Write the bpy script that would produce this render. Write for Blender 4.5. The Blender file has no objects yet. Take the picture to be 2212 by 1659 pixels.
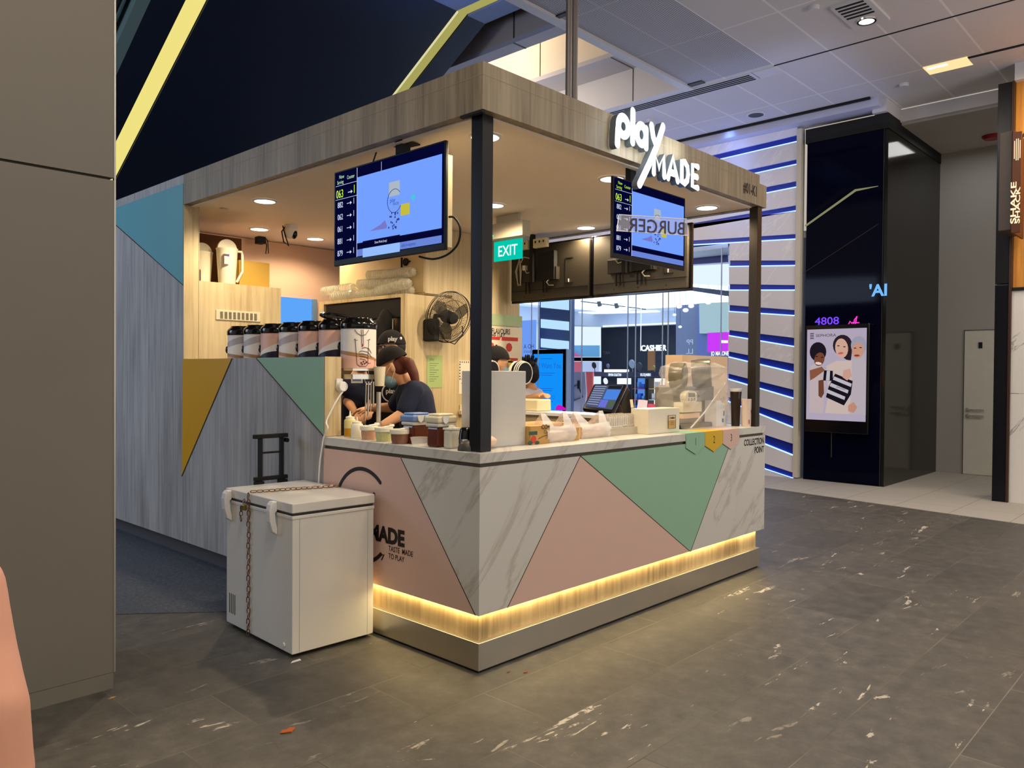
import bpy, math, random
from mathutils import Vector, Matrix
random.seed(7)
SC = bpy.context.scene
COL = SC.collection
# ------------------------------------------------------------------ camera
W, H, FPX = 2212.0, 1659.0, 1696.21
CAM = Vector((-2.73429, -2.79145, 1.5))
F = Vector((0.72781492, 0.68563401, -0.01383625))
R = Vector((0.68575612, -0.7277923, 0.00754365))
U = Vector((0.00489774, 0.01497867, 0.99987582))
cd = bpy.data.cameras.new('camera'); cam = bpy.data.objects.new('camera', cd); COL.objects.link(cam)
cd.sensor_width = 36; cd.lens = FPX / W * 36; cd.clip_start = 0.01; cd.clip_end = 200
m = Matrix((R, U, -F)).transposed().to_4x4(); m.translation = CAM; cam.matrix_world = m
SC.camera = cam
# ------------------------------------------------------------------ world, exposure
wd = bpy.data.worlds.new('world'); SC.world = wd; wd.use_nodes = True
wd.node_tree.nodes['Background'].inputs[0].default_value = (1.0, 0.90, 0.79, 1)
wd.node_tree.nodes['Background'].inputs[1].default_value = 0.52
vs = SC.view_settings; vs.view_transform = 'Standard'; vs.look = 'None'; vs.gamma = 1; vs.exposure = 0.0; vs.use_curve_mapping = False

def area(loc, size, power, col, target=None, sy=None, rot=None, spread=None):
    l = bpy.data.lights.new('area_light', 'AREA'); l.energy = power; l.color = col; l.size = size
    if sy: l.shape = 'RECTANGLE'; l.size_y = sy
    if spread: l.spread = spread
    o = bpy.data.objects.new('area_light', l); COL.objects.link(o); o.location = loc
    if target is not None: o.rotation_euler = (Vector(target) - Vector(loc)).to_track_quat('-Z', 'Y').to_euler()
    if rot: o.rotation_euler = rot
    return o
def spot(loc, power, col, ang=120, blend=0.7, size=0.05):
    l = bpy.data.lights.new('spot_light', 'SPOT'); l.energy = power; l.color = col; l.spot_size = math.radians(ang); l.spot_blend = blend; l.shadow_soft_size = size
    o = bpy.data.objects.new('spot_light', l); COL.objects.link(o); o.location = loc; return o
# mall ceiling lights (recessed fittings in the big ceiling)
WARMW = (1.0, 0.90, 0.76)
for x, y in ((1.6, -3.6), (-2.4, -3.4), (4.6, -2.6), (-1.0, -6.0), (5.6, 0.2), (-1.5, -1.3)):
    area((x, y, 5.12), 0.7, 64 if y == -1.3 else 44, WARMW, rot=(0, 0, 0))
area((7.0, -2.2, 5.1), 1.6, 30, (0.95, 0.88, 0.85), rot=(0, 0, 0))
# cool light that fills the atrium near the shop front
area((7.3, 3.2, 4.9), 3.0, 11, (0.42, 0.52, 1.0), rot=(math.radians(180), 0, 0), sy=5.0)
area((7.9, 4.6, 2.6), 4.0, 30, (0.45, 0.6, 1.0), target=(3, 4.6, 1.0), sy=2.5)
# shop interior light, then added fills for shop, mall ceiling and corridor
area((13.5, 8.5, 3.44), 7.0, 300, (0.72, 0.85, 1.0), rot=(0, 0, 0), sy=7.0)
area((13.5, 8.5, 0.3), 7.0, 420, (0.66, 0.80, 1.0), rot=(math.radians(180), 0, 0), sy=7.0)  # uplight added near the floor to brighten the shop ceiling
area((4.8, -6.5, 1.8), 2.5, 110, (0.92, 0.94, 1.0), target=(5.8, -0.6, 5.2))  # unseen uplight added outside the view to brighten the mall ceiling
area((9.3, -1.8, 2.2), 1.0, 9, (1.0, 0.95, 0.88), target=(10.8, 0.3, 1.0))  # low fill added to lift the corridor wall and door
# corridor and far left
area((9.8, 0.2, 4.9), 0.8, 7, (0.95, 0.93, 0.9), rot=(0, 0, 0))
area((-3.6, 6.0, 3.2), 2.0, 90, (0.55, 0.72, 1.0), target=(0, 4.6, 0.8), sy=2.5)
# the cool far left light is an added fill over the tall left wall
# cove above the kiosk
area((5.0, 6.0, 5.75), 0.25, 60, (1.0, 0.83, 0.62), target=(5.7, 6.0, 5.75), sy=5.0)
# under-counter LED strips
area((1.53, 0.011, 0.281), 3.03, 6.0, (1.0, 0.76, 0.34), rot=(0, 0, 0), sy=0.012)
area((0.011, 0.70, 0.281), 0.012, 2.8, (1.0, 0.76, 0.34), rot=(0, 0, 0), sy=1.34)
# kiosk soffit downlights
DL = [(0.349, 0.333), (1.647, 1.549), (0.374, 2.771), (1.586, 3.963), (0.95, 3.9), (1.579, 0.362), (2.864, 1.583), (2.816, 0.346)]
for x, y in DL:
    spot((x, y, 2.78), 62 if y < 3.5 else 28, (1.0, 0.78, 0.50), 160, 0.5, 0.05)

# ------------------------------------------------------------------ helpers
def ray(px, py): return F + R * ((px - W / 2) / FPX) - U * ((py - H / 2) / FPX)
def at(px, py, ax, v):
    d = ray(px, py); i = 'xyz'.index(ax); return CAM + d * ((v - CAM[i]) / d[i])
def pt(px, py, depth): return CAM + ray(px, py) * depth
def link(o): COL.objects.link(o); return o
def tag(o, label, cat, group=None):
    o['label'] = label; o['category'] = cat
    if group: o['group'] = group
    return o
def thing(name, label, cat, loc=(0, 0, 0), group=None):
    o = link(bpy.data.objects.new(name, None)); o.location = loc; o.empty_display_size = 0.05
    return tag(o, label, cat, group)
def struct(o): o['kind'] = 'structure'; return o
def wloc(o):
    v = Vector((0, 0, 0))
    while o: v += o.location; o = o.parent
    return v
def copytree(o, parent=None):
    c = o.copy(); link(c); c.parent = parent
    for ch in list(o.children): copytree(ch, c)
    return c

# ------------------------------------------------------------------ materials
MATS = {}
def srgb(c): return tuple(((v / 255) / 12.92 if v / 255 <= 0.04045 else ((v / 255 + 0.055) / 1.055) ** 2.4) for v in c)
def mat(name, rgb, rough=0.5, metal=0.0, emit=0.0, trans=0.0, alpha=1.0, noise=0.06, nscale=6.0, ior=1.45, spec=None):
    if name in MATS: return MATS[name]
    mt = bpy.data.materials.new(name); mt.use_nodes = True; nt = mt.node_tree; b = nt.nodes['Principled BSDF']
    c = srgb(rgb)
    b.inputs['Roughness'].default_value = rough; b.inputs['Metallic'].default_value = metal
    b.inputs['Transmission Weight'].default_value = trans; b.inputs['Alpha'].default_value = alpha; b.inputs['IOR'].default_value = ior
    if spec is not None: b.inputs['Specular IOR Level'].default_value = spec
    if noise and not emit:
        tc = nt.nodes.new('ShaderNodeTexCoord'); n = nt.nodes.new('ShaderNodeTexNoise'); n.inputs['Scale'].default_value = nscale; n.inputs['Detail'].default_value = 4
        mx = nt.nodes.new('ShaderNodeMix'); mx.data_type = 'RGBA'
        nt.links.new(tc.outputs['Object'], n.inputs['Vector']); nt.links.new(n.outputs['Fac'], mx.inputs['Factor'])
        mx.inputs['A'].default_value = (*[v * (1 - noise) for v in c], 1); mx.inputs['B'].default_value = (*[min(1, v * (1 + noise)) for v in c], 1)
        nt.links.new(mx.outputs['Result'], b.inputs['Base Color'])
    else: b.inputs['Base Color'].default_value = (*c, 1)
    if emit:
        b.inputs['Emission Color'].default_value = (*c, 1); b.inputs['Emission Strength'].default_value = emit
    MATS[name] = mt; return mt
def emis(name, rgb, s=1.0):
    if name in MATS: return MATS[name]
    mt = bpy.data.materials.new(name); mt.use_nodes = True; nt = mt.node_tree; nt.nodes.remove(nt.nodes['Principled BSDF'])
    e = nt.nodes.new('ShaderNodeEmission'); e.inputs[0].default_value = (*srgb(rgb), 1); e.inputs[1].default_value = s
    nt.links.new(e.outputs[0], nt.nodes['Material Output'].inputs[0]); MATS[name] = mt; return mt
def N(nt, t, **kw):
    n = nt.nodes.new('ShaderNode' + t)
    for k, v in kw.items(): n.inputs[k.replace('_', ' ')].default_value = v
    return n
def ramp(nt, pts):
    r = nt.nodes.new('ShaderNodeValToRGB'); e = r.color_ramp.elements
    while len(e) > 1: e.remove(e[-1])
    e[0].position = pts[0][0]; e[0].color = (*srgb(pts[0][1]), 1)
    for p, c in pts[1:]:
        k = e.new(p); k.color = (*srgb(c), 1)
    return r
def woodmat(name, a, b_, c, rough=0.55):
    mt = bpy.data.materials.new(name); mt.use_nodes = True; nt = mt.node_tree; b = nt.nodes['Principled BSDF']; b.inputs['Roughness'].default_value = rough
    g = nt.nodes.new('ShaderNodeNewGeometry'); mp = N(nt, 'Mapping'); mp.inputs['Scale'].default_value = (30, 30, 1.3)
    nt.links.new(g.outputs['Position'], mp.inputs['Vector'])
    n1 = N(nt, 'TexNoise', Scale=1.0, Detail=6.0, Roughness=0.65); nt.links.new(mp.outputs[0], n1.inputs['Vector'])
    mp2 = N(nt, 'Mapping'); mp2.inputs['Scale'].default_value = (4, 4, 0.7); nt.links.new(g.outputs['Position'], mp2.inputs['Vector'])
    n2 = N(nt, 'TexNoise', Scale=1.0, Detail=3.0); nt.links.new(mp2.outputs[0], n2.inputs['Vector'])
    ad = nt.nodes.new('ShaderNodeMath'); ad.operation = 'MULTIPLY_ADD'; ad.inputs[1].default_value = 0.45
    nt.links.new(n2.outputs['Fac'], ad.inputs[0]); 
    m2 = nt.nodes.new('ShaderNodeMath'); m2.operation = 'MULTIPLY'; m2.inputs[1].default_value = 0.52; nt.links.new(n1.outputs['Fac'], m2.inputs[0]); nt.links.new(m2.outputs[0], ad.inputs[2])
    r = ramp(nt, [(0.34, a), (0.48, b_), (0.62, c)]); nt.links.new(ad.outputs[0], r.inputs[0]); nt.links.new(r.outputs[0], b.inputs['Base Color'])
    MATS[name] = mt; return mt
def marblemat(name, base, vein, scale=1.0, rough=0.3, thr=0.5, width=0.03, axis=(0.6, 0.6, 1.0)):
    mt = bpy.data.materials.new(name); mt.use_nodes = True; nt = mt.node_tree; b = nt.nodes['Principled BSDF']; b.inputs['Roughness'].default_value = rough
    g = nt.nodes.new('ShaderNodeNewGeometry'); cx = nt.nodes.new('ShaderNodeCombineXYZ')
    for i_, (dv, k_) in enumerate((((1, -1, -1), 2.3 * scale), ((1, -1, 1), 0.55 * scale))):
        dn = nt.nodes.new('ShaderNodeVectorMath'); dn.operation = 'DOT_PRODUCT'; dn.inputs[1].default_value = [q * k_ for q in dv]; nt.links.new(g.outputs['Position'], dn.inputs[0]); nt.links.new(dn.outputs['Value'], cx.inputs[i_])
    n1 = N(nt, 'TexNoise', Scale=1.0, Detail=8.0, Roughness=0.6, Distortion=0.5); nt.links.new(cx.outputs[0], n1.inputs['Vector'])
    s = nt.nodes.new('ShaderNodeMath'); s.operation = 'SUBTRACT'; s.inputs[1].default_value = thr; nt.links.new(n1.outputs['Fac'], s.inputs[0])
    a = nt.nodes.new('ShaderNodeMath'); a.operation = 'ABSOLUTE'; nt.links.new(s.outputs[0], a.inputs[0])
    mid = tuple((p + q) // 2 for p, q in zip(base, vein))
    r = ramp(nt, [(0.0, vein), (width * 0.5, mid), (width * 1.6, base)]); nt.links.new(a.outputs[0], r.inputs[0])
    nt.links.new(r.outputs[0], b.inputs['Base Color']); MATS[name] = mt; return mt

WOODK = woodmat('pale_oak_laminate', (104, 91, 72), (138, 123, 99), (160, 145, 120))
WOODG = woodmat('grey_oak_laminate', (128, 124, 122), (160, 157, 155), (184, 181, 178))
WOODI = woodmat('light_oak_laminate', (176, 154, 112), (208, 188, 146), (224, 206, 166))
MARB = marblemat('counter_marble', (204, 200, 190), (180, 173, 162), 1.0, 0.35, 0.53, 0.022)
MARBW = marblemat('white_wall_marble', (225, 220, 214), (150, 145, 142), 0.5, 0.2, 0.5, 0.008)
PINK = mat('pink_laminate', (214, 178, 162), 0.45, noise=0.02)
MINT = mat('mint_laminate', (142, 182, 152), 0.45, noise=0.02)
TEAL = mat('turquoise_laminate', (98, 162, 172), 0.45, noise=0.02)
MUST = mat('mustard_laminate', (216, 158, 14), 0.45, noise=0.02)
YEL = mat('yellow_sign', (216, 172, 20), 0.45, noise=0.02)
BLACK = mat('black_paint', (14, 14, 15), 0.45)
BLACKM = mat('black_matte', (20, 20, 21), 0.8)
BLACKG = mat('black_gloss_plastic', (10, 9, 12), 0.12)
BRONZE = mat('dark_bronze_post', (38, 32, 26), 0.4, 0.4)
STEEL = mat('brushed_steel', (206, 200, 188), 0.36, 1.0, noise=0.05)
CHROME = mat('chrome', (210, 208, 204), 0.12, 1.0)
DGREY = mat('dark_grey', (58, 56, 54), 0.55)
LINE = mat('dark_joint', (60, 44, 34), 0.7)
SOFF = mat('soffit_paint', (236, 222, 204), 0.7, noise=0.02)
CREAM = mat('cream_plastic', (226, 216, 186), 0.45)
WHITE = mat('white_plastic', (232, 230, 226), 0.4, noise=0.02)
FRIDGE = mat('white_enamel', (226, 222, 214), 0.28, noise=0.02)
GREYW = mat('grey_white_panel', (206, 200, 190), 0.5, noise=0.02)
GLASS = mat('clear_glass', (240, 246, 250), 0.02, trans=1.0, noise=0, ior=1.02, spec=0.3)
CLEARP = mat('clear_plastic', (245, 244, 236), 0.18, alpha=0.38, noise=0)
FROST = mat('frosted_plastic', (232, 226, 206), 0.35, alpha=0.72, noise=0)
MILK = mat('milky_plastic', (238, 232, 210), 0.4, noise=0.02)
CARD = mat('cardboard', (196, 152, 84), 0.75)
CARDD = mat('dark_cardboard', (92, 52, 20), 0.8)
CARDB = mat('beige_cardboard', (206, 176, 144), 0.7)
SKIN = mat('skin', (214, 160, 120), 0.55, noise=0.04)
NAVY = mat('navy_fabric', (24, 32, 58), 0.9)
BLKF = mat('black_fabric', (14, 13, 15), 0.92)
INK = mat('black_lettering', (18, 12, 12), 0.6)

# ------------------------------------------------------------------ mesh builder
class MB:
    def __init__(s): s.v = []; s.f = []; s.mi = []
    def add(s, vs, fs, mi=0):
        o = len(s.v); s.v += [Vector(p) for p in vs]
        for f in fs: s.f.append([o + i for i in f]); s.mi.append(mi)
        return s
    def box(s, x0, x1, y0, y1, z0, z1, mi=0):
        return s.add([(x, y, z) for x in (x0, x1) for y in (y0, y1) for z in (z0, z1)],
                     [(0, 1, 3, 2), (4, 6, 7, 5), (0, 4, 5, 1), (2, 3, 7, 6), (0, 2, 6, 4), (1, 5, 7, 3)], mi)
    def quad(s, a, b, c, d, mi=0): return s.add([a, b, c, d], [(0, 1, 2, 3)], mi)
    def prism(s, poly, ext, mi=0):
        # poly: list of 3D points (planar), ext: extrusion vector
        n = len(poly); e = Vector(ext); P = [Vector(p) for p in poly]
        fs = [tuple(range(n - 1, -1, -1)), tuple(range(n, 2 * n))] + [(i, (i + 1) % n, n + (i + 1) % n, n + i) for i in range(n)]
        return s.add(P + [p + e for p in P], fs, mi)
    def cyl(s, p0, p1, r0, r1=None, seg=20, mi=0, caps=True):
        p0 = Vector(p0); p1 = Vector(p1); r1 = r0 if r1 is None else r1
        d = (p1 - p0).normalized(); a = d.orthogonal().normalized(); b = d.cross(a)
        vs = []
        for p, r in ((p0, r0), (p1, r1)):
            for i in range(seg):
                t = 2 * math.pi * i / seg; vs.append(p + (a * math.cos(t) + b * math.sin(t)) * r)
        fs = [(i, (i + 1) % seg, seg + (i + 1) % seg, seg + i) for i in range(seg)]
        if caps: fs += [tuple(range(seg - 1, -1, -1)), tuple(range(seg, 2 * seg))]
        return s.add(vs, fs, mi)
    def lathe(s, c, prof, seg=28, mi=0, axis=(0, 0, 1), close=False):
        # prof: list of (radius, height)
        c = Vector(c); d = Vector(axis).normalized(); a = d.orthogonal().normalized() if abs(d.z) < 0.99 else Vector((1, 0, 0)); b = d.cross(a)
        vs = []; fs = []
        for r, h in prof:
            for i in range(seg):
                t = 2 * math.pi * i / seg; vs.append(c + d * h + (a * math.cos(t) + b * math.sin(t)) * max(r, 1e-4))
        n = len(prof)
        for k in range(n - 1):
            for i in range(seg): fs.append((k * seg + i, k * seg + (i + 1) % seg, (k + 1) * seg + (i + 1) % seg, (k + 1) * seg + i))
        if close: fs.append(tuple(range(seg - 1, -1, -1))); fs.append(tuple((n - 1) * seg + i for i in range(seg)))
        return s.add(vs, fs, mi)
    def tube(s, pts, r, seg=8, mi=0, closed=False):
        P = [Vector(p) for p in pts]; n = len(P); vs = []; fs = []
        up = None
        for i, p in enumerate(P):
            if closed: d = (P[(i + 1) % n] - P[i - 1]).normalized()
            else: d = (P[min(i + 1, n - 1)] - P[max(i - 1, 0)]).normalized()
            if up is None: a = d.orthogonal().normalized()
            else:
                a = (up - d * up.dot(d)); a = a.normalized() if a.length > 1e-5 else d.orthogonal().normalized()
            up = a; b = d.cross(a); rr = r[i] if isinstance(r, (list, tuple)) else r
            for k in range(seg):
                t = 2 * math.pi * k / seg; vs.append(p + (a * math.cos(t) + b * math.sin(t)) * rr)
        m_ = n if closed else n - 1
        for i in range(m_):
            j = (i + 1) % n
            for k in range(seg): fs.append((i * seg + k, i * seg + (k + 1) % seg, j * seg + (k + 1) % seg, j * seg + k))
        if not closed: fs += [tuple(range(seg - 1, -1, -1)), tuple((n - 1) * seg + k for k in range(seg))]
        return s.add(vs, fs, mi)
    def ell(s, c, rad, seg=20, rings=12, mi=0, rot=None):
        c = Vector(c); vs = []; fs = []
        for j in range(rings + 1):
            ph = math.pi * j / rings
            for i in range(seg):
                t = 2 * math.pi * i / seg
                v = Vector((rad[0] * math.sin(ph) * math.cos(t), rad[1] * math.sin(ph) * math.sin(t), rad[2] * math.cos(ph)))
                if rot: v = rot @ v
                vs.append(c + v)
        for j in range(rings):
            for i in range(seg): fs.append((j * seg + i, (j + 1) * seg + i, (j + 1) * seg + (i + 1) % seg, j * seg + (i + 1) % seg))
        return s.add(vs, fs, mi)
    def cap(s, p0, p1, r0, r1=None, mi=0):
        r1 = r0 if r1 is None else r1
        s.cyl(p0, p1, r0, r1, 16, mi); s.ell(p0, (r0,) * 3, 16, 8, mi); s.ell(p1, (r1,) * 3, 16, 8, mi); return s
    def text(s, txt, org, u, v, size, mi=0, bold=0.0, sx=1.0, ext=0.0, align='LEFT', mirror=False):
        # letters in the plane spanned by unit vectors u (reading direction) and v (up); n = u x v faces the reader
        cu = bpy.data.curves.new('t', 'FONT'); cu.body = txt; cu.size = size; cu.offset = bold; cu.align_x = align; cu.resolution_u = 3; cu.extrude = ext
        o = bpy.data.objects.new('t', cu); COL.objects.link(o)
        me = bpy.data.meshes.new_from_object(o.evaluated_get(bpy.context.evaluated_depsgraph_get()))
        u = Vector(u).normalized(); v = Vector(v).normalized(); n = u.cross(v); org = Vector(org)
        if mirror: u = -u
        s.add([org + u * (q.co.x * sx) + v * q.co.y + n * (q.co.z + ext) for q in me.vertices], [tuple(p.vertices) for p in me.polygons], mi)
        bpy.data.objects.remove(o); bpy.data.meshes.remove(me); bpy.data.curves.remove(cu); return s
    def ribbon(s, pts, w, fr, d0, d1, mi=0, side=None, closed=False, capn=6):
        # stroke of width w in a plane; fr = (origin, u, v, n); pts 2D; from depth d0 to d1 along n
        side = mi if side is None else side
        O, u, v, n = fr; P = [Vector((a, b)) for a, b in pts]; m_ = len(P); L = []; Rr = []
        for i, p in enumerate(P):
            if closed: d = (P[(i + 1) % m_] - P[i - 1])
            else: d = (P[min(i + 1, m_ - 1)] - P[max(i - 1, 0)])
            d.normalize(); q = Vector((-d.y, d.x)) * w / 2; L.append(p + q); Rr.append(p - q)
        def T(p, d): return O + u * p.x + v * p.y + n * d
        if closed:
            for A in range(m_):
                B = (A + 1) % m_
                s.add([T(L[A], d1), T(L[B], d1), T(Rr[B], d1), T(Rr[A], d1)], [(0, 1, 2, 3)], mi)
                s.add([T(L[A], d0), T(L[B], d0), T(L[B], d1), T(L[A], d1)], [(0, 1, 2, 3)], side)
                s.add([T(Rr[A], d0), T(Rr[B], d0), T(Rr[B], d1), T(Rr[A], d1)], [(0, 1, 2, 3)], side)
            return s
        def capp(c, a, b):
            a0 = math.atan2((a - c).y, (a - c).x); out = []
            for k in range(1, capn): t = a0 - math.pi * k / capn; out.append(c + Vector((math.cos(t), math.sin(t))) * w / 2)
            return out
        ring = L + capp(P[-1], L[-1], Rr[-1]) + Rr[::-1] + capp(P[0], Rr[0], L[0])
        for A in range(m_ - 1): s.add([T(L[A], d1), T(L[A + 1], d1), T(Rr[A + 1], d1), T(Rr[A], d1)], [(0, 1, 2, 3)], mi)
        s.add([T(q, d1) for q in [L[-1]] + capp(P[-1], L[-1], Rr[-1]) + [Rr[-1]]], [tuple(range(capn + 1))], mi)
        s.add([T(q, d1) for q in [Rr[0]] + capp(P[0], Rr[0], L[0]) + [L[0]]], [tuple(range(capn + 1))], mi)
        k = len(ring)
        s.add([T(q, d0) for q in ring] + [T(q, d1) for q in ring], [(i, (i + 1) % k, k + (i + 1) % k, k + i) for i in range(k)], side)
        return s
    def build(s, name, mats, parent=None, bevel=0.0, smooth=False, remesh=0.0, world=True):
        if not isinstance(mats, (list, tuple)): mats = [mats]
        sh = wloc(parent) if (parent and world) else Vector((0, 0, 0))
        me = bpy.data.meshes.new(name)
        me.from_pydata([tuple(p - sh) for p in s.v], [], s.f)
        for q in mats: me.materials.append(q)
        for p, k in zip(me.polygons, s.mi): p.material_index = min(k, len(mats) - 1)
        me.validate(); me.update()
        o = link(bpy.data.objects.new(name, me)); o.parent = parent
        if smooth and not bevel:
            for p in me.polygons: p.use_smooth = True
            if not remesh:
                try: me.set_sharp_from_angle(angle=math.radians(40))
                except Exception: pass
        if bevel:
            b = o.modifiers.new('bevel', 'BEVEL'); b.width = bevel; b.segments = 2; b.limit_method = 'ANGLE'; b.angle_limit = math.radians(50)
        if remesh:
            r = o.modifiers.new('remesh', 'REMESH'); r.mode = 'VOXEL'; r.voxel_size = remesh; r.use_smooth_shade = True
            sm = o.modifiers.new('smooth', 'SMOOTH'); sm.factor = 0.6; sm.iterations = 5
        return o
def cr(P, n=6):
    P = [Vector(p) for p in P]; Q = [P[0]] + P + [P[-1]]; o = []
    for i in range(1, len(Q) - 2):
        a, b, c, d = Q[i - 1:i + 3]
        for k in range(n):
            t = k / n; o.append(.5 * ((2 * b) + (c - a) * t + (2 * a - 5 * b + 4 * c - d) * t * t + (3 * b - a - 3 * c + d) * t ** 3))
    return o + [P[-1]]
def one(name, label, cat, mb, mats, group=None, **kw):
    # a thing that is a single mesh; its origin stays at the world origin
    return tag(mb.build(name, mats, None, **kw), label, cat, group)
X, Y, Z = Vector((1, 0, 0)), Vector((0, 1, 0)), Vector((0, 0, 1))
RU, RV = -Y, Z      # reading direction on walls that face -x
# ================================================================== SETTING
def floormat():
    mt = bpy.data.materials.new('slate_tiles'); mt.use_nodes = True; nt = mt.node_tree; b = nt.nodes['Principled BSDF']
    g = nt.nodes.new('ShaderNodeNewGeometry')
    mp = N(nt, 'Mapping'); mp.inputs['Location'].default_value = (0.155, -0.25 + 0.444, 0); nt.links.new(g.outputs['Position'], mp.inputs['Vector'])
    br = N(nt, 'TexBrick', Scale=1.0, Mortar_Size=0.0024, Mortar_Smooth=0.2, Brick_Width=0.9, Row_Height=0.444, Bias=0.0); br.offset = 0.36; br.offset_frequency = 2
    br.inputs['Color1'].default_value = (0, 0, 0, 1); br.inputs['Color2'].default_value = (1, 1, 1, 1); br.inputs['Mortar'].default_value = (0.5, 0.5, 0.5, 1)
    nt.links.new(mp.outputs[0], br.inputs['Vector'])
    # base tone: fine noise plus a per-tile tone
    n1 = N(nt, 'TexNoise', Scale=9.0, Detail=8.0, Roughness=0.7); nt.links.new(g.outputs['Position'], n1.inputs['Vector'])
    r1 = ramp(nt, [(0.3, (70, 67, 62)), (0.55, (92, 88, 81)), (0.75, (112, 107, 98))]); nt.links.new(n1.outputs['Fac'], r1.inputs[0])
    tone = nt.nodes.new('ShaderNodeMapRange'); tone.inputs['To Min'].default_value = 0.82; tone.inputs['To Max'].default_value = 1.12; nt.links.new(br.outputs['Color'], tone.inputs['Value'])
    hs = nt.nodes.new('ShaderNodeHueSaturation'); nt.links.new(r1.outputs[0], hs.inputs['Color']); nt.links.new(tone.outputs[0], hs.inputs['Value'])
    # white mineral veins: short streaks
    mv = N(nt, 'Mapping'); mv.inputs['Scale'].default_value = (0.8, 4.2, 1); mv.inputs['Rotation'].default_value = (0, 0, math.radians(30)); nt.links.new(g.outputs['Position'], mv.inputs['Vector'])
    n2 = N(nt, 'TexNoise', Scale=2.6, Detail=7.0, Roughness=0.62, Distortion=0.9); nt.links.new(mv.outputs[0], n2.inputs['Vector'])
    rv = ramp(nt, [(0.0, (0, 0, 0)), (0.628, (0, 0, 0)), (0.645, (255, 255, 255))]); nt.links.new(n2.outputs['Fac'], rv.inputs[0])
    n3 = N(nt, 'TexNoise', Scale=22.0, Detail=3.0); nt.links.new(g.outputs['Position'], n3.inputs['Vector'])
    r3 = ramp(nt, [(0.40, (0, 0, 0)), (0.52, (255, 255, 255))]); nt.links.new(n3.outputs['Fac'], r3.inputs[0])
    mu = nt.nodes.new('ShaderNodeMath'); mu.operation = 'MULTIPLY'; nt.links.new(rv.outputs[0], mu.inputs[0]); nt.links.new(r3.outputs[0], mu.inputs[1])
    tm = nt.nodes.new('ShaderNodeMapRange'); tm.inputs['From Min'].default_value = 0.35; tm.inputs['From Max'].default_value = 0.75; nt.links.new(br.outputs['Color'], tm.inputs['Value'])
    mu0 = mu; mu = nt.nodes.new('ShaderNodeMath'); mu.operation = 'MULTIPLY'; nt.links.new(mu0.outputs[0], mu.inputs[0]); nt.links.new(tm.outputs[0], mu.inputs[1])
    mx = nt.nodes.new('ShaderNodeMix'); mx.data_type = 'RGBA'; mx.inputs['B'].default_value = (*srgb((206, 196, 180)), 1)
    nt.links.new(mu.outputs[0], mx.inputs['Factor']); nt.links.new(hs.outputs[0], mx.inputs['A'])
    mj = nt.nodes.new('ShaderNodeMix'); mj.data_type = 'RGBA'; mj.inputs['B'].default_value = (*srgb((132, 124, 108)), 1)
    nj = N(nt, 'TexNoise', Scale=1.3, Detail=2.0); nt.links.new(g.outputs['Position'], nj.inputs['Vector'])
    rj = ramp(nt, [(0.35, (46, 42, 36)), (0.65, (132, 124, 108))]); nt.links.new(nj.outputs['Fac'], rj.inputs[0]); nt.links.new(rj.outputs[0], mj.inputs['B'])
    nt.links.new(br.outputs['Fac'], mj.inputs['Factor']); nt.links.new(mx.outputs['Result'], mj.inputs['A'])
    nt.links.new(mj.outputs['Result'], b.inputs['Base Color'])
    rr = nt.nodes.new('ShaderNodeMapRange'); rr.inputs['To Min'].default_value = 0.42; rr.inputs['To Max'].default_value = 0.62; nt.links.new(n1.outputs['Fac'], rr.inputs['Value']); nt.links.new(rr.outputs[0], b.inputs['Roughness'])
    bu = nt.nodes.new('ShaderNodeBump'); bu.inputs['Strength'].default_value = 0.25; bu.inputs['Distance'].default_value = 0.004; nt.links.new(n1.outputs['Fac'], bu.inputs['Height']); nt.links.new(bu.outputs[0], b.inputs['Normal'])
    return mt
def asphaltmat():
    mt = bpy.data.materials.new('rough_paving'); mt.use_nodes = True; nt = mt.node_tree; b = nt.nodes['Principled BSDF']; b.inputs['Roughness'].default_value = 0.55
    g = nt.nodes.new('ShaderNodeNewGeometry'); n1 = N(nt, 'TexNoise', Scale=60.0, Detail=6.0, Roughness=0.8); nt.links.new(g.outputs['Position'], n1.inputs['Vector'])
    r1 = ramp(nt, [(0.35, (60, 64, 72)), (0.55, (88, 93, 102)), (0.72, (140, 145, 150))]); nt.links.new(n1.outputs['Fac'], r1.inputs[0]); nt.links.new(r1.outputs[0], b.inputs['Base Color'])
    bu = nt.nodes.new('ShaderNodeBump'); bu.inputs['Strength'].default_value = 0.5; bu.inputs['Distance'].default_value = 0.01; nt.links.new(n1.outputs['Fac'], bu.inputs['Height']); nt.links.new(bu.outputs[0], b.inputs['Normal'])
    return mt
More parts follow.
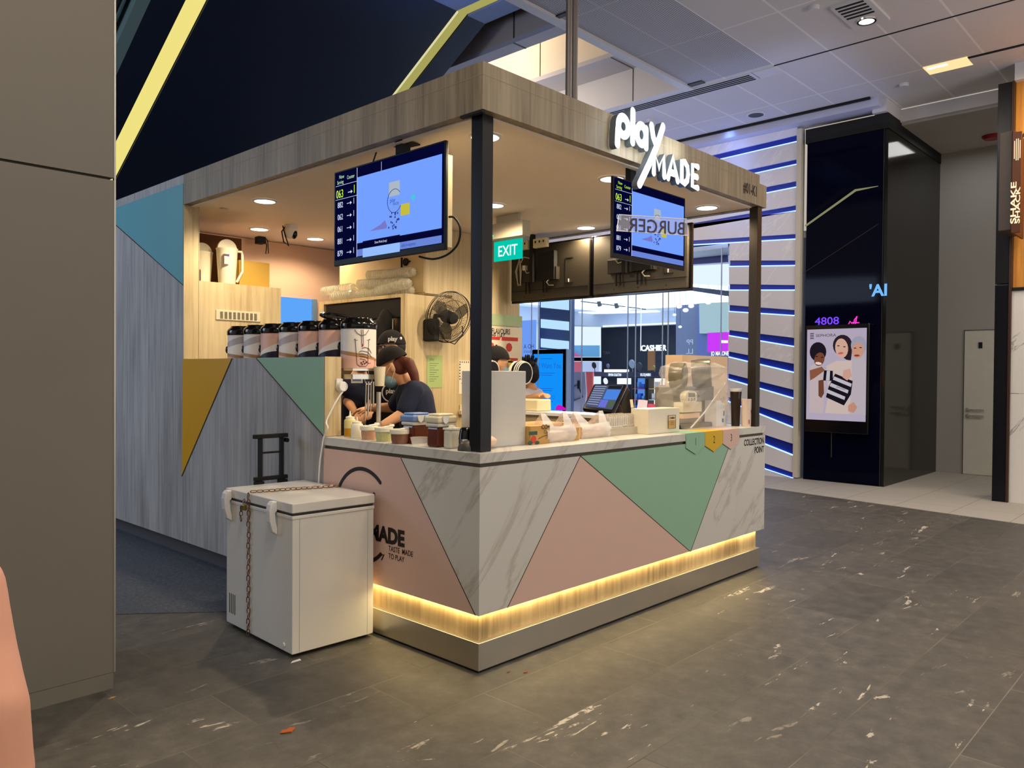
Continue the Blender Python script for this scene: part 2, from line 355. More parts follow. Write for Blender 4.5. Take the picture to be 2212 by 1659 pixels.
def ceilmat(name, base, seam, px, py, ox, oy, w=0.012, dots=False):
    mt = bpy.data.materials.new(name); mt.use_nodes = True; nt = mt.node_tree; b = nt.nodes['Principled BSDF']; b.inputs['Roughness'].default_value = 0.75
    g = nt.nodes.new('ShaderNodeNewGeometry'); sp = nt.nodes.new('ShaderNodeSeparateXYZ'); nt.links.new(g.outputs['Position'], sp.inputs[0])
    def mth(op, a, bb=None):
        k = nt.nodes.new('ShaderNodeMath'); k.operation = op
        for i, q in enumerate((a, bb)):
            if q is None: continue
            if isinstance(q, (int, float)): k.inputs[i].default_value = q
            else: nt.links.new(q, k.inputs[i])
        return k.outputs[0]
    def seamf(o, per, off):
        a = mth('SUBTRACT', o, off); a = mth('PINGPONG', a, per / 2); return mth('LESS_THAN', a, w)
    s = mth('MAXIMUM', seamf(sp.outputs[0], px, ox), seamf(sp.outputs[1], py, oy))
    mx = nt.nodes.new('ShaderNodeMix'); mx.data_type = 'RGBA'; mx.inputs['A'].default_value = (*srgb(base), 1); mx.inputs['B'].default_value = (*srgb(seam), 1)
    nt.links.new(s, mx.inputs['Factor']); out = mx.outputs['Result']
    if dots:
        dx = mth('PINGPONG', sp.outputs[0], 0.011); dy = mth('PINGPONG', sp.outputs[1], 0.011)
        dd = mth('LESS_THAN', mth('ADD', dx, dy), 0.0085)
        m2 = nt.nodes.new('ShaderNodeMix'); m2.data_type = 'RGBA'; m2.inputs['B'].default_value = (*srgb((70, 74, 90)), 1); nt.links.new(dd, m2.inputs['Factor']); nt.links.new(out, m2.inputs['A']); out = m2.outputs['Result']
    nt.links.new(out, b.inputs['Base Color']); return mt
FLOOR = floormat(); ASPH = asphaltmat()
CEIL = ceilmat('ceiling_tiles', (216, 212, 214), (240, 236, 232), 1.3, 0.64, 6.265, 0.135)
CEILP = ceilmat('perforated_ceiling', (206, 206, 214), (226, 224, 226), 1.3, 0.64, 6.265, 0.135, dots=True)
struct(MB().box(-9, 24, -12, 16, -0.1, 0).build('floor', FLOOR))
o = MB(); bx = lambda y: 6.834 + 0.1717 * y
o.prism([(bx(-12), -12, 0.0), (16, -12, 0.0), (16, 14, 0.0), (bx(14), 14, 0.0)], (0, 0, 0.004))
struct(o.build('trim_stone_paving', ceilmat('stone_paving', (180, 174, 164), (136, 130, 120), 1.2, 0.6, 7.3, 0.2, 0.004)))
o = MB(); o.prism([(-8.5, 8.77, 0), (-0.41, 1.84, 0), (0.1, 1.4, 0), (0.1, 14, 0), (-8.5, 14, 0)], (0, 0, 0.004))
struct(o.build('trim_rough_paving', ASPH))
# main ceiling in three slabs around the opening
struct(MB().box(-8, 6.20, -11, 1.42, 5.2, 5.3).build('ceiling', CEIL))
struct(MB().box(2.2, 6.20, 1.42, 2.5, 5.2, 5.3).build('ceiling_perforated', CEILP))
struct(MB().box(6.20, 8.9, -11, 13, 5.2, 5.3).build('ceiling_front', CEIL))
TRIMW = mat('white_trim', (216, 214, 218), 0.5, noise=0.01)
struct(MB().box(2.2, 6.27, 2.5, 2.62, 5.17, 5.42).build('trim_1', TRIMW, bevel=0.004))
struct(MB().box(6.16, 6.27, 2.62, 9.5, 5.19, 5.64).build('trim_2', TRIMW))
struct(MB().box(6.10, 6.20, 2.3, 2.5, 5.188, 5.2).box(3.5, 3.56, 2.3, 2.5, 5.185, 5.2).build('trim_3', DGREY))
# bulkheads of the opening above the kiosk
BRN = mat('brown_grey_panel', (196, 178, 162), 0.6, noise=0.03); CRM = mat('cream_panel', (226, 214, 196), 0.6, noise=0.03); LAV = mat('lavender_panel', (186, 184, 192), 0.6, noise=0.03)
b = MB()
b.box(4.40, 4.46, 2.62, 9.5, 5.66, 7.6); b.box(4.40, 4.62, 2.62, 9.5, 5.60, 5.66, 1); b.box(4.395, 4.41, 3.93, 3.95, 5.66, 7.6, 2); b.box(4.395, 4.62, 3.93, 3.95, 5.595, 5.6, 2); b.box(4.395, 4.62, 5.6, 5.62, 5.595, 5.6, 2)
struct(b.build('wall_bulkhead_brown', [BRN, LAV, DGREY]))
b = MB(); b.box(5.65, 5.7, 2.62, 9.5, 5.705, 7.6); b.box(5.645, 5.66, 4.60, 4.612, 5.705, 7.0, 1)
struct(b.build('wall_bulkhead_cream', [CRM, DGREY]))
b = MB(); b.box(5.645, 6.165, 2.62, 9.5, 5.645, 5.704); b.box(5.65, 6.16, 3.37, 3.38, 5.636, 5.64, 1); b.box(6.155, 6.162, 3.37, 3.38, 5.2, 5.64, 1)
struct(b.build('wall_bulkhead_lavender', [LAV, DGREY]))
struct(MB().box(-9, 9, 2.5, 13, 7.6, 7.7).box(-9, 6.2, 2.5, 2.6, 5.42, 7.6).build('ceiling_void', DGREY))
COVEL = emis('cove_led', (255, 236, 208), 5.0)
one('cove_light', 'warm white light strip hidden behind the lip of the brown ceiling bulkhead', 'light strip', MB().box(4.50, 4.60, 2.7, 9.0, 5.67, 5.70), COVEL)
area((5.0, 5.0, 5.9), 0.5, 30, (1.0, 0.86, 0.68), target=(5.7, 4.6, 5.9), sy=4.5)
# slot diffuser, joint line and fittings of the ceiling
b = MB(); b.box(6.27, 6.52, 1.72, 5.0, 5.185, 5.2, 0)
for k in range(4): b.box(6.30 + k * 0.055, 6.325 + k * 0.055, 1.76, 5.0, 5.18, 5.186, 1)
one('slot_diffuser', 'long white air diffuser with four dark slots in the tiled ceiling', 'air diffuser', b, [TRIMW, BLACKM])
one('ceiling_hatch', 'small plain white rectangular plate at the end of the slotted air diffuser', 'ceiling plate', MB().box(6.27, 6.52, 1.42, 1.70, 5.183, 5.2), TRIMW)
struct(MB().box(6.255, 6.275, -6, 1.42, 5.194, 5.2).build('trim_4', BLACKM))
def disc(name, label, cat, x, y, r, mats, group=None, z=5.2, h=0.02):
    b = MB(); b.lathe((x, y, z - h), [(0.001, 0), (r * 0.75, 0)], 24, 1); b.lathe((x, y, z - h), [(r * 0.75, 0), (r, 0.004), (r, h)], 24, 0)
    return one(name, label, cat, b, mats, group)
disc('ceiling_speaker', 'round grey speaker grille with white rim in the ceiling above the striped wall', 'speaker', 7.755, 2.38, 0.14, [TRIMW, DGREY])
for (x, y, lb) in ((5.093, 0.462, 'round white sprinkler cap in the ceiling, nearest the top edge'), (6.965, 3.623, 'round white sprinkler cap in the ceiling just above the glowing letters'), (7.923, 0.469, 'round white sprinkler cap in the ceiling near the dark glass box corner')):
    b = MB(); b.lathe((x, y, 5.16), [(0.001, 0), (0.05, 0), (0.055, 0.02), (0.055, 0.04)], 20); one('sprinkler_cap', lb, 'sprinkler', b, TRIMW)
t = thing('ceiling_cassette', 'white ceiling panel with black slots and a bright round lamp', 'ceiling light', (5.655, 0.164, 5.2))
MB().box(5.2, 5.86, -0.02, 0.34, 5.17, 5.2).build('panel', TRIMW, t)
b = MB()
for k in range(5): b.box(5.22 + k * 0.075, 5.25 + k * 0.075, 0.03, 0.30, 5.165, 5.171)
b.build('slots', BLACKM, t)
MB().lathe((5.70, 0.16, 5.155), [(0.075, 0), (0.095, 0), (0.10, 0.015)], 28).build('rim', CHROME, t)
MB().lathe((5.70, 0.16, 5.16), [(0.001, 0), (0.075, 0)], 28).build('lamp', emis('cool_lamp', (250, 248, 255), 3.0), t)
t = thing('linear_ceiling_light', 'warm glowing recess with a lamp in the ceiling slot at the right', 'ceiling light', (7.62, 0.0, 5.2))
MB().box(7.50, 7.78, -0.34, 0.13, 5.186, 5.2).build('recess', emis('warm_recess', (255, 222, 160), 1.1), t)
MB().box(7.53, 7.58, -0.12, 0.10, 5.18, 5.187).build('lamp', emis('warm_lamp', (255, 240, 205), 4.0), t)
struct(MB().box(7.52, 7.56, -5, -0.34, 5.19, 5.2).box(7.56, 7.78, -5, -0.34, 5.186, 5.2, 1).build('trim_5', [BLACKM, TRIMW]))
# escalator over the kiosk (underside seen)
ESC = mat('navy_cladding', (34, 42, 60), 0.3, noise=0.04); 
def slope(y): return 5.8 - 0.577 * (y - 4.15)
t = thing('escalator', 'dark navy clad escalator underside rising over the kiosk', 'escalator', (2.3, 4.15, 5.8))
def escal(x0, x1, d0, d1, y1=11.0, yf=1.0, mi=0, b=None):
    b = b or MB()
    A = [(x0, yf, 5.8 + d0), (x0, 4.15, 5.8 + d0), (x0, y1, slope(y1) + d0), (x0, y1, slope(y1) + d1), (x0, 4.15, 5.8 + d1), (x0, yf, 5.8 + d1)]
    b.prism(A, (x1 - x0, 0, 0), mi); return b
b = escal(0.50, 4.10, 0.03, 0.9, yf=2.65); b.build('cladding', ESC, t)
for x0, x1 in ((0.50, 0.80), (1.0, 3.63), (3.81, 4.10)):
    escal(x0, x1, 0.0, 0.035, yf=4.15).build('underside_panel', ESC, t)
    MB().box(x0, x1, 2.65, 4.15, 5.8, 5.835).build('landing_panel', mat('blue_grey_panel', (128, 140, 176), .5), t)
escal(0.81, 0.99, 0.02, 0.029, yf=2.65).build('light_strip', emis('escalator_strip_bright', (240, 226, 130), 1.0), t)
escal(3.64, 3.80, 0.02, 0.029, yf=2.65).build('light_strip', emis('escalator_strip_olive', (176, 170, 96), 0.9), t)
escal(3.63, 3.655, -0.01, 0.0, yf=4.15).build('strip_lip', emis('strip_lip', (226, 222, 170), 0.95), t)
escal(0.38, 0.50, 0.0, 0.2, yf=2.65).build('side_band', mat('teal_band', (120, 146, 146), 0.35), t)
area((2.7, 3.4, 5.35), 1.0, 10, (0.22, 0.38, 1.0), rot=(math.radians(180), 0, 0))
b = MB(); b.prism([(0.32, 4.15, 5.9), (0.32, 10, slope(10) + 0.1), (0.32, 10, slope(10) + 1.2), (0.32, 4.15, 7.0)], (0.015, 0, 0))
b.build('glass_balustrade', mat('green_grey_glass', (96, 120, 124), 0.08, noise=0.2), t)
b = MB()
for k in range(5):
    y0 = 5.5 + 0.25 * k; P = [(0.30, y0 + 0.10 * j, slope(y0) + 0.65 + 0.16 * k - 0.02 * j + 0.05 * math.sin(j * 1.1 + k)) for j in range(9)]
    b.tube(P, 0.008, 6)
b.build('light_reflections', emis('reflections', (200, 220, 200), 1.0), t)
MB().prism([(0.30, 4.15, 5.95), (0.30, 10, slope(10) + 0.15), (0.30, 10, slope(10) + 0.22), (0.30, 4.15, 6.02)], (0.02, 0, 0)).build('handrail', BLACKM, t)
# atrium back wall beyond, dark
struct(MB().box(-9, 8.4, 13.0, 13.1, 0, 7.6).build('wall_back', mat('dark_blue_wall', (40, 46, 60), 0.6)))
# big column at the left
CLAD = mat('taupe_cladding', (120, 113, 102), 0.55, noise=0.02)
zj = at(125, 366, 'y', 1.10).z
b = MB(); b.box(-4.2, -1.332, 1.10, 2.0, 0.075, zj - 0.006); b.box(-4.2, -1.332, 1.10, 2.0, zj + 0.006, 5.2); b.box(-4.2, -1.345, 1.12, 1.98, 0.0, 5.2, 1)
t = tag(b.build('clad_column', [CLAD, mat('joint_taupe', (70, 64, 58), .6)]), 'large taupe metal clad column with a horizontal joint at left', 'column')
MB().box(-1.332, -1.324, 1.097, 1.115, 0.075, 5.2).build('edge_strip', STEEL, t)
MB().box(-4.2, -1.335, 1.095, 1.115, 0.0, 0.073).build('base_strip', CLAD, t)
MB().box(-4.2, -1.9, 1.08, 1.1, 0.0, 0.012).build('shadow_gap', BLACKM, t)

# ------------------------------------------------------------------ shop front with striped wall at x = 8.4
XS = 8.38
PANEL = marblemat('striped_wall_panel', (238, 234, 242), (252, 250, 252), 0.35, 0.35, 0.5, 0.006)
RECS = mat('blue_stripe_recess', (16, 30, 96), 0.15, noise=0)
LEDB = emis('blue_white_led', (130, 168, 255), 3.2)
LEDS = emis('deep_blue_led', (30, 70, 220), 1.0)
# dark stripes: (y_top, y_bottom) at image column 1575 and at 1718 traced from the photograph, on the plane of the wall
ST = [((327, 341), (293, 308)), ((376, 388), (345, 357)), ((420, 434), (392, 406)), ((469, 481), (444, 457)), ((515, 526), (506, 518)), ((563, 577), (563, 575)), ((614, 628), (616, 628)),
      ((659, 674), (670, 683)), ((713, 726), (730, 750)), ((759, 772), (786, 806)), ((807, 820), (842, 862)), ((857, 868), (901, 925)), ((913, 928), (959, 985)), ((974, 987), (1021, 1035))]
def yz(px, py): p = at(px, py, 'x', XS); return (p.y, p.z)
y0w = yz(1718, 700)[0]; y1w = yz(1575, 700)[0]
lines = []
for (a, b_), (c, d) in ST:
    zt = (yz(1718, c)[1], yz(1575, a)[1]); zb = (yz(1718, d)[1], yz(1575, b_)[1]); lines.append((zt, zb))
def ln(zz, y): return zz[0] + (zz[1] - zz[0]) * (y - y0w) / (y1w - y0w)
YE = [9.5] * 5 + [y1w] * 9
wallt = thing('striped_wall', 'white marble shop wall with glowing blue fanned stripes', 'wall', (XS, y0w, 0))
b = MB(); b.box(8.44, 8.50, y0w, y1w, 0, 5.15); b.box(8.44, 8.50, y1w, 9.6, 3.5, 5.15); b.build('backing', RECS, wallt)
top = (5.08, 5.08)
for i, (zt, zb) in enumerate(lines):
    ye = YE[i]; yp = YE[i - 1] if i else ye
    q = MB()
    za = [(y0w, ln(top, y0w)), (ye, ln(top, ye)), (ye, ln(zt, ye)), (y0w, ln(zt, y0w))]
    q.prism([(8.362, a, c) for a, c in za], (0.08, 0, 0)); q.build('stripe_panel', PANEL, wallt)
    g = MB()
    # glowing line along the lower lip of upper stripes / lower panel edge of the others
    for zz, mm, hh in ((zb, 0, 0.016),):
        g.prism([(8.366, y0w, ln(zz, y0w)), (8.366, ye, ln(zz, ye)), (8.366, ye, ln(zz, ye) + hh), (8.366, y0w, ln(zz, y0w) + hh)], (0.02, 0, 0))
    g.build('led_line', LEDB, wallt)
    g = MB(); g.prism([(8.392, y0w, ln(zb, y0w)), (8.392, ye, ln(zb, ye)), (8.392, ye, ln(zt, ye)), (8.392, y0w, ln(zt, y0w))], (0.04, 0, 0)); g.build('blue_recess', mat('blue_recess', (24, 46, 150), 0.35, noise=0), wallt)
    top = zb
q = MB(); q.prism([(8.362, y0w, 0), (8.362, y1w, 0), (8.362, y1w, ln(top, y1w)), (8.362, y0w, ln(top, y0w))], (0.08, 0, 0)); q.build('stripe_panel', PANEL, wallt)
MB().box(8.34, 8.46, y0w - 0.075, y0w - 0.004, 0.02, 5.05).build('edge_return', mat('warm_white_edge', (214, 206, 190), 0.5), wallt)
# ceiling cove above it
b = MB(); b.box(8.1, 8.14, 0.95, 12, 5.17, 5.2, 1); b.box(8.16, 8.44, 0.86, 12, 5.08, 5.2, 0)
struct(b.build('trim_6', [mat('lavender_trim', (200, 202, 224), 0.5), BLACKM]))
for k in range(3): area((8.0, 3.0 + 2.2 * k, 4.7), 0.12, 2.5, (0.2, 0.35, 1.0), target=(8.4, 3.0 + 2.2 * k, 4.6), sy=2.0)
# dark glass box
GB = mat('dark_navy_glass', (3, 5, 26), 0.06, noise=0, spec=0.08); GB2 = mat('dark_olive_glass', (22, 23, 21), 0.1, noise=0, spec=0.3)
t = thing('dark_glass_box', 'tall glossy navy black glass box beside the striped wall', 'glass box', (8.39, 1.4, 0))
MB().box(8.39, 8.44, 0.85, 1.90, 0, 4.82).build('front_pane', GB, t)
MB().box(8.40, 10.8, 0.80, 0.85, 0, 4.82).build('side_pane', GB2, t)
MB().box(8.37, 10.8, 0.79, 1.92, 4.82, 5.02).build('top_band', BLACKM, t)
MB().box(8.38, 8.39, 0.848, 0.852, 0, 4.82).build('corner_line', DGREY, t)
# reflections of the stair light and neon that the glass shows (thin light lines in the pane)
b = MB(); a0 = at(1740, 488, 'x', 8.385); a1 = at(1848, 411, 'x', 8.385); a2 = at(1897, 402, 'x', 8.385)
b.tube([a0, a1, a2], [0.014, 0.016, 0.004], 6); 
one('handrail_reflection', 'thin pale slanted reflected light line on the navy glass', 'light line', b, emis('pale_line', (150, 150, 110), 0.75))
b = MB(); b.tube([at(1735, 590, 'x', 8.385), at(1897, 484, 'x', 8.385)], 0.005, 6); one('handrail_reflection', 'faint dark bronze slanted reflected line on the navy glass, below the pale one', 'light line', b, emis('faint_line', (50, 44, 44), 0.7))
b = MB(); p = at(1877, 640, 'x', 8.383); b.text("'AI", p, RU, RV, 0.22, bold=0.006, ext=0.002)
one('letter_reflection', 'reflected pale blue letters reading AI high on the navy glass', 'sign', b, emis('pale_blue_letters', (120, 190, 255), 1.0))  # AI letters mirrored in the pane, modelled as glowing text
b = MB(); p = at(1760, 702, 'x', 8.37); b.text("4808", p, RU, RV, 0.15, ext=0.003, sx=1.15)
one('neon_reflection', 'purple outlined reflected neon characters above the advertising screen', 'neon reflection', b, emis('reflected_purple_neon', (120, 70, 255), 1.3))  # neon mirrored in the dark glass, modelled as glowing characters
b = MB(); q = [at(x, y, 'x', 8.37) for x, y in ((1832, 703), (1836, 694), (1843, 702), (1846, 690), (1851, 683), (1847, 703))]; b.tube(q, 0.008, 6)
b.tube([at(x, y, 'x', 8.37) for x, y in ((1840, 697), (1856, 697))], 0.007, 6)
b.tube([at(x, y, 'x', 8.37) for x, y in ((1868, 706), (1874, 716), (1873, 730), (1876, 745))], 0.007, 6)
one('neon_reflection', 'small pink squiggle of reflected neon above the right corner of the advertising screen', 'neon reflection', b, emis('reflected_pink_neon', (255, 60, 200), 1.3))  # pink neon mirrored in the pane, built from glowing tubes
# advertising screen
def XP(px, py, x): return at(px, py, 'x', x)
t = thing('advertising_screen', 'tall black framed screen showing three smiling women', 'screen', (8.33, 1.42, 1.5))
MB().box(8.30, 8.38, 0.98, 1.86, 0.70, 2.21).build('frame', BLACKG, t, bevel=0.01)
s = MB().box(8.292, 8.30, 1.012, 1.827, 0.875, 2.15).build('display', emis('ad_white', (178, 166, 186), 0.95), t)
K = 8.291
def shape(pts, c, d, n):
    b = MB(); b.prism([XP(x, y, K - d) for x, y in pts], (0.0006, 0, 0)); return b.build(n, emis('ad_' + n + str(c), c, 0.9), s)
def ovl(cx, cy, rx, ry, rot=0, k=18):
    o = []
    for i in range(k):
        a = 2 * math.pi * i / k; x, y = rx * math.cos(a), ry * math.sin(a); c, s_ = math.cos(rot), math.sin(rot); o.append((cx + x * c - y * s_, cy + x * s_ + y * c))
    return o
shape(ovl(1767, 760, 18, 21), (30, 24, 34), .001, 'hair'); shape([(1750, 790), (1765, 785), (1783, 800), (1778, 893), (1748, 891)], (196, 178, 180), .0012, 'dress')
shape(ovl(1820, 746, 21, 23), (44, 32, 42), .0014, 'hair'); shape([(1808, 745), (1842, 745), (1838, 779), (1828, 777), (1812, 765)], (44, 32, 42), .0014, 'hair')
shape([(1806, 780), (1842, 778), (1846, 800), (1838, 895), (1782, 892), (1790, 850), (1785, 790)], (206, 186, 178), .0016, 'dress')
shape([(1840, 775), (1866, 766), (1871, 800), (1870, 896), (1834, 894), (1840, 830)], (188, 176, 184), .0018, 'blouse')
shape(ovl(1855, 746, 17, 20), (160, 160, 178), .002, 'hair')
shape(ovl(1770, 776, 11, 15, .3), (120, 72, 52), .0022, 'face'); shape(ovl(1818, 752, 14, 21, -.1), (214, 170, 150), .0022, 'face'); shape(ovl(1853, 757, 13, 17, .1), (204, 152, 128), .0022, 'face')
shape(ovl(1768, 785, 7, 3, .15), (236, 214, 206), .0024, 'mouth'); shape(ovl(1816, 763, 6, 2.4, -.1), (206, 96, 100), .0024, 'mouth'); shape(ovl(1851, 768, 6, 2.2), (150, 50, 50), .0024, 'mouth')
for x, y in ((1764, 770), (1776, 772), (1811, 747), (1824, 749), (1847, 752), (1859, 751)): shape(ovl(x, y, 3, 1.1), (40, 24, 24), .0025, 'eye')
shape([(1804, 807), (1842, 823), (1838, 852), (1823, 876), (1784, 858), (1790, 835)], (24, 22, 32), .0026, 'bag')
for k in range(3):
    x0, y0 = 1802 - 7 * k, 813 + 14 * k; shape([(x0, y0), (x0 + 38, y0 + 16), (x0 + 36, y0 + 23), (x0 - 3, y0 + 7)], (196, 188, 198), .0028, 'bag_stripe')
shape([(1780, 800), (1799, 801), (1799, 823), (1778, 822)], (24, 22, 32), .0026, 'bag'); shape([(1786, 801), (1793, 801), (1792, 822), (1784, 822)], (196, 188, 198), .0028, 'bag_stripe')
shape([(1749, 800), (1775, 792), (1782, 800), (1760, 816), (1750, 822)], (140, 88, 66), .0029, 'hand'); shape([(1768, 822), (1779, 820), (1780, 850), (1774, 860), (1768, 855)], (110, 66, 50), .0029, 'arm')
shape([(1822, 800), (1836, 796), (1840, 812), (1830, 822), (1820, 815)], (206, 160, 144), .0029, 'hand'); shape([(1832, 876), (1844, 868), (1852, 880), (1844, 892), (1832, 888)], (196, 144, 118), .0029, 'hand')
for k in range(4): shape([(1750, 720 + 3.6 * k), (1758, 719.6 + 3.6 * k), (1758, 721.2 + 3.6 * k), (1750, 721.6 + 3.6 * k)], (24, 22, 32), .0028, 'logo_bar')
b = MB(); b.text('SEPHORA', XP(1762, 728, K - .003), RU, RV, 0.058, sx=1.15); b.build('lettering', emis('ad_ink', (60, 56, 70), .8), s)
b = MB(); b.text('SEPHORA', XP(1806, 837, K - .003), (0, -1, -0.33), (0, -0.33, 1), 0.03); b.build('bag_lettering', emis('ad_ink', (60, 56, 70), .8), s)
b = MB(); b.text('VISIT SEPHORA AT #01-23/24', XP(1810, 904, 8.298), RU, RV, 0.043, align='CENTER', sx=1.1); b.build('caption', emis('caption_white', (220, 220, 226), 1.0), t)
MB().cyl((8.38, 1.5, 0.70), (8.385, 1.5, 0.35), 0.006).build('cable', DGREY, t)
# corridor, wall with service door, black pier and marble shop wall
CW = mat('corridor_paint', (168, 166, 162), 0.7, noise=0.02)
struct(MB().box(10.8, 10.9, -3.0, 0.85, 0, 5.3).build('wall_corridor', CW))
struct(MB().box(8.9, 10.8, -3.0, 0.80, 4.97, 5.05).build('ceiling_corridor', mat('corridor_ceiling', (186, 182, 176), 0.7)))
struct(MB().box(8.84, 8.92, -0.6, 0.95, 5.0, 5.17).box(8.3, 8.9, 0.80, 0.98, 5.03, 5.2).build('trim_7', TRIMW))
t = struct(MB().box(10.785, 10.81, -0.6, 0.42, 0.01, 2.2).box(10.78, 10.79, 0.42, 0.43, 0, 2.21, 1).box(10.78, 10.79, -0.6, 0.43, 2.2, 2.21, 1).build('door_1', [mat('door_paint', (214, 212, 200), 0.55), DGREY]))
b = MB(); 
for z in (0.995, 0.90): b.cyl((10.78, 0.36, z), (10.74, 0.36, z), 0.028); b.cyl((10.745, 0.36, z), (10.745, 0.14, z), 0.013)
b.build('door_handle', CHROME, t)
MB().box(10.77, 10.786, 0.18, 0.23, 1.93, 2.02).build('door_sign', BLACKM, t)
b = MB(); b.lathe((10.25, -0.02, 4.92), [(0.001, 0), (0.10, 0), (0.13, 0.03), (0.13, 0.05)], 24); 
one('alarm_bell', 'red fire alarm beacon on the corridor ceiling', 'alarm', b, mat('red_plastic', (150, 20, 26), 0.4))
t = thing('black_pier', 'tall narrow black metal pier beside the marble shop wall', 'pillar', (8.11, -0.6, 0))
b = MB(); b.box(8.11, 8.6, -0.672, -0.53, 0, 2.60); b.build('lower_section', mat('black_blue_metal', (24, 26, 34), 0.25, 0.6), t, bevel=0.005)
MB().box(8.11, 8.6, -0.672, -0.53, 2.61, 5.0).build('upper_section', mat('black_metal', (26, 26, 30), 0.35, 0.4), t, bevel=0.005)
MB().box(8.10, 8.6, -0.70, -0.674, 0, 5.0).build('side_trim', mat('brown_trim', (60, 34, 20), 0.5), t)
t = thing('restaurant_wall', 'marble wall with amber timber upper part at right edge', 'wall', (8.15, -2, 0))
MB().box(8.15, 8.25, -4.5, -0.70, 0, 1.30).box(8.15, 8.25, -4.5, -0.70, 1.306, 2.52).build('marble_panel', MARBW, t)
MB().box(8.13, 8.25, -4.5, -0.70, 2.52, 2.56).build('ledge', BRONZE, t)
MB().box(8.2, 8.3, -4.5, -0.70, 2.56, 5.0).build('timber_panel', woodmat('amber_timber', (190, 120, 40), (214, 146, 60), (228, 166, 80)), t)
MB().box(8.10, 8.3, -4.5, -0.70, 5.0, 5.2).build('header', TRIMW, t)
MB().prism([(8.19, -0.70, 4.3), (8.19, -0.74, 4.3), (8.19, -1.5, 5.0), (8.19, -1.4, 5.0)], (0.02, 0, 0)).build('diagonal_strip', mat('brown_trim', (60, 34, 20), 0.5), t)
area((7.4, -1.6, 4.6), 0.5, 22, (1.0, 0.72, 0.35), target=(8.2, -1.4, 3.2))
t = thing('hanging_sign', 'brown box sign with vertical glowing letters at right edge', 'sign', (7.9, -0.7, 3.7))
A0 = at(2158, 285, 'x', 7.6)
MB().box(7.60, 8.11, -0.79, -0.655, 3.16, 4.28).build('side_panel', mat('grey_brown_metal', (70, 62, 58), 0.5), t, bevel=0.01)
MB().box(7.58, 8.11, -0.815, -0.79, 3.12, 4.28).build('face_panel', mat('brown_sign_face', (86, 44, 20), 0.5), t, bevel=0.004)
MB().box(7.575, 7.60, -0.88, -0.79, 3.12, 4.25).build('front_face', mat('brown_sign_face', (86, 44, 20), 0.5), t, bevel=0.004)
SH = emis('warm_sign_letters', (255, 214, 170), 1.6)
b = MB(); b.text('SHAKE', (7.573, -0.835, 3.22), Z, Y, 0.075, bold=0.001, sx=2.1, ext=.002); b.text('SHACK', (7.573, -0.872, 3.22), Z, Y, 0.06, sx=2.1, bold=.001, ext=.002); b.build('lettering', SH, t)
b = MB(); 
for k in range(4): b.tube([(7.57, -0.812 - 0.018 * k, 3.92 + 0.02 * abs(k - 1.5)), (7.57, -0.812 - 0.018 * k, 4.18 - 0.02 * abs(k - 1.5))], 0.004, 6)
b.build('burger_icon', SH, t)
# ================================================================== SHOP INTERIOR BEHIND GLASS (x > 8.4)
y1, y2 = 3.13, 9.6
SW = mat('shop_white', (232, 238, 246), 0.5, noise=0.01)
struct(MB().box(8.5, 19.2, 1.95, 14.5, 0.005, 0.02).build('floor_shop', mat('shop_floor', (150, 156, 168), 0.15)))
struct(MB().box(8.5, 19.2, 1.95, 14.5, 3.5, 3.6).build('ceiling_shop', SW))
struct(MB().box(19.0, 19.1, 1.95, 14.5, 0.02, 3.5).build('wall_shop_back', mat('shop_black_wall', (10, 14, 28), 0.12, noise=0)))
struct(MB().box(8.5, 19.0, 1.93, 2.0, 0.02, 3.5).build('wall_shop_right', mat('shop_blue_grey', (120, 130, 158), 0.4)))
struct(MB().box(8.5, 19.0, 13.5, 13.6, 0.02, 3.5).build('wall_shop_left', SW))
struct(MB().box(8.40, 8.41, y1 + 0.0, y2, 0.02, 3.5).build('window_1', GLASS))
b = MB()
for px in (1232, 1256, 1355, 1372, 1430, 1442, 1556, 1162, 1147): 
    p = at(px, 800, 'x', 8.4); b.box(8.395, 8.415, p.y - 0.006, p.y + 0.006, 0.02, 3.5)
b.box(8.39, 8.42, y1, y2, 3.47, 3.53)
struct(b.build('trim_8', mat('pale_glass_edge', (196, 214, 240), 0.2, noise=0)))
LW = emis('shop_light_white', (235, 244, 255), 1.6)
def xl(px, py, z): return at(px, py, 'z', z)
lt = [((1320, 640), (1440, 660)), ((1230, 655), (1300, 667)), ((1255, 676), (1424, 672)), ((1500, 640), (1572, 655))]
for i, ((a, b_), (c, d)) in enumerate(lt):
    p, q = xl(a, b_, 3.49), xl(c, d, 3.49)
    n_ = (q - p).cross(Z).normalized() * (0.10 if i != 2 else 0.35)
    g = MB(); g.prism([p - n_, q - n_, q + n_, p + n_], (0, 0, -0.02))
    one('shop_ceiling_light', ['long bright light line behind the menu screens in the shop ceiling', 'short bright light line at the left of the shop ceiling', 'wide bright light cove above the black wall of the shop', 'light line at the right end of the shop ceiling, beside the stripes'][i], 'ceiling light', g, LW)
# cornice
struct(MB().box(18.6, 19.0, 2.0, 13.5, 3.07, 3.5).box(8.6, 18.6, 13.1, 13.5, 3.07, 3.5).build('trim_9', mat('shop_cornice', (190, 200, 216), 0.5)))
struct(MB().box(18.56, 18.6, 2.0, 13.1, 3.07, 3.12).build('trim_10', LW))
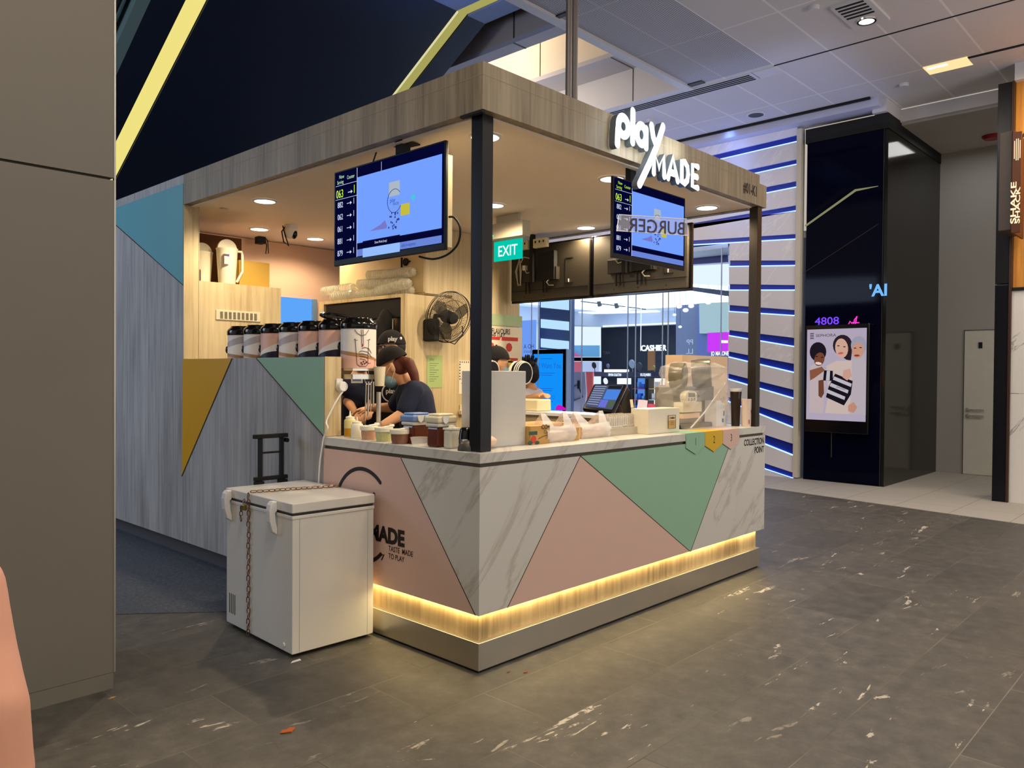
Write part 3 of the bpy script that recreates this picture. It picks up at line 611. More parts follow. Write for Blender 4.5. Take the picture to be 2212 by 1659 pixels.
# track rail with spots
b = MB(); p, q = xl(1255, 651, 3.42), xl(1395, 668, 3.42); b.tube([p, q], 0.015, 6)
t = thing('track_light', 'dark ceiling track with round spots inside the shop', 'track light', (p.x, p.y, 3.42)); b.build('rail', DGREY, t)
for (px, py, m_) in ((1247, 653, 0), (1296, 656, 1), (1333, 660, 1), (1356, 666, 0)):
    c = xl(px, py, 3.38); MB().cyl(c + Vector((-.06, 0, .06)), c + Vector((.0, 0, -.06)), 0.05, 0.06).build('spot', [LW, DGREY][m_], t)
for i, (px, py) in enumerate(((1467, 662), (1493, 661), (1481, 670), (1509, 641), (1551, 647), (1530, 653), (1457, 680), (1469, 706))):
    c = at(px, py, 'x', 12.0); r_ = 0.055 if i < 6 else 0.035
    one('shop_spot', 'small round bright spotlight hanging in the right half of the shop', 'spotlight', MB().ell(c, (r_, r_ * 1.2, r_ * 0.8), 14, 8), LW, 'shop spotlights behind the window')
    MB().cyl(c, (c.x, c.y, 3.5), .004, seg=6).build('drop_rod', DGREY, bpy.data.objects[[o.name for o in COL.objects if o.name.startswith('shop_spot')][-1]])
# side panels inside the shop (each a separate display wall)
def vpanel(name, lb, cat, x, pts, m_, th=0.04):
    b = MB(); b.prism([at(a, c, 'x', x) for a, c in pts], (th, 0, 0)); return one(name, lb, cat, b, m_)
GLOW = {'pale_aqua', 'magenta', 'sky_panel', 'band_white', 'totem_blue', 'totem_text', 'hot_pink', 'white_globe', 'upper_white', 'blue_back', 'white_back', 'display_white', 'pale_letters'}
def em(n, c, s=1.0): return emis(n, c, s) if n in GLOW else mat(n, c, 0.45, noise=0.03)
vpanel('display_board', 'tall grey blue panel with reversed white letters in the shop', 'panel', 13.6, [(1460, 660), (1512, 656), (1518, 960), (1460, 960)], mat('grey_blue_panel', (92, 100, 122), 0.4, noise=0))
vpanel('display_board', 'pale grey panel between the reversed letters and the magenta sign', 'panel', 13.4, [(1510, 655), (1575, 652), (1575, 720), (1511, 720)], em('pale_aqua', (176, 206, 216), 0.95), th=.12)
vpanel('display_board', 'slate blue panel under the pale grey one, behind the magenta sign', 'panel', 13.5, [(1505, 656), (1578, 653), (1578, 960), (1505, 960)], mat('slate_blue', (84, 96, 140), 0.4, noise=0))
t = thing('magenta_sign', 'bright magenta light box with white lettering below it, in the shop', 'light box', at(1552, 740, 'x', 13.2))
b = MB(); b.prism([at(a, c, 'x', 13.2) for a, c in ((1528, 719), (1572, 717), (1572, 758), (1528, 760))], (0.3, 0, 0)); b.build('light_panel', em('magenta', (206, 60, 240), 1.1), t)
b = MB(); b.prism([at(a, c, 'x', 13.19) for a, c in ((1556, 735), (1572, 735), (1572, 741), (1556, 741))], (0.01, 0, 0)); b.build('white_patch', LW, t)
b = MB(); b.text('JO MALONE LO', at(1536, 768, 'x', 13.19), RU, RV, 0.13, bold=0.003, sx=0.62); b.build('lettering', LW, t)
b = MB(); b.text('PP', at(1498, 744, 'x', 8.38), RU, RV, 0.115, mirror=True, sx=1.1); b.text('LL', at(1498, 764, 'x', 8.38), RU, RV, 0.115, mirror=True, sx=1.2)
one('window_lettering', 'white reversed letters PP over LL on the shop glass', 'lettering', b, em('pale_letters', (190, 205, 240), 0.9))
b = MB(); b.text('CAFE', at(1318, 765, 'x', 8.38), RU, RV, 0.07, mirror=True, sx=1.2); b.text('ASV', at(1420, 798, 'x', 8.38), RU, RV, 0.05, mirror=True)
b = MB(); b.text('ART', at(1318, 765, 'x', 8.38), RU, RV, 0.075, mirror=True, sx=1.1)
one('window_lettering', 'faint grey reversed letters on the dark part of the shop glass', 'lettering', b, em('faint_letters', (110, 118, 140), 0.7))
b = MB(); b.text('HO  A', at(1158, 755, 'x', 8.38), RU, RV, 0.11, mirror=False, align='RIGHT') 
b = MB(); b.text('A OH', at(1131, 753, 'x', 8.37), RU, RV, 0.115, sx=0.95); b.text('COLLEC', at(1131, 762, 'x', 8.37), RU, RV, 0.06, mirror=False, sx=0.9)
one('window_lettering', 'pale lettering on the blue light panel at the left of the shop glass', 'lettering', b, em('blue_grey_letters', (90, 110, 170), 0.8))
# lettering and column at left
vpanel('light_box', 'pale blue light panel at the left end of the shop window', 'light box', 9.0, [(1100, 694), (1156, 691), (1156, 960), (1100, 960)], em('sky_panel', (120, 165, 255), 0.95))
c0 = at(1165, 700, 'x', 9.6); c1 = at(1231, 700, 'x', 9.6)
t = thing('striped_column', 'dark column with glowing white horizontal bands in the shop', 'column', (9.6, (c0.y + c1.y) / 2, 0))
MB().box(9.6, 9.75, c1.y, c0.y, 0.02, 3.5).build('shaft', mat('column_dark', (90, 108, 144), 0.3, noise=0), t)
for a, c in ((640, 668), (693, 712), (735, 754)):
    b = MB(); b.prism([at(1168, a - 4, 'x', 9.58), at(1228, a + 2, 'x', 9.58), at(1228, c + 2, 'x', 9.58), at(1168, c - 4, 'x', 9.58)], (0.02, 0, 0)); b.build('light_band', em('band_white', (190, 225, 250), 1.1), t)
# blue information totem
t = thing('information_totem', 'upright touch screen totem glowing bright blue behind the customer', 'totem', (8.9, 7.15, 0))
MB().box(8.86, 8.98, 6.72, 7.60, 0.02, 1.97).build('case', BLACKG, t, bevel=0.02)
MB().box(8.855, 8.99, 6.70, 6.72, 0.02, 1.96).build('edge_trim', mat('light_blue_trim', (190, 205, 235), 0.3, noise=0), t)
s_ = MB().box(8.85, 8.86, 6.80, 7.54, 0.5, 1.88).build('display', em('totem_blue', (20, 150, 255), 1.0), t)
b = MB(); b.text('I Want You', (8.848, 7.40, 1.60), RU, RV, 0.15, sx=0.8)
for k, (z, w_) in enumerate(((1.78, .3), (1.50, .42), (1.46, .3), (1.20, .35), (1.16, .3), (0.95, .34), (0.92, .2))): b.box(8.846, 8.849, 7.2 - w_ / 2, 7.2 + w_ / 2, z, z + 0.012)
for yy in (7.36, 7.02): b.lathe((8.846, yy, 1.04), [(0.028, 0), (0.036, 0), (0.036, 0.004)], 16, axis=(-1, 0, 0))
b.build('screen_text', em('totem_text', (30, 110, 220), 0.9), s_)
b = MB(); b.prism([at(x, y, 'x', 8.847) for x, y in ((1200, 880), (1206, 874), (1213, 876), (1222, 882), (1222, 886), (1200, 886))], (0.002, 0, 0)); b.build('pink_shape', em('hot_pink', (220, 20, 190), 1.0), s_)
# displays inside the shop
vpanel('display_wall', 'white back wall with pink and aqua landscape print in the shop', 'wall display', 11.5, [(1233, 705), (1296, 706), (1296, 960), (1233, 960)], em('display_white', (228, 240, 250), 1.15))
vpanel('landscape_print', 'aqua and pink printed strip on the shop wall', 'print', 11.45, [(1233, 746), (1294, 746), (1294, 771), (1233, 771)], em('aqua_print', (130, 190, 220), 0.9))
vpanel('landscape_print', 'pink patch at the lower left of the aqua printed strip', 'print', 11.43, [(1233, 756), (1258, 771), (1233, 771)], em('pink_print', (226, 120, 160), 0.9))
vpanel('display_header', 'black header shelf under the landscape print', 'shelf', 11.44, [(1231, 772), (1295, 772), (1295, 780), (1231, 780)], BLACKG, th=.06)
vpanel('poster_panel', 'coral pink poster under the black header shelf', 'poster', 11.4, [(1233, 781), (1256, 781), (1256, 812), (1233, 812)], em('coral', (235, 110, 120), 0.9), th=.1)
vpanel('poster_panel', 'white poster with grey bottles beside the coral poster', 'poster', 11.4, [(1258, 781), (1294, 781), (1294, 808), (1258, 808)], em('white_poster', (225, 225, 235), 0.9), th=.1)
vpanel('poster_panel', 'red and lavender poster standing left of the checkout screen', 'poster', 10.8, [(1262, 803), (1280, 803), (1278, 960), (1264, 960)], em('red_poster', (226, 96, 90), 0.85))
vpanel('poster_panel', 'grey and beige leaning poster beside the red one', 'poster', 10.6, [(1238, 803), (1263, 803), (1266, 850), (1256, 960), (1238, 960)], em('grey_beige', (176, 162, 168), 0.8))
b = MB(); b.tube([at(1238, 835, 'x', 10.59), at(1249, 831, 'x', 10.59), at(1258, 858, 'x', 10.59), at(1239, 866, 'x', 10.59)], 0.012, 6, closed=True)
one('wire_frame', 'black wire outline in front of the leaning grey poster', 'frame', b, BLACKM)
vpanel('black_plaque', 'small upright black bar in front of the leaning grey poster', 'plaque', 10.56, [(1247, 822), (1250, 822), (1250, 840), (1247, 840)], BLACKM)
# gondola with headers
vpanel('shelf_header', 'grey header with white SEPHORA COLLECTION lettering above the checkout screen', 'shelf header', 11.0, [(1283, 803), (1369, 803), (1369, 813), (1283, 813)], mat('header_grey', (70, 76, 96), 0.4, noise=0), th=.3)
vpanel('shelf_header', 'grey header with white SOL DE JANEIRO lettering right of the first header', 'shelf header', 11.0, [(1370, 803), (1470, 803), (1470, 813), (1370, 813)], mat('header_grey', (70, 76, 96), 0.4, noise=0), th=.3)
b = MB(); b.text('SEPHORA COLLECTION', at(1314, 812, 'x', 10.98), RU, RV, 0.075, bold=.002, sx=0.42); one('header_lettering', 'white SEPHORA COLLECTION lettering on the left shelf header', 'lettering', b, LW)
b = MB(); b.text('SOL DE JANEIRO', at(1383, 812, 'x', 10.98), RU, RV, 0.075, bold=.002, sx=0.46); one('header_lettering', 'white SOL DE JANEIRO lettering on the right shelf header', 'lettering', b, LW)
b = MB(); b.text('CASHIER', at(1385, 758, 'x', 11.5), RU, RV, 0.17, bold=.004, sx=0.95, ext=.01)
g_ = at(1384, 758, 'x', 11.5); b.tube([g_, (g_.x, g_.y, 3.5)], 0.008, 5)
one('cashier_sign', 'white glowing CASHIER letters hanging before the black wall', 'sign', b, LW)
vpanel('light_tag', 'white glowing horizontal bar above the left shelf header', 'sign', 10.9, [(1305, 798), (1347, 798), (1347, 804), (1305, 804)], LW, th=.2)
def shelfunit(lb, x, px0, px1, py0, py1, rows, cols, back, prods):
    p = at(px0, py1, 'x', x); t = thing('shelf_unit', lb, 'shelf', (x + .1, p.y, 0))
    ya, yb = at(px0, py0, 'x', x).y, at(px1, py0, 'x', x).y; zt, zb = at(px0, py0, 'x', x).z, at(px0, py1, 'x', x).z
    MB().box(x + .2, x + .24, yb, ya, 0.02, zt).build('back', back, t)
    b = MB(); b.box(x, x + .24, ya - .02, ya, .02, zt); b.box(x, x + .24, yb, yb + .02, .02, zt); b.build('frame', DGREY, t)
    for r_ in range(rows):
        z = zb + (zt - zb) * r_ / rows; MB().box(x, x + .2, yb, ya, z, z + .015).build('shelf', cols[r_ % len(cols)], t)
        yy = yb + .05; k = 0
        while yy < ya - .09:
            w_ = random.uniform(.05, .09); h_ = random.uniform(.3, .62) * (zt - zb) / rows
            one('cosmetics_pack', prods[0] + ' on ' + lb.split(' ')[0] + ' ' + lb.split(' ')[1] + ' shelves of the shop', 'cosmetics', MB().box(x + .03, x + .12, yy, yy + w_, z + .015, z + .015 + h_), prods[1][(k + r_) % len(prods[1])], prods[2])
            yy += w_ + random.uniform(.02, .06); k += 1
BE = em('box_blue', (60, 110, 220), .9); RE = em('box_red', (230, 60, 70), .9); YE_ = em('box_yellow', (246, 190, 80), 1.0); OR = em('box_orange', (236, 150, 40), 1.0); WE = em('box_white', (240, 236, 230), 1.0); PE = em('box_pink', (236, 130, 160), .9)
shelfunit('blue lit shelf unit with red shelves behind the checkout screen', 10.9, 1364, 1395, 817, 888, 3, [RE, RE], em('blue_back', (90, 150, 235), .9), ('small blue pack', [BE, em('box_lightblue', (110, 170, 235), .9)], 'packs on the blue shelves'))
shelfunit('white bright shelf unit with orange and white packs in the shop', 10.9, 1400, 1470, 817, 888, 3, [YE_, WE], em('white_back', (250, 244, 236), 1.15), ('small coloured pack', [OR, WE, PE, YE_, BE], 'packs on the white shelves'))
vpanel('display_block', 'white glowing display ledge right behind the top of the checkout screen', 'display', 10.95, [(1333, 817), (1361, 817), (1361, 830), (1333, 830)], LW)
# round mirrors
for i, (px, py, rx, c, lb) in enumerate(((1284, 789, 9, BLACKM, 'black round mirror on a stand at the left of the black wall'), (1314, 790, 6, em('grey_mirror', (120, 130, 150), .8), 'small grey tilted mirror in front of the black wall'), (1366, 786, 12, em('lit_mirror', (170, 182, 205), .85), 'pale tilted round mirror in the middle of the black wall'), (1382, 792, 12, em('dark_mirror', (70, 78, 96), .8), 'dark grey round mirror right behind the pale tilted one'), (1413, 794, 6, em('amber_mirror', (214, 190, 100), .85), 'small amber round mirror right of the dark grey one'), (1309, 823, 9, em('white_globe', (240, 245, 255), 1.1), 'bright white round lamp above the checkout screen'))):
    c0 = at(px, py, 'x', 11.16 + 0.012 * i); s1 = rx * 13.9 / 1696 * 0.95
    b = MB(); b.lathe(c0, [(0.001, 0), (s1, 0), (s1, 0.02), (0.001, 0.02)], 24, axis=(-1, 0.3, -0.2)); b.cyl(c0, (c0.x + .02, c0.y, at(px, 803, 'x', 11.1).z if i != 5 else c0.z + .05), 0.008)
    one('round_mirror' if i != 5 else 'globe_lamp', lb, 'mirror' if i != 5 else 'lamp', b, c)
vpanel('product_poster', 'small aqua poster with a bottle at the right of the black wall', 'poster', 11.2, [(1441, 784), (1459, 784), (1459, 805), (1441, 805)], em('aqua_poster', (130, 205, 230), .95))
vpanel('amber_column', 'narrow amber lit column before the black wall', 'column', 14.0, [(1399, 757), (1414, 757), (1414, 800), (1399, 800)], em('amber_column', (110, 70, 34), .7))
vpanel('light_window', 'bright white upper window of the shop beside the menu screens', 'window', 9.3, [(1480, 575), (1572, 570), (1572, 618), (1480, 612)], em('upper_white', (225, 236, 255), 1.2))
vpanel('light_window', 'lilac grey upper glass strip of the shop beside the menu screens', 'window', 9.28, [(1480, 530), (1570, 528), (1570, 566), (1480, 572)], em('lilac_strip', (130, 130, 190), .8))
vpanel('light_window', 'grey slanted beam below the bright upper window', 'beam', 9.26, [(1480, 618), (1572, 628), (1572, 640), (1480, 626)], em('grey_beam', (120, 140, 180), .8))
# ================================================================== KIOSK
XE = 3.15
def yv(y, z, x=0.0): return Vector((x, y, z))
kt = thing('service_counter', 'L-shaped kiosk counter with marble, pink and mint triangle panels', 'counter', (0, 0, 0))
# front (right-hand) face, y = 0
Zb, Zt = 0.284, 1.027
b = MB(); b.box(0.022, 3.055, 0.024, 0.08, 0.1505, Zb + .05); b.box(0.024, 0.08, 0.08, 1.378, 0.1505, Zb + .05); b.build('wood_band', woodmat('band_wood', (120, 98, 66), (168, 144, 104), (188, 166, 126)), kt)
b = MB(); b.box(-0.01, 3.06, -0.01, 0.06, 0.012, 0.1505); b.box(-0.01, 0.06, 0.06, 1.378, 0.012, 0.1505); b.build('kick_plate', STEEL, kt, bevel=0.0015)
b = MB(); b.box(0.005, 3.05, 0.005, 0.06, 0.0, 0.012); b.box(0.005, 0.06, 0.06, 1.378, 0.0, 0.012); b.build('floor_gap', BLACKM, kt)
def fpanel(nm, pts, m_, th=0.018, y=0.0): # pts in (x,z) on the y=0 face
    b = MB(); b.prism([(a, y, c) for a, c in pts], (0, th, 0)); return b.build(nm, m_, kt)
fpanel('marble_panel', [(0, Zb), (0.205, Zb), (0.80, Zt), (0, Zt)], MARB)
fpanel('pink_panel', [(0.209, Zb), (2.023, Zb), (0.805, Zt)], PINK)
fpanel('mint_panel', [(2.030, Zb), (2.60, Zt), (0.812, Zt)], MINT)
fpanel('marble_panel', [(2.036, Zb), (XE, Zb), (XE, Zt), (2.606, Zt)], MARB)
def lpanel(nm, pts, m_, th=0.018, x=0.0):
    b = MB(); b.prism([(x, a, c) for a, c in pts], (th, 0, 0)); return b.build(nm, m_, kt)
lpanel('marble_panel', [(0.018, Zb), (0.018, Zt), (0.621, Zt), (0.022, Zb)], MARB)
lpanel('pink_panel', [(0.026, Zb), (0.625, Zt), (1.378, Zt), (1.378, Zb)], PINK)
b = MB(); b.box(0.012, XE, 0.012, 0.022, Zb + .004, Zt); b.box(0.012, 0.022, 0.022, 1.378, Zb + .004, Zt); b.build('panel_joints', LINE, kt)
fx = (Vector((0, -.0006, 0)), X, Z, -Y); fy = (Vector((-.0006, 0, 0)), -Y, Z, -X)
for p, q in (((.207, Zb), (.803, Zt)), ((.808, Zt), (2.027, Zb)), ((2.033, Zb), (2.603, Zt))): MB().ribbon([p, q], .0045, fx, -.0004, .0004).build('joint_line', LINE, kt)
MB().ribbon([(-.024, Zb), (-.623, Zt)], .005, fy, -.0004, .0004).build('joint_line', LINE, kt)
b = MB(); b.box(0.016, XE - 0.01, 0.016, 0.06, Zt, 1.0465); b.box(0.016, 0.06, 0.06, 1.378, Zt, 1.0465); b.build('shadow_groove', mat('groove_brown', (92, 82, 66), .7), kt)
b = MB(); b.prism([(0, 0, 1.0465), (3.16, 0, 1.0465), (3.16, 0.45, 1.0465), (0.50, 0.45, 1.0465), (0.50, 1.378, 1.0465), (0, 1.378, 1.0465)], (0, 0, 0.051)); b.build('worktop', MARB, kt, bevel=0.002)
MB().box(0.08, XE - .02, 0.08, 0.43, 0, 1.04).box(0.08, 0.48, 0.43, 1.37, 0, 1.04).build('cabinet_core', WOODK, kt)
MB().box(XE - .02, XE, 0.012, 0.45, Zb, 1.04).build('end_panel', MARB, kt)
# queue number tags, lettering
for i, (x0, c, n) in enumerate(((1.951, MINT, '1'), (2.205, YEL, '2'), (2.459, PINK, '3'))):
    b = MB(); b.prism([(x0, -0.006, 1.098), (x0 + .25, -0.006, 1.098), (x0 + .25, -0.006, 1.03 - .03), (x0 + .125, -0.006, 0.95), (x0, -0.006, 1.0)], (0, 0.006, 0))
    b.prism([(x0, -0.006, 1.098), (x0 + .25, -0.006, 1.098), (x0 + .25 + .17 * 0, 0.16, 1.098), (x0, 0.16, 1.098)], (0, 0, 0.0012))
    t = tag(b.build('number_tag', c), ['mint green tag numbered 1 folded over the counter edge', 'yellow tag numbered 2 folded over the counter edge', 'pink tag numbered 3 folded over the counter edge'][i], 'tag', 'numbered collection tags')
    b = MB(); b.text(n, (x0 + .125, -0.0065, 1.012), X, Z, 0.075, align='CENTER', sx=0.8); b.build('number', INK, t)
    b = MB(); b.tube([(x0, -.003, 1.0), (x0 + .125, -.003, .95), (x0 + .25, -.003, 1.0)], 0.002, 5); b.build('shadow_edge', LINE, t)
b = MB(); b.text('COLLECTION', (XE - .02, -0.001, 0.962), X, Z, 0.068, align='RIGHT', bold=.0016, sx=0.80); b.text('POINT', (XE - .02, -0.001, 0.895), X, Z, 0.068, align='RIGHT', bold=.0016, sx=.80)
b.build('collection_lettering', INK, kt)
# logo on the pink side panel (u = -y, v = z)
fr = (Vector((0, 0, 0)), -Y, Z, -X)
def arc(cx, cz, rx, rz, a0, a1, n=28): return [(-(cx) + rx * math.cos(math.radians(a0 + (a1 - a0) * i / n)), cz + rz * math.sin(math.radians(a0 + (a1 - a0) * i / n))) for i in range(n + 1)]
b = MB(); b.ribbon(arc(0.98, 0.665, 0.27, 0.27, 50, 312, 60), 0.022, fr, 0.0, 0.002)
b.ribbon([(-0.79, .435), (-0.768, .468), (-.79, .462)], 0.008, fr, 0, .002)
b.text('MADE', (-0.002, 0.588, 0.542), RU, RV, 0.118, align='RIGHT', bold=.006, sx=1.0)
b.text('play', (-0.002, 0.90, 0.665), RU, RV, 0.2, align='RIGHT', bold=.004, sx=0.8); b.ribbon([(-0.865, .80), (-0.97, .54)], .02, fr, 0, .002)
b.build('round_logo', INK, kt)
sf = None
b = MB(); b.text('TASTE  MADE', (-0.002, 0.728, 0.497), RU, RV, 0.042, bold=.0004, sx=0.84); b.text('TO PLAY', (-0.002, 0.728, 0.455), RU, RV, 0.042, bold=.0004, sx=0.84)
b.build('slogan', mat('brown_ink', (60, 30, 26), .6), kt)
# LED strips under the panel lip
t = tag(MB().box(0.03, 3.05, 0.018, 0.0238, Zb - .002, Zb + .002).box(0.018, 0.0238, 0.03, 1.37, Zb - .002, Zb + .002).build('led_strip', emis('yellow_led', (255, 214, 90), 2.0)), 'yellow glowing light strip under the counter panels', 'light strip')
# ---- left wall of the kiosk
wt = thing('kiosk_side_wall', 'grey oak kiosk wall with turquoise, yellow and mint triangles', 'wall', (0, 3.0, 0))
YO = 3.355
b = MB(); b.box(0, 0.12, 1.378, YO, 0.1485, 1.592); b.box(0, 0.12, YO, 7.5, 0.1485, 3.043); b.build('wood_panel', WOODG, wt)
MB().box(0.10, 0.2, 1.385, 7.5, 0, 0.1485).build('plinth', mat('grey_plinth', (84, 84, 88), .5), wt)
MB().box(0.001, 0.119, 1.370, 1.378, 1.10, 1.594).box(0.001, 0.12, YO - .006, YO, 1.594, 2.806).build('warm_oak_edge', WOODI, wt)
def wtri(nm, pts, m_): 
    b = MB(); b.prism([(-0.003, a, c) for a, c in pts], (0.004, 0, 0)); b.build(nm, m_, wt)
wtri('turquoise_triangle', [(YO + .002, 2.975), (YO + .002, 2.178), (4.708, 2.811), (5.1, 2.985 - 0.0), (5.1, 2.975)], TEAL)
wtri('mustard_triangle', [(YO - .0, 1.590), (YO + .015, 0.67), (2.555, 1.590)], MUST)
wtri('mint_triangle', [(2.20, 1.590), (1.380, 1.590), (1.380, 1.108)], MINT)
b = MB(); fr2 = (Vector((-.004, 0, 0)), -Y, Z, -X)
for p, q in (((-YO, 2.176), (-5.2, 3.03)), ((-3.37, .665), (-2.553, 1.59)), ((-2.204, 1.59), (-1.38, 1.104))): b.ribbon([p, q], 0.006, fr2, -.001, .001)
b.build('triangle_joints', LINE, wt)
# ---- roof
rt = thing('kiosk_roof', 'pale oak clad kiosk roof with overhanging fascia', 'roof', (1.5, 3, 2.8))
b = MB(); b.box(0, 3.118, -0.002, 0.06, 2.8074, 2.9786); b.box(0, 3.0, -0.002, 0.06, 2.9786, 3.043); b.box(0, 0.06, 0.06, YO, 2.8074, 3.043); b.box(3.06, 3.118, 0.06, 3.0, 2.8074, 2.9786)
b.build('fascia', WOODK, rt)
MB().box(-0.0008, 3.0, -0.0028, -0.002, 2.977, 2.980).box(-0.0008, 0, -0.002, YO, 2.977, 2.980).build('fascia_seam', mat('seam_light', (150, 134, 106), .6), rt)
MB().box(0.03, 3.10, 0.03, 7.5, 2.815, 2.86).build('soffit', SOFF, rt)
b = MB(); b.box(0.06, 3.06, 0.06, 0.10, 2.800, 2.816); b.box(0.06, 0.10, 0.1, YO, 2.800, 2.816); b.build('soffit_trim', SOFF, rt)
MB().box(0.1, 3.0, 0.1, 7.5, 2.95, 3.0).build('roof_deck', DGREY, rt)
b = MB(); b.text('#01-K1', (2.733, -0.003, 2.872), X, Z, 0.105, bold=.004, sx=0.72); b.build('unit_number', INK, rt)
MB().box(-0.002, 0.02, 0.001, 0.16, 2.793, 2.806).build('black_bracket', BLACKM, rt)
# posts
b = MB(); b.box(0.045, 0.125, 0.045, 0.125, 1.0985, 2.81); one('corner_post', 'black square steel post at the near corner of the counter', 'post', b, mat('near_post_black', (20, 17, 16), .4, .3), bevel=.003)
b = MB(); b.box(3.00, 3.07, 0.01, 0.08, 1.0985, 2.81); one('corner_post', 'bronze square steel post at the far right end of the counter', 'post', b, BRONZE, bevel=.003)
# hanger rods rising from the roof to the ceiling
pr = at(1228, 190, 'y', 0.7); pq = at(1240, 190, 'y', 0.75)
b = MB(); b.cyl((pr.x, pr.y, 3.0), (pr.x, pr.y, 5.2), 0.022, 0.022, 14); b.cyl((pq.x, pq.y, 3.0), (pq.x, pq.y, 5.2), 0.026, 0.026, 14)
one('hanger_rods', 'pair of brown grey steel pipes rising from the kiosk roof', 'pipes', b, mat('galvanised_pipe', (120, 112, 108), .45, .6))
# ---- interior walls
DK = struct(MB().box(0.3, 3.1, 0.5, 6.0, 0.001, 0.006).build('floor_kiosk', mat('kiosk_floor', (70, 62, 56), .5)))
iw = thing('kiosk_oak_wall', 'light oak wall carrying the fan and posters', 'wall', (2.4, 2.6, 0))
MB().box(2.17, 3.09, 2.60, 2.68, 0, 2.812).build('wall_panel', WOODI, iw)
MB().box(1.62, 2.17, 2.60, 2.64, 0, 2.19).box(1.62, 2.17, 2.64, 3.95, 2.16, 2.19).box(1.62, 1.66, 2.64, 2.66, 0, 2.16).box(1.62, 1.7, 3.86, 3.95, 0, 2.16).build('cabinet_surround', WOODI, iw)
struct(MB().box(0.12, 3.1, 4.45, 4.55, 0, 2.81).build('wall_kiosk_back', mat('salmon_pink_wall', (230, 194, 170), .35, noise=.02)))
pa, pb = at(605, 641, 'y', 4.44), at(672, 652, 'y', 4.44); 
struct(MB().box(pa.x, pb.x, 4.43, 4.45, 1.4, pa.z).build('window_2', emis('blue_daylight_panel', (96, 170, 255), .95)))
struct(MB().box(pb.x, pb.x + .05, 4.40, 4.45, 1.3, pa.z + .0).build('trim_11', mat('grey_blue_reveal', (120, 150, 180), .5)))
# refrigerator in the surround
ft = thing('refrigerator', 'tall stainless steel refrigerator framed in black', 'refrigerator', (1.9, 3.2, 0))
MB().box(1.68, 2.15, 2.67, 3.85, 0.0, 2.15).build('body', mat('brushed_dark_steel', (120, 112, 100), .25, .9), ft)
MB().box(1.64, 1.68, 2.67, 3.85, 1.99, 2.15).box(1.64, 1.68, 3.72, 3.85, 0, 1.99).box(1.655, 1.68, 2.67, 2.73, 0, 1.99).build('black_frame', BLACKM, ft)
MB().cyl((1.64, 2.80, 1.35), (1.64, 2.80, 1.97), 0.018).build('handle', CHROME, ft)
MB().box(1.665, 1.68, 3.2, 3.21, 0, 1.99).build('door_gap', BLACKM, ft)
# cap and bag hanging on the refrigerator door
b = MB(); b.ell((1.52, 2.93, 1.80), (0.09, 0.17, 0.17)); b.ell((1.52, 2.90, 1.58), (0.08, 0.22, 0.25)); b.ell((1.58, 2.83, 1.95), (0.05, 0.08, 0.12)); b.cyl((1.6, 2.85, 1.9), (1.63, 2.8, 2.02), .01)
one('hanging_bag', 'black fabric bag and cap hung on the refrigerator handle', 'bag', b, BLKF, remesh=.02)
b = MB(); b.box(1.60, 1.64, 3.12, 3.38, 1.68, 2.0); one('hanging_cloth', 'dark grey cloth hanging on the refrigerator beside the black bag', 'cloth', b, mat('charcoal_cloth', (48, 44, 40), .9), bevel=.015)
# upper wall cabinet
ut = thing('wall_cabinet', 'beige upper cabinet with oak side beside the ceiling', 'cabinet', (1.83, 3.0, 2.2))
MB().box(1.83, 1.84, 2.60, 3.9, 2.22, 2.80).build('door', mat('beige_door', (206, 186, 142), .45), ut)
MB().box(1.84, 2.17, 2.595, 2.61, 2.21, 2.81).box(1.84, 2.17, 2.61, 3.9, 2.2, 2.24).build('side_panel', WOODI, ut)
b = MB(); c = at(877, 566, 'x', 1.825); b.lathe(c, [(.001, 0), (.035, 0), (.035, .008)], 16, axis=(-1, 0, 0)); b.prism([c + Vector((-.008, .02, .03)), c + Vector((-.008, -.075, .0)), c + Vector((-.008, .02, -.03))], (.006, 0, 0)); b.box(c.x - .01, c.x, c.y + .05, c.y + .065, c.z - .045, c.z + .045)
b.build('spade_sign', BLACKM, ut)
# bagged stacks of plastic cups on top of the refrigerator surround
def cupstack(name_, p0, p1, r, lb):
    p0 = Vector(p0); p1 = Vector(p1); d = (p1 - p0).normalized(); L = (p1 - p0).length; n = int(L / 0.028); prof = []
    prof.append((r * .05, 0)); prof.append((r * .85, 0.0))
    for k in range(n):
        h = L * k / n; prof += [(r, h + .003), (r, h + .009), (r * .86, h + .011), (r * .86, h + L / n)]
    prof += [(r * .8, L + .02), (r * .2, L + .05)]
    b = MB(); b.lathe(p0, prof, 18, 0, axis=d); return one('cup_stack', lb, 'cups', b, CLEARC, 'bagged cup stacks on the refrigerator', smooth=False)
CLEARC = mat('bagged_cups', (236, 232, 212), 0.12, alpha=0.5, noise=0.3, nscale=30)
cs = [((1.72, 3.85, 2.235), (1.72, 3.42, 2.235), 'lower left'), ((1.68, 3.95, 2.30), (1.70, 3.50, 2.31), 'upper left'), ((1.66, 3.75, 2.24), (1.66, 3.45, 2.24), 'front left'),
      ((1.66, 3.36, 2.235), (1.78, 2.72, 2.235), 'bottom row, front'), ((1.75, 3.38, 2.235), (1.79, 2.95, 2.235), 'bottom row, behind'), ((1.66, 3.34, 2.325), (1.78, 2.78, 2.32), 'second layer, front'),
      ((1.75, 3.34, 2.33), (1.79, 2.98, 2.33), 'second layer, behind'), ((1.70, 3.24, 2.405), (1.78, 2.70, 2.40), 'top layer'), ((1.64, 3.02, 2.24), (1.70, 2.66, 2.29), 'right end, slanting up')]
for a, c, w_ in cs: cupstack('cup_stack', a, c, 0.045, 'clear bagged roll of plastic cups on the refrigerator surround, ' + w_)
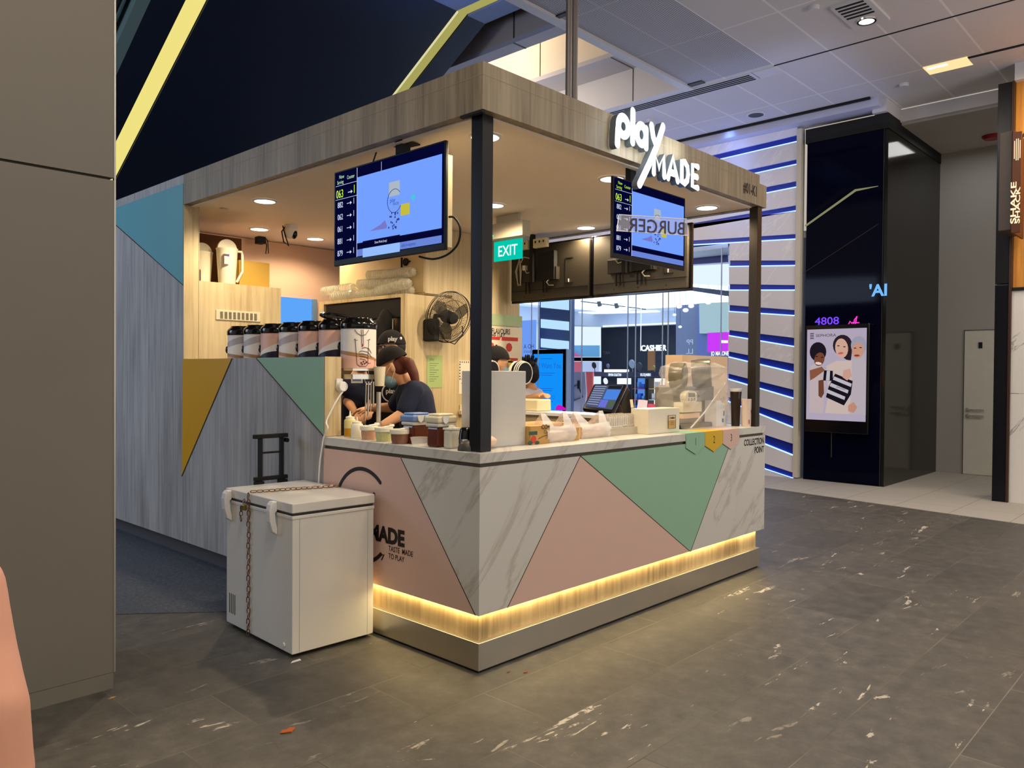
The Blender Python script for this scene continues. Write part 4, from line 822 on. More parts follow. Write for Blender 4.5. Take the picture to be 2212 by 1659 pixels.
# ---- left inner cabinet with niche (plane y = 3.35)
ct_ = thing('oak_storage_cabinet', 'light oak cabinet with an open niche holding pitchers', 'cabinet', (0.5, 3.36, 1.6))
MB().box(0.121, 0.850, 3.345, 3.36, 1.593, 2.220).box(0.121, 0.125, 3.345, 3.9, 2.22, 2.81).build('front_panel', WOODI, ct_)
MB().box(0.125, 0.850, 3.36, 3.95, 2.19, 2.215).build('niche_shelf', WOODI, ct_)
MB().box(0.835, 0.850, 3.36, 4.43, 1.0, 2.20).build('side_panel', WOODI, ct_)
gt = MB().box(0.262, 0.652, 3.336, 3.345, 1.918, 1.998).build('vent_grille', CREAM, ct_, bevel=.002)
b = MB()
for k in range(9):
    x0 = 0.295 + k * .0375
    for j in range(9): b.box(x0, x0 + .024, 3.334, 3.337, 1.929 + j * .0065, 1.9325 + j * .0065)
b.build('slots', mat('slot_brown', (110, 98, 70), .7), gt)
one('cardboard_box', 'brown shadowed cardboard box at the back of the niche, largest', 'box', MB().box(0.16, 0.66, 3.68, 3.95, 2.216, 2.66), CARDD)
one('cardboard_box', 'open tan cardboard box right of the white pitcher in the niche', 'box', MB().box(0.52, 0.80, 3.45, 3.60, 2.216, 2.44), mat('tan_box', (196, 158, 70), .8))
one('folded_bag', 'dark folded plastic bag lying left of the pitchers in the niche', 'bag', MB().box(0.13, 0.18, 3.42, 3.6, 2.216, 2.33), mat('dark_plastic_bag', (52, 48, 42), .4), bevel=.02)
def pitcher(lb, cx, cy, z0, h, r, front=True):
    t = thing('pitcher', lb, 'pitcher', (cx, cy, z0), 'white plastic pitchers in the niche')
    b = MB(); b.lathe((cx, cy, z0), [(.001, 0), (r * .78, 0), (r * .8, .01), (r, h * .8), (r * 1.04, h * .82), (r * 1.04, h * .84)], 28); b.build('jug', MILK, t, smooth=True)
    b = MB(); R_ = r * 1.0
    b.prism([(cx - R_ * math.cos(a), cy - .01, z0 + h * .82 + R_ * 1.0 * math.sin(a)) for a in [math.pi * k / 14 for k in range(15)]], (0, .02, 0)); b.build('lid', MILK, t)
    if front:
        b = MB(); b.tube([(cx + r * .9, cy - .01, z0 + h * .80), (cx + r * 1.45, cy - .01, z0 + h * .80), (cx + r * 1.55, cy - .01, z0 + h * .74), (cx + r * 1.55, cy - .01, z0 + h * .34), (cx + r * .95, cy - .01, z0 + h * .08)], .011, 10); b.build('handle', MILK, t)
        b = MB(); b.box(cx - r * .8, cx - r * .30, cy - r - .004, cy - r + .02, z0 + h * .45, z0 + h * .68); l = b.build('price_label', mat('label_pink_white', (226, 196, 196), .6), t)
        MB().box(cx - r * .8, cx - r * .30, cy - r - .006, cy - r - .003, z0 + h * .63, z0 + h * .68).build('label_stripe', mat('label_purple', (90, 60, 130), .6), l)
    return t
pitcher('white plastic pitcher with a domed lid, angular handle and price label', 0.405, 3.44, 2.216, 0.36, 0.085)
pitcher('white plastic pitcher behind and left of the labelled pitcher', 0.275, 3.62, 2.216, 0.33, 0.085, False)
# ---- steel shelf and tea dispensers
st_ = thing('steel_shelf', 'steel shelf rail behind the half-height wall carrying the dispensers', 'shelf', (.25, 2.1, 1.5))
MB().box(0.13, 0.31, 1.262, 3.30, 1.508, 1.522).build('shelf_board', STEEL, st_)
MB().box(0.13, 0.31, 1.262, 1.275, 1.455, 1.485).box(0.13, 0.15, 1.27, 1.95, 1.455, 1.485).build('front_rail', STEEL, st_)
b = MB(); b.box(.29, .31, 1.9, 1.92, 1.10, 1.51); b.build('bracket', DGREY, st_)
def dispenser(k, style, lb, raised=False):
    y = 1.372 + .25 * k; x = .25; z = 1.523; r = .112; h = .25
    t = thing('tea_dispenser', lb, 'drink dispenser', (x, y, z), 'row of tea dispensers on the steel shelf')
    base = {'w': mat('wrap_white', (226, 220, 212), .45, noise=0), 'p': mat('wrap_pink', (222, 176, 160), .45, noise=0)}
    Wm, Pm = base['w'], base['p']; BR = mat('wrap_brown', (166, 124, 84), .45, noise=0); NV = mat('wrap_navy', (20, 18, 44), .45, noise=0)
    body = MB(); body.lathe((x, y, z), [(.001, 0), (r, 0), (r, h), (r * .9, h + .003)], 40); body = body.build('body', [Wm if style == 'w' else Pm], t, smooth=True)
    # printed wave bands wrapped on the cylinder: a curved patch between angles
    def band(nm, f0, f1, m_, a0=-100, a1=170, n=30, off=.0012):
        b = MB(); vs = []
        for i in range(n + 1):
            s_ = i / n; a = math.radians(225 - 90 + (s_ * 180)) # visible half, from screen left to right
            for f in (f0, f1): vs.append((x + (r + off) * math.cos(a), y + (r + off) * math.sin(a), z + h * max(0.002, min(.998, f(s_)))))
        b.add(vs, [(2 * i, 2 * i + 2, 2 * i + 3, 2 * i + 1) for i in range(n)]); b.build(nm, m_, body)
    if style == 'w':
        band('pink_wave', lambda s: 0, lambda s: .40 - .22 * s, Pm); band('brown_wave', lambda s: .40 - .22 * s, lambda s: .47 - .24 * s + .04 * math.sin(3 * s), BR)
        if k == 0:
            b = MB(); 
            def cp(s_, f, o=.003): a = math.radians(135 + s_ * 180); return Vector((x + (r + o) * math.cos(a), y + (r + o) * math.sin(a), z + h * f))
            for P in ([(.48, .72), (.50, .70), (.74, .71), (.77, .73), (.48, .73)], [(.50, .70), (.53, .10), (.58, .05), (.68, .05), (.72, .10), (.74, .70)], [(.60, .97), (.61, .60)], [(.63, .97), (.64, .60)], [(.49, .97), (.53, .88), (.60, .82), (.68, .85), (.74, .97)], [(.56, .40), (.60, .44), (.70, .42), (.76, .36), (.80, .28)], [(.56, .36), (.62, .37), (.72, .34)], [(.57, .31), (.64, .30), (.72, .26)], [(.58, .24), (.66, .22), (.74, .12), (.78, .14)], [(.61, .50), (.66, .53), (.74, .50), (.80, .38)]):
                b.tube([cp(u_, w_) for u_, w_ in P], .0016, 5)
            for u_, w_ in ((.60, .14), (.64, .17), (.66, .12), (.62, .10), (.69, .15)): b.ell(cp(u_, w_), (.005, .005, .005), 8, 6)
            b.build('line_drawing', mat('ink_brown', (70, 40, 36), .6), body)
            b = MB(); b.ell(cp(.625, .58), (.006, .006, .008), 8, 6); b.build('red_drop', mat('red_ink', (190, 40, 40), .6), body)
            b = MB(); b.text('TRY', cp(.9, .06, .003), Z, (-.1, .9, 0), .025, bold=.002); b.build('vertical_lettering', INK, body)
        else:
            b = MB()
            def cp(s_, f, o=.003): a = math.radians(135 + s_ * 180); return Vector((x + (r + o) * math.cos(a), y + (r + o) * math.sin(a), z + h * f))
            b.tube([cp(.62, .95), (cp(.66, .7)), cp(.60, .66), cp(.64, .3), cp(.63, .05)], .0014, 5); b.build('line_drawing', mat('ink_brown', (70, 40, 36), .6), body)
            band('grey_wave', lambda s: .55 + .35 * s, lambda s: .70 + .45 * s, mat('wrap_grey', (176, 168, 172), .45, noise=0), off=.0008)
    else:
        band('brown_wave', lambda s: .18 + .10 * math.sin(3 * s), lambda s: .30 + .06 * s, BR); band('navy_wave', lambda s: .28 + .05 * s, lambda s: .28 + .22 * math.sin(min(1.6, 2.2 * s)), NV, off=.0016)
        band('white_wave', lambda s: .28 + .22 * math.sin(min(1.6, 2.2 * s)), lambda s: .30 + .62 * s ** .8, Wm)
    b = MB(); b.lathe((x, y, z + h), [(r * 1.03, 0), (r * 1.05, .012), (r * 1.05, .03), (r * .98, .045), (r * .80, .062), (r * .78, .07), (r * .5, .066), (.001, .064)], 40); l = b.build('lid', BLACKG, t, smooth=True)
    if raised: 
        b = MB(); b.tube([(x + .10 * math.cos(a), y + .10 * math.sin(a), z + h + .075 + .03 * math.sin(a / 2) ** 2) for a in [math.pi * 2 * q / 20 for q in range(20)]], .010, 8, closed=True); b.build('carry_handle', BLACKG, l, smooth=True)
    b = MB(); b.ell((x - r * .72, y + r * .75, z + .14), (.018, .018, .03)); b.build('side_latch', BLACKG, t)
dispenser(0, 'w', 'white tea dispenser with a line drawing of a hand and cup, nearest')
dispenser(1, 'p', 'pink tea dispenser with raised black handle beside the nearest one', True)
dispenser(2, 'p', 'pink tea dispenser with navy wave, third from the near end')
dispenser(3, 'w', 'white tea dispenser standing between two pink ones, fourth from the near end')
dispenser(4, 'p', 'pink tea dispenser with navy wave, fifth from the near end')
dispenser(5, 'w', 'white tea dispenser, second from the far left end of the row')
dispenser(6, 'w', 'white tea dispenser at the far left end of the row')
# ---- soffit fittings
LN_ = emis('downlight_lens', (255, 240, 214), 6.0)
dlb = ['just behind the near corner post', 'seen right beside the corner post lower down', 'at the left above the dispensers', 'behind the dome camera at the back', 'smallest, low at the back left', 'left of the glowing letters and second screen', 'above the backs of the menu screens', 'at the right near the unit number']
for (x, y), w_ in zip(DL, dlb):
    t = thing('downlight', 'round glowing downlight in the kiosk soffit, ' + w_, 'downlight', (x, y, 2.8), 'round downlights in the kiosk soffit')
    MB().lathe((x, y, 2.806), [(.078, 0), (.092, .002), (.096, .008)], 32).build('trim_ring', TRIMW, t)
    MB().lathe((x, y, 2.808), [(.001, 0), (.078, 0)], 32).build('lens', LN_, t)
t = thing('dome_camera', 'white security camera with black lens on the kiosk soffit', 'camera', (1.06, 3.56, 2.8))
c = at(628, 503, 'y', 3.52)
MB().lathe((c.x, c.y, c.z), [(.06, 0), (.062, .03), (.055, 2.815 - c.z)], 24).build('mount', WHITE, t)
MB().ell(c, (.06, .06, .06)).build('housing', WHITE, t, smooth=True); MB().ell(c + Vector((.012, -.035, -.012)), (.03, .03, .045)).build('lens', BLACKG, t)
MB().tube([(c.x - .05, c.y, 2.80), (c.x - .09, c.y, c.z), (c.x - .07, c.y, c.z - .09), (c.x - .02, c.y, c.z - .12), (c.x - .06, c.y, c.z - .02), (c.x - .08, c.y, 2.80)], .006, 6).build('cable', BLACKM, t)
c = at(562, 518, 'y', 4.3); b = MB(); b.box(c.x - .035, c.x + .035, 4.26, 4.34, c.z - .04, c.z + .04); b.cyl((c.x, 4.3, c.z), (c.x, 4.3, 2.815), .01); b.tube([(c.x + .05, 4.3, 2.81), (c.x + .07, 4.3, c.z - .05), (c.x + .06, 4.3, c.z - .13), (c.x + .09, 4.3, c.z - .12), (c.x + .08, 4.3, c.z), (c.x + .05, 4.3, c.z + .03)], .005, 6)
one('small_camera', 'small black boxy camera with a looped cable at the back of the soffit', 'camera', b, BLACKM)
b = MB(); b.lathe((at(484, 455, 'z', 2.8).x, at(484, 455, 'z', 2.8).y, 2.80), [(.001, 0), (.03, 0), (.035, .01)], 16); one('sprinkler_cap', 'small round sprinkler cap in the kiosk soffit above the niche', 'sprinkler', b, CREAM)
# exit sign
t = thing('exit_sign', 'green glowing EXIT sign hanging from a cream housing', 'exit sign', (2.0, 1.71, 2.6))
MB().box(1.96, 2.06, 1.53, 1.91, 2.62, 2.75).box(1.98, 2.02, 1.6, 1.85, 2.75, 2.815).build('housing', mat('cream_housing', (178, 170, 150), .6), t, bevel=.006)
MB().box(1.985, 1.995, 1.555, 1.875, 2.437, 2.602).build('green_panel', emis('exit_green', (0, 205, 178), .95), t)
b = MB(); b.text('EXIT', (1.983, 1.715, 2.475), RU, RV, 0.125, align='CENTER', bold=.001, sx=0.88, ext=.0005); b.build('lettering', emis('exit_white', (240, 255, 252), 1.1), t)
MB().lathe((1.955, 1.86, 2.65), [(.001, 0), (.006, 0)], 10, axis=(-1, 0, 0)).build('status_lamp', emis('green_lamp', (60, 255, 120), 2), t)
# ---- queue number screens
NVY = emis('screen_navy', (6, 8, 52), .8); SKY = emis('screen_sky', (116, 160, 255), 1.0); WT = emis('screen_white', (214, 224, 255), 1.0); LIME = emis('screen_lime', (200, 250, 60), 1.0); GRL = emis('screen_lightgreen', (190, 240, 200), 1.0)
def screen(lb, O, u, w, h, popup, tail):
    # O = upper left corner of the bezel, u = reading direction, display plane normal n
    v = Z; n = u.cross(v); O = Vector(O)
    def S(a, c, d=0.0): return O + u * a * w - v * c * h + n * d
    def Q(b, a0, c0, a1, c1, d, mi=0): b.quad(S(a0, c0, d), S(a0, c1, d), S(a1, c1, d), S(a1, c0, d), mi)
    t = thing('queue_screen', lb, 'screen', O + u * w / 2 - v * h / 2, 'queue number screens under the soffit')
    b = MB(); b.prism([S(0, 0, -.02), S(1, 0, -.02), S(1, 1, -.02), S(0, 1, -.02)], n * .02); b.build('bezel', mat('bezel_black', (10, 10, 12), .5, noise=0, spec=.25), t, bevel=.003)
    b = MB(); b.prism([S(.12, .12, -.06), S(.99, .12, -.06), S(.99, .97, -.06), S(.12, .97, -.06)], n * .04); b.build('rear_case', mat('rear_cream' if popup else 'rear_grey', (196, 180, 140) if popup else (70, 64, 56), .5), t)
    b = MB(); Q(b, .012, .015, .988, .94, .001); d_ = b.build('display', NVY, t)
    b = MB(); Q(b, .235, .12, .975, .80, .002); b.build('advert', SKY, d_)
    b = MB(); Q(b, .235, .865, .975, .935, .002); b.build('info_bar', emis('screen_bar', (112, 140, 226), .9), d_)
    b = MB(); Q(b, .234, .02, .238, .94, .003); Q(b, .02, .155, .234, .159, .003); Q(b, .02, .30, .234, .304, .003); 
    if popup: Q(b, .464, .03, .467, .12, .003)
    hx = h * .001
    for k, s_ in enumerate(('882', '062', '061', '881', '879')):
        y_ = .39 + .128 * k; b.text(s_, S(.04, y_, .003), u, v, h * .085, bold=h * .0004, sx=.78); b.text('1', S(.195, y_ - .01, .003), u, v, h * .085, bold=h * .0004, sx=.78)
        Q(b, .135, y_ - .030, .178, y_ - .024, .003); b.add([S(.168, y_ - .045, .003), S(.184, y_ - .027, .003), S(.168, y_ - .009, .003)], [(0, 1, 2)])
    Q(b, .145, .245, .185, .253, .003); b.add([S(.175, .230, .003), S(.192, .249, .003), S(.175, .268, .003)], [(0, 1, 2)])
    b.build('queue_numbers', WT, d_)
    b = MB(); b.text('063', S(.025, .285, .003), u, v, h * .12, bold=h * .0008, sx=.74); b.text('1', S(.196, .27, .003), u, v, h * .12, bold=h * .0008, sx=.74); b.build('current_number', LIME, d_)
    b = MB(); b.text('Now', S(.055, .085, .003), u, v, h * .055, bold=0, sx=.8); b.text('Serving', S(.035, .14, .003), u, v, h * .055, bold=0, sx=.72); b.text('Counter', S(.135, .11, .003), u, v, h * .055, bold=0, sx=.70); b.build('headings', GRL if popup else LIME, d_)
    # drink picture
    b = MB(); P = [S(.52, .50, .003), S(.635, .50, .003), S(.63, .74, .003), S(.53, .74, .003)]; b.add(P, [(0, 3, 2, 1)]); b.build('cup_shape', emis('screen_cup', (120, 158, 246), 1.0), d_)
    b = MB(); Q(b, .535, .26, .63, .40, .003); b.build('cream_top', emis('screen_cream', (172, 184, 196), 1.0), d_)
    b = MB(); Q(b, .64, .50, .715, .61, .003); b.build('yellow_square', emis('screen_yellow', (196, 190, 60), 1.0), d_)
    b = MB(); b.lathe(S(.745, .455, .003), [(.001, 0), (h * .028, 0)], 20, axis=n); b.build('aqua_dot', emis('screen_aqua', (70, 200, 220), 1.0), d_)
    b = MB(); b.tube([S(.585 + .062 * math.cos(a), .45 + .115 * math.sin(a), .004) for a in [math.radians(-40 - 290 * q / 24) for q in range(25)]], h * .003, 5)
    b.text('play', S(.545, .46, .004), u, v, h * .06, sx=.9); b.text('MADE', S(.57, .495, .004), u, v, h * .04, sx=.9)
    rr = random.Random(3)
    for k in range(22): b.lathe(S(.535 + .09 * rr.random(), .56 + .17 * rr.random(), .004), [(.001, 0), (h * .011, 0)], 8, axis=n)
    b.build('pearls_and_logo', emis('screen_ink', (40, 60, 150), 1.0), d_)
    b = MB(); b.add([S(.36, .70, .003), S(.46, .655, .003), S(.50, .62, .003), S(.52, .68, .003), S(.515, .705, .003)], [(0, 4, 3, 2, 1)]); b.build('splash_shape', emis('screen_mauve', (120, 120, 200), 1.0), d_)
    if popup:
        b = MB(); Q(b, .295, .865, .635, .94 + .015, .004); b.build('popup_box', emis('screen_pop', (150, 190, 255), 1.0), d_)
        b = MB(); Q(b, .295, .79, .635, .865, .004); b.build('popup_title', NVY, d_)
        b = MB(); b.text('Demo Mode (Loop)', S(.465, .835, .005), u, v, h * .035, align='CENTER', sx=.7); b.build('popup_lettering', WT, d_)
        b = MB(); b.text('called in sequence', S(.645, .915, .004), u, v, h * .048, sx=.62); b.build('bar_lettering', emis('screen_ink', (40, 60, 150), 1.0), d_)
    return t, S, n
O1 = Vector((0.085, 1.405, 2.745))
t, S, n = screen('large queue number screen hanging on the left side, tilted cable behind', O1, -Y, 1.04, 0.585, True, None)
b = MB(); b.box(0.09, 0.15, 0.74, 0.80, 2.70, 2.81); b.prism([(0.05, 0.70, 2.81), (0.19, 0.70, 2.81), (0.17, 0.84, 2.81), (0.07, 0.84, 2.81)], (0, 0, -.008)); b.build('ceiling_mount', BLACKM, t)
b = MB(); b.tube(cr([(0.12, .372, 2.34), (0.12, .33, 2.33), (0.12, .285, 2.27), (0.12, .30, 2.19), (0.12, .38, 2.14), (0.12, .5, 2.125), (0.12, .62, 2.15)]), .006, 7); b.build('power_cable', BLACKM, t); MB().tube([(.12, 1.02, 2.81), (.12, 1.05, 2.76), (.12, 1.06, 2.7)], .005, 6).build('signal_cable', BLACKM, t)
O2 = Vector((1.20, 0.075, 2.715))
t, S, n = screen('smaller queue number screen hanging under the glowing letters', O2, X, 0.84, 0.50, False, None)
b = MB(); b.box(1.42, 1.48, 0.10, 0.14, 2.70, 2.815); b.build('ceiling_mount', BLACKM, t)
# acrylic strip with reversed lettering
t = thing('acrylic_strip', 'clear acrylic strip with reversed BURGER lettering across the smaller screen', 'sign', (1.6, .04, 2.45))
L4 = [at(x, y, 'y', 0.045) for x, y in ((1338, 473), (1333, 507), (1478, 505), (1473, 467))]
L4 = [Vector((1.22, .045, 2.475)), Vector((1.20, .045, 2.375)), Vector((2.03, .045, 2.455)), Vector((2.01, .045, 2.565))]
b = MB(); b.add(L4, [(0, 1, 2, 3)]); b.build('strip', mat('acrylic_haze', (222, 220, 232), .2, alpha=.38, noise=0), t)
b = MB(); b.tube(L4 , .0035, 6, closed=True); b.build('bright_edge', mat('acrylic_edge', (240, 240, 250), .2), t)
b = MB(); b.text('BURGER', (1.99, .042, 2.452), (1, 0, .1), Z, 0.125, mirror=True, bold=.001, sx=1.46); b.build('lettering', mat('acrylic_letters', (50, 40, 60), .5), t)
# ---- glowing roof sign
LET = emis('sign_letter_white', (246, 252, 255), 2.2); SIDE = mat('sign_return_grey', (96, 104, 112), .4, .3)
t = thing('illuminated_sign', 'glowing white play MADE letters mounted on the roof fascia', 'sign', (1.5, -.06, 2.9))
fs = (Vector((0, 0, 0)), X, Z, -Y)
def rib(nm, strokes, w=.052, closed=False):
    b = MB()
    for s_ in strokes: 
        cl = s_[0] == 'o'; b.ribbon(s_[1:] if cl else s_, w, fs, .008, .05, 0, 1, closed=cl)
    return b.build(nm, [LET, SIDE], t)
def el(cx, cz, rx, rz, a0=0, a1=360, n=28): return [(cx + rx * math.cos(math.radians(a0 + (a1 - a0) * i / n)), cz + rz * math.sin(math.radians(a0 + (a1 - a0) * i / n))) for i in range(n + (0 if abs(a1 - a0) == 360 else 1))]
rib('letter_p', [['o'] + el(1.125, 2.972, .050, .052), [(1.078, 2.985), (1.070, 2.93), (1.066, 2.855)]])
rib('letter_l', [[(1.222, 3.085), (1.222, 2.90)]])
rib('letter_a', [['o'] + el(1.315, 2.965, .048, .055), [(1.366, 3.01), (1.366, 2.90)]])
rib('letter_y', [[(1.425, 3.045), (1.445, 2.98), (1.485, 2.93)], [(1.555, 3.07), (1.485, 2.93), (1.40, 2.80), (1.30, 2.66)]])
rib('letter_m', [[(1.455, 2.76), (1.462, 2.885), (1.515, 2.80), (1.565, 2.885), (1.575, 2.76)]], .046)
rib('letter_a', [[(1.62, 2.76), (1.675, 2.90), (1.735, 2.76)], [(1.64, 2.80), (1.715, 2.80)]], .046)
rib('letter_d', [['o'] + [(1.785, 2.76), (1.785, 2.90), (1.82, 2.90), (1.855, 2.875), (1.865, 2.83), (1.855, 2.785), (1.82, 2.76)]], .046)
rib('letter_e', [[(1.99, 2.90), (1.92, 2.90), (1.92, 2.76), (1.99, 2.76)], [(1.92, 2.83), (1.98, 2.83)]], .042)
area((1.45, -0.12, 2.93), .8, 3.0, (0.85, 0.95, 1.0), target=(1.45, 0, 2.93), sy=.25)
# ================================================================== CHEST FREEZER
fz = thing('chest_freezer', 'white chest freezer locked with a chain beside the kiosk', 'freezer', (-0.549, 0.827, 0)); fz.rotation_euler = (0, 0, math.radians(-2))
FW, FL = 0.506, 0.769
rotz = Matrix.Rotation(math.radians(-2), 3, 'Z')
def FG(p): return Vector((-0.549, 0.827, 0)) + rotz @ Vector(p)
def fb(nm, b, m_, **k): return b.build(nm, m_, fz, world=False, **k)
fb('body', MB().box(0, FW, 0, FL, 0.022, 0.745), FRIDGE, bevel=.004)
fb('gasket', MB().box(0.004, FW - .004, .004, FL - .004, 0.745, 0.76), DGREY)
fb('rim', MB().box(-0.003, FW + .003, -.003, FL + .003, 0.728, 0.746), FRIDGE, bevel=.003)
fb('lid', MB().box(-0.004, FW + .004, -.004, FL + .004, 0.76, 0.812), FRIDGE, bevel=.005)
fb('panel_seam', MB().box(0.040, 0.0425, -0.0008, 0.0, .03, .728).box(FW - .042, FW - .040, -0.0008, 0.0, .03, .728), mat('seam_grey', (170, 164, 156), .5))
for lx, ly in ((0.03, .03), (FW - .07, .03), (.03, FL - .07), (FW - .07, FL - .07)): fb('foot', MB().box(lx, lx + .04, ly, ly + .04, 0, .022), BLACKM)
for ly in (0.175, FL - .055):
    b = MB(); P = [(-.004, .806), (-.030, .806), (-.044, .79), (-.050, .76), (-.046, .70), (-.030, .645), (-.002, .625), (-.002, .66), (-.012, .70), (-.015, .745), (-.004, .755)]
    b.prism([(a, ly - .022, c) for a, c in P], (0, .044, 0)); fb('latch', b, WHITE, bevel=.005)
b = MB()
for k in range(4): b.box(-.0015, .002, .655 + .023 * k, .661 + .023 * k, .085, .20)
fb('vent_slots', b, BLACKM)
fb('drain_plug', MB().lathe((0, .085, .055), [(.001, .006), (.010, .006), (.013, .0)], 16, axis=(-1, 0, 0)), WHITE)
# chain in separate links
LKM = mat('chain_steel', (150, 116, 84), .3, 1.0)
ch = thing('steel_chain', 'rusty steel chain wrapped over the freezer lid and down its side', 'chain', FG((-.01, .47, .82)))
b = MB(); b.tube([(.0085 * math.cos(a), 0, .017 * (1 if math.sin(a) > 0 else -1) * abs(math.sin(a)) ** .6) for a in [2 * math.pi * k / 16 for k in range(16)]], .0028, 7, closed=True)
proto = b.build('link', LKM, ch, world=False)
path = []
ly0 = .472
for k in range(25): path.append((FG((-.010, ly0 + .003 * math.sin(k * 1.3), .03 + .0305 * k)), Z))
top = [FG((0.0, ly0, .822)), FG((.10, ly0 - .03, .822)), FG((.25, ly0 - .06, .822)), FG((FW - .01, ly0 - .13, .822))]
L_ = []
for i in range(3):
    n_ = max(1, int((top[i + 1] - top[i]).length / .0305))
    for k in range(n_): L_.append((top[i].lerp(top[i + 1], (k + .5) / n_), (top[i + 1] - top[i]).normalized()))
path.append((FG((-.012, ly0, .800)), Z)); path += L_
base_l = wloc(ch); first = True
for k, (p, d) in enumerate(path):
    o = proto if first else proto.copy()
    if not first: link(o); o.parent = ch
    first = False
    o.location = p - base_l
    q = d.to_track_quat('Z', 'Y'); e = q.to_matrix() @ Matrix.Rotation(math.radians(35 if k % 2 else -50), 3, 'Z'); o.rotation_euler = e.to_euler()
pl = thing('padlock', 'small brass padlock holding the chain below the freezer lid', 'padlock', FG((-.02, .50, .74)))
c = FG((-.022, .50, .735)); MB().box(c.x - .012, c.x + .008, c.y - .018, c.y + .018, c.z - .018, c.z + .014).build('lock_body', mat('brass', (186, 150, 84), .3, 1.0), pl, bevel=.003)
MB().tube([(c.x, c.y - .012, c.z + .012), (c.x, c.y - .013, c.z + .035), (c.x, c.y, c.z + .046), (c.x, c.y + .013, c.z + .035), (c.x, c.y + .012, c.z + .012)], .0035, 8).build('shackle', CHROME, pl)
b = MB()
for k in range(3): b.tube([(c.x - .004 + .0085 * math.cos(a) * (k % 2), c.y + .028 + .0085 * math.cos(a) * (1 - k % 2), c.z - .012 - .028 * k + .017 * math.sin(a)) for a in [2 * math.pi * j / 12 for j in range(12)]], .0028, 6, closed=True)
b.build('loose_links', LKM, pl)
# folding trolley behind the freezer
tr = thing('folding_trolley', 'black folding trolley frame standing behind the freezer', 'trolley', (-.17, 1.74, 0))
yv_ = 1.72
def TX(px): return at(px, 980, 'y', yv_).x
xl_, xr_ = TX(562), TX(608); zt_ = at(585, 942, 'y', yv_).z
MB().box(xl_ - .012, xl_ + .012, yv_ - .01, yv_ + .01, .03, zt_).build('upright', BLACKM, tr); MB().box(xr_ - .012, xr_ + .012, yv_ - .01, yv_ + .01, .03, zt_).build('upright', BLACKM, tr)
MB().box(xl_ - .045, xr_ + .04, yv_ - .016, yv_ + .016, zt_ - .012, zt_ + .014).build('handle_bar', BLACKM, tr, bevel=.004)
za = at(585, 977, 'y', yv_).z; zb_ = at(585, 1032, 'y', yv_).z
MB().box(xl_, xr_, yv_ - .006, yv_ + .006, za - .006, za + .006).build('crossbar', BLACKM, tr)
MB().box(xl_ - .04, xr_ + .04, yv_ - .014, yv_ + .014, zb_ - .012, zb_ + .012).box(xl_ - .035, xl_ + .02, yv_ - .02, yv_ + .02, zb_ - .05, zb_ - .015).box(xr_ - .02, xr_ + .035, yv_ - .02, yv_ + .02, zb_ - .05, zb_ - .015).build('lower_bar', BLACKM, tr, bevel=.003)
MB().cyl((xr_ + .03, yv_ - .02, zt_ - .03), (xr_ + .03, yv_ + .02, zt_ - .03), .014).build('knob', BLACKG, tr)
for x_ in (xl_ - .03, xr_ + .03): MB().cyl((x_ - .012, yv_, .05), (x_ + .012, yv_, .05), .05).build('wheel', BLACKM, tr)
MB().box(xl_ - .03, xr_ + .03, yv_ - .06, yv_ + .01, .028, .045).build('base_plate', BLACKM, tr)
# power cable from the plug on the wall end down to the freezer
pc = thing('power_cable', 'white plug and cable running from the wall end down behind the freezer', 'cable', (.10, 1.36, 1.4))
cpl = at(741, 835, 'y', 1.33)
MB().cyl((cpl.x, 1.37, cpl.z), (cpl.x, 1.32, cpl.z), .032).box(cpl.x - .03, cpl.x + .02, 1.355, 1.37, cpl.z - .01, cpl.z + .05).build('plug', WHITE, pc, bevel=.006)
MB().tube(cr([(cpl.x, 1.33, cpl.z - .03), (.06, 1.335, 1.32), (.0, 1.35, 1.20)] + [tuple(at(x, y, 'x', -.012)) for x, y in ((708, 925), (699, 945), (696, 965), (692, 990), (690, 1012), (688, 1050), (686, 1120))]), .0055, 8).build('cord', WHITE, pc)
# ================================================================== WALL FAN, PAPERS, SOCKET
fc = Vector((2.06, 2.40, 2.0)); fc = at(970, 685, 'y', 2.42)
fn = thing('wall_fan', 'black wire cage wall fan turned away on the oak wall', 'fan', fc)
ax = Vector((-.12, -.95, -.25)).normalized(); ea = ax.cross(Z).normalized(); eb = ea.cross(ax)
rr_ = 56 * (Vector(fc) - CAM).dot(F) / 1696
def fp(a, r, h=0): return fc + ea * (r * math.cos(a)) + eb * (r * math.sin(a)) + ax * h
b = MB()
for r, h in ((1, 0), (.98, .03), (.98, -.03), (.7, .055), (.7, -.055), (.42, .062), (.42, -.062)): b.tube([fp(2 * math.pi * k / 48, rr_ * r, h) for k in range(48)], .0026 if r < 1 else .005, 5, closed=True)
for k in range(84):
    a = 2 * math.pi * k / 84
    for sg in (1, -1): b.tube([fp(a, rr_ * .98, .03 * sg), fp(a, rr_ * .7, .055 * sg), fp(a, rr_ * .3, .065 * sg)], .0014, 4)
b.build('cage', mat('cage_wire', (30, 26, 22), .4), fn)
b = MB()
for k in range(3):
    a0 = 2 * math.pi * k / 3 + .4
    P = [fp(a0, .04, 0), fp(a0 - .25, rr_ * .5, .012), fp(a0 - .1, rr_ * .88, .015), fp(a0 + .35, rr_ * .9, .0), fp(a0 + .75, rr_ * .6, -.015), fp(a0 + .9, .045, -.01)]
    b.prism(P, ax * .003)
b.build('blades', mat('smoke_blade', (66, 58, 40), .3, alpha=.55, noise=0), fn)
MB().lathe(fc, [(.001, .085), (.045, .08), (.055, .05), (.055, .0), (.06, -.05), (.04, -.10), (.001, -.11)], 24, axis=ax).build('motor', BLACKM, fn, smooth=True)
cb = at(937, 706, 'y', 2.50)
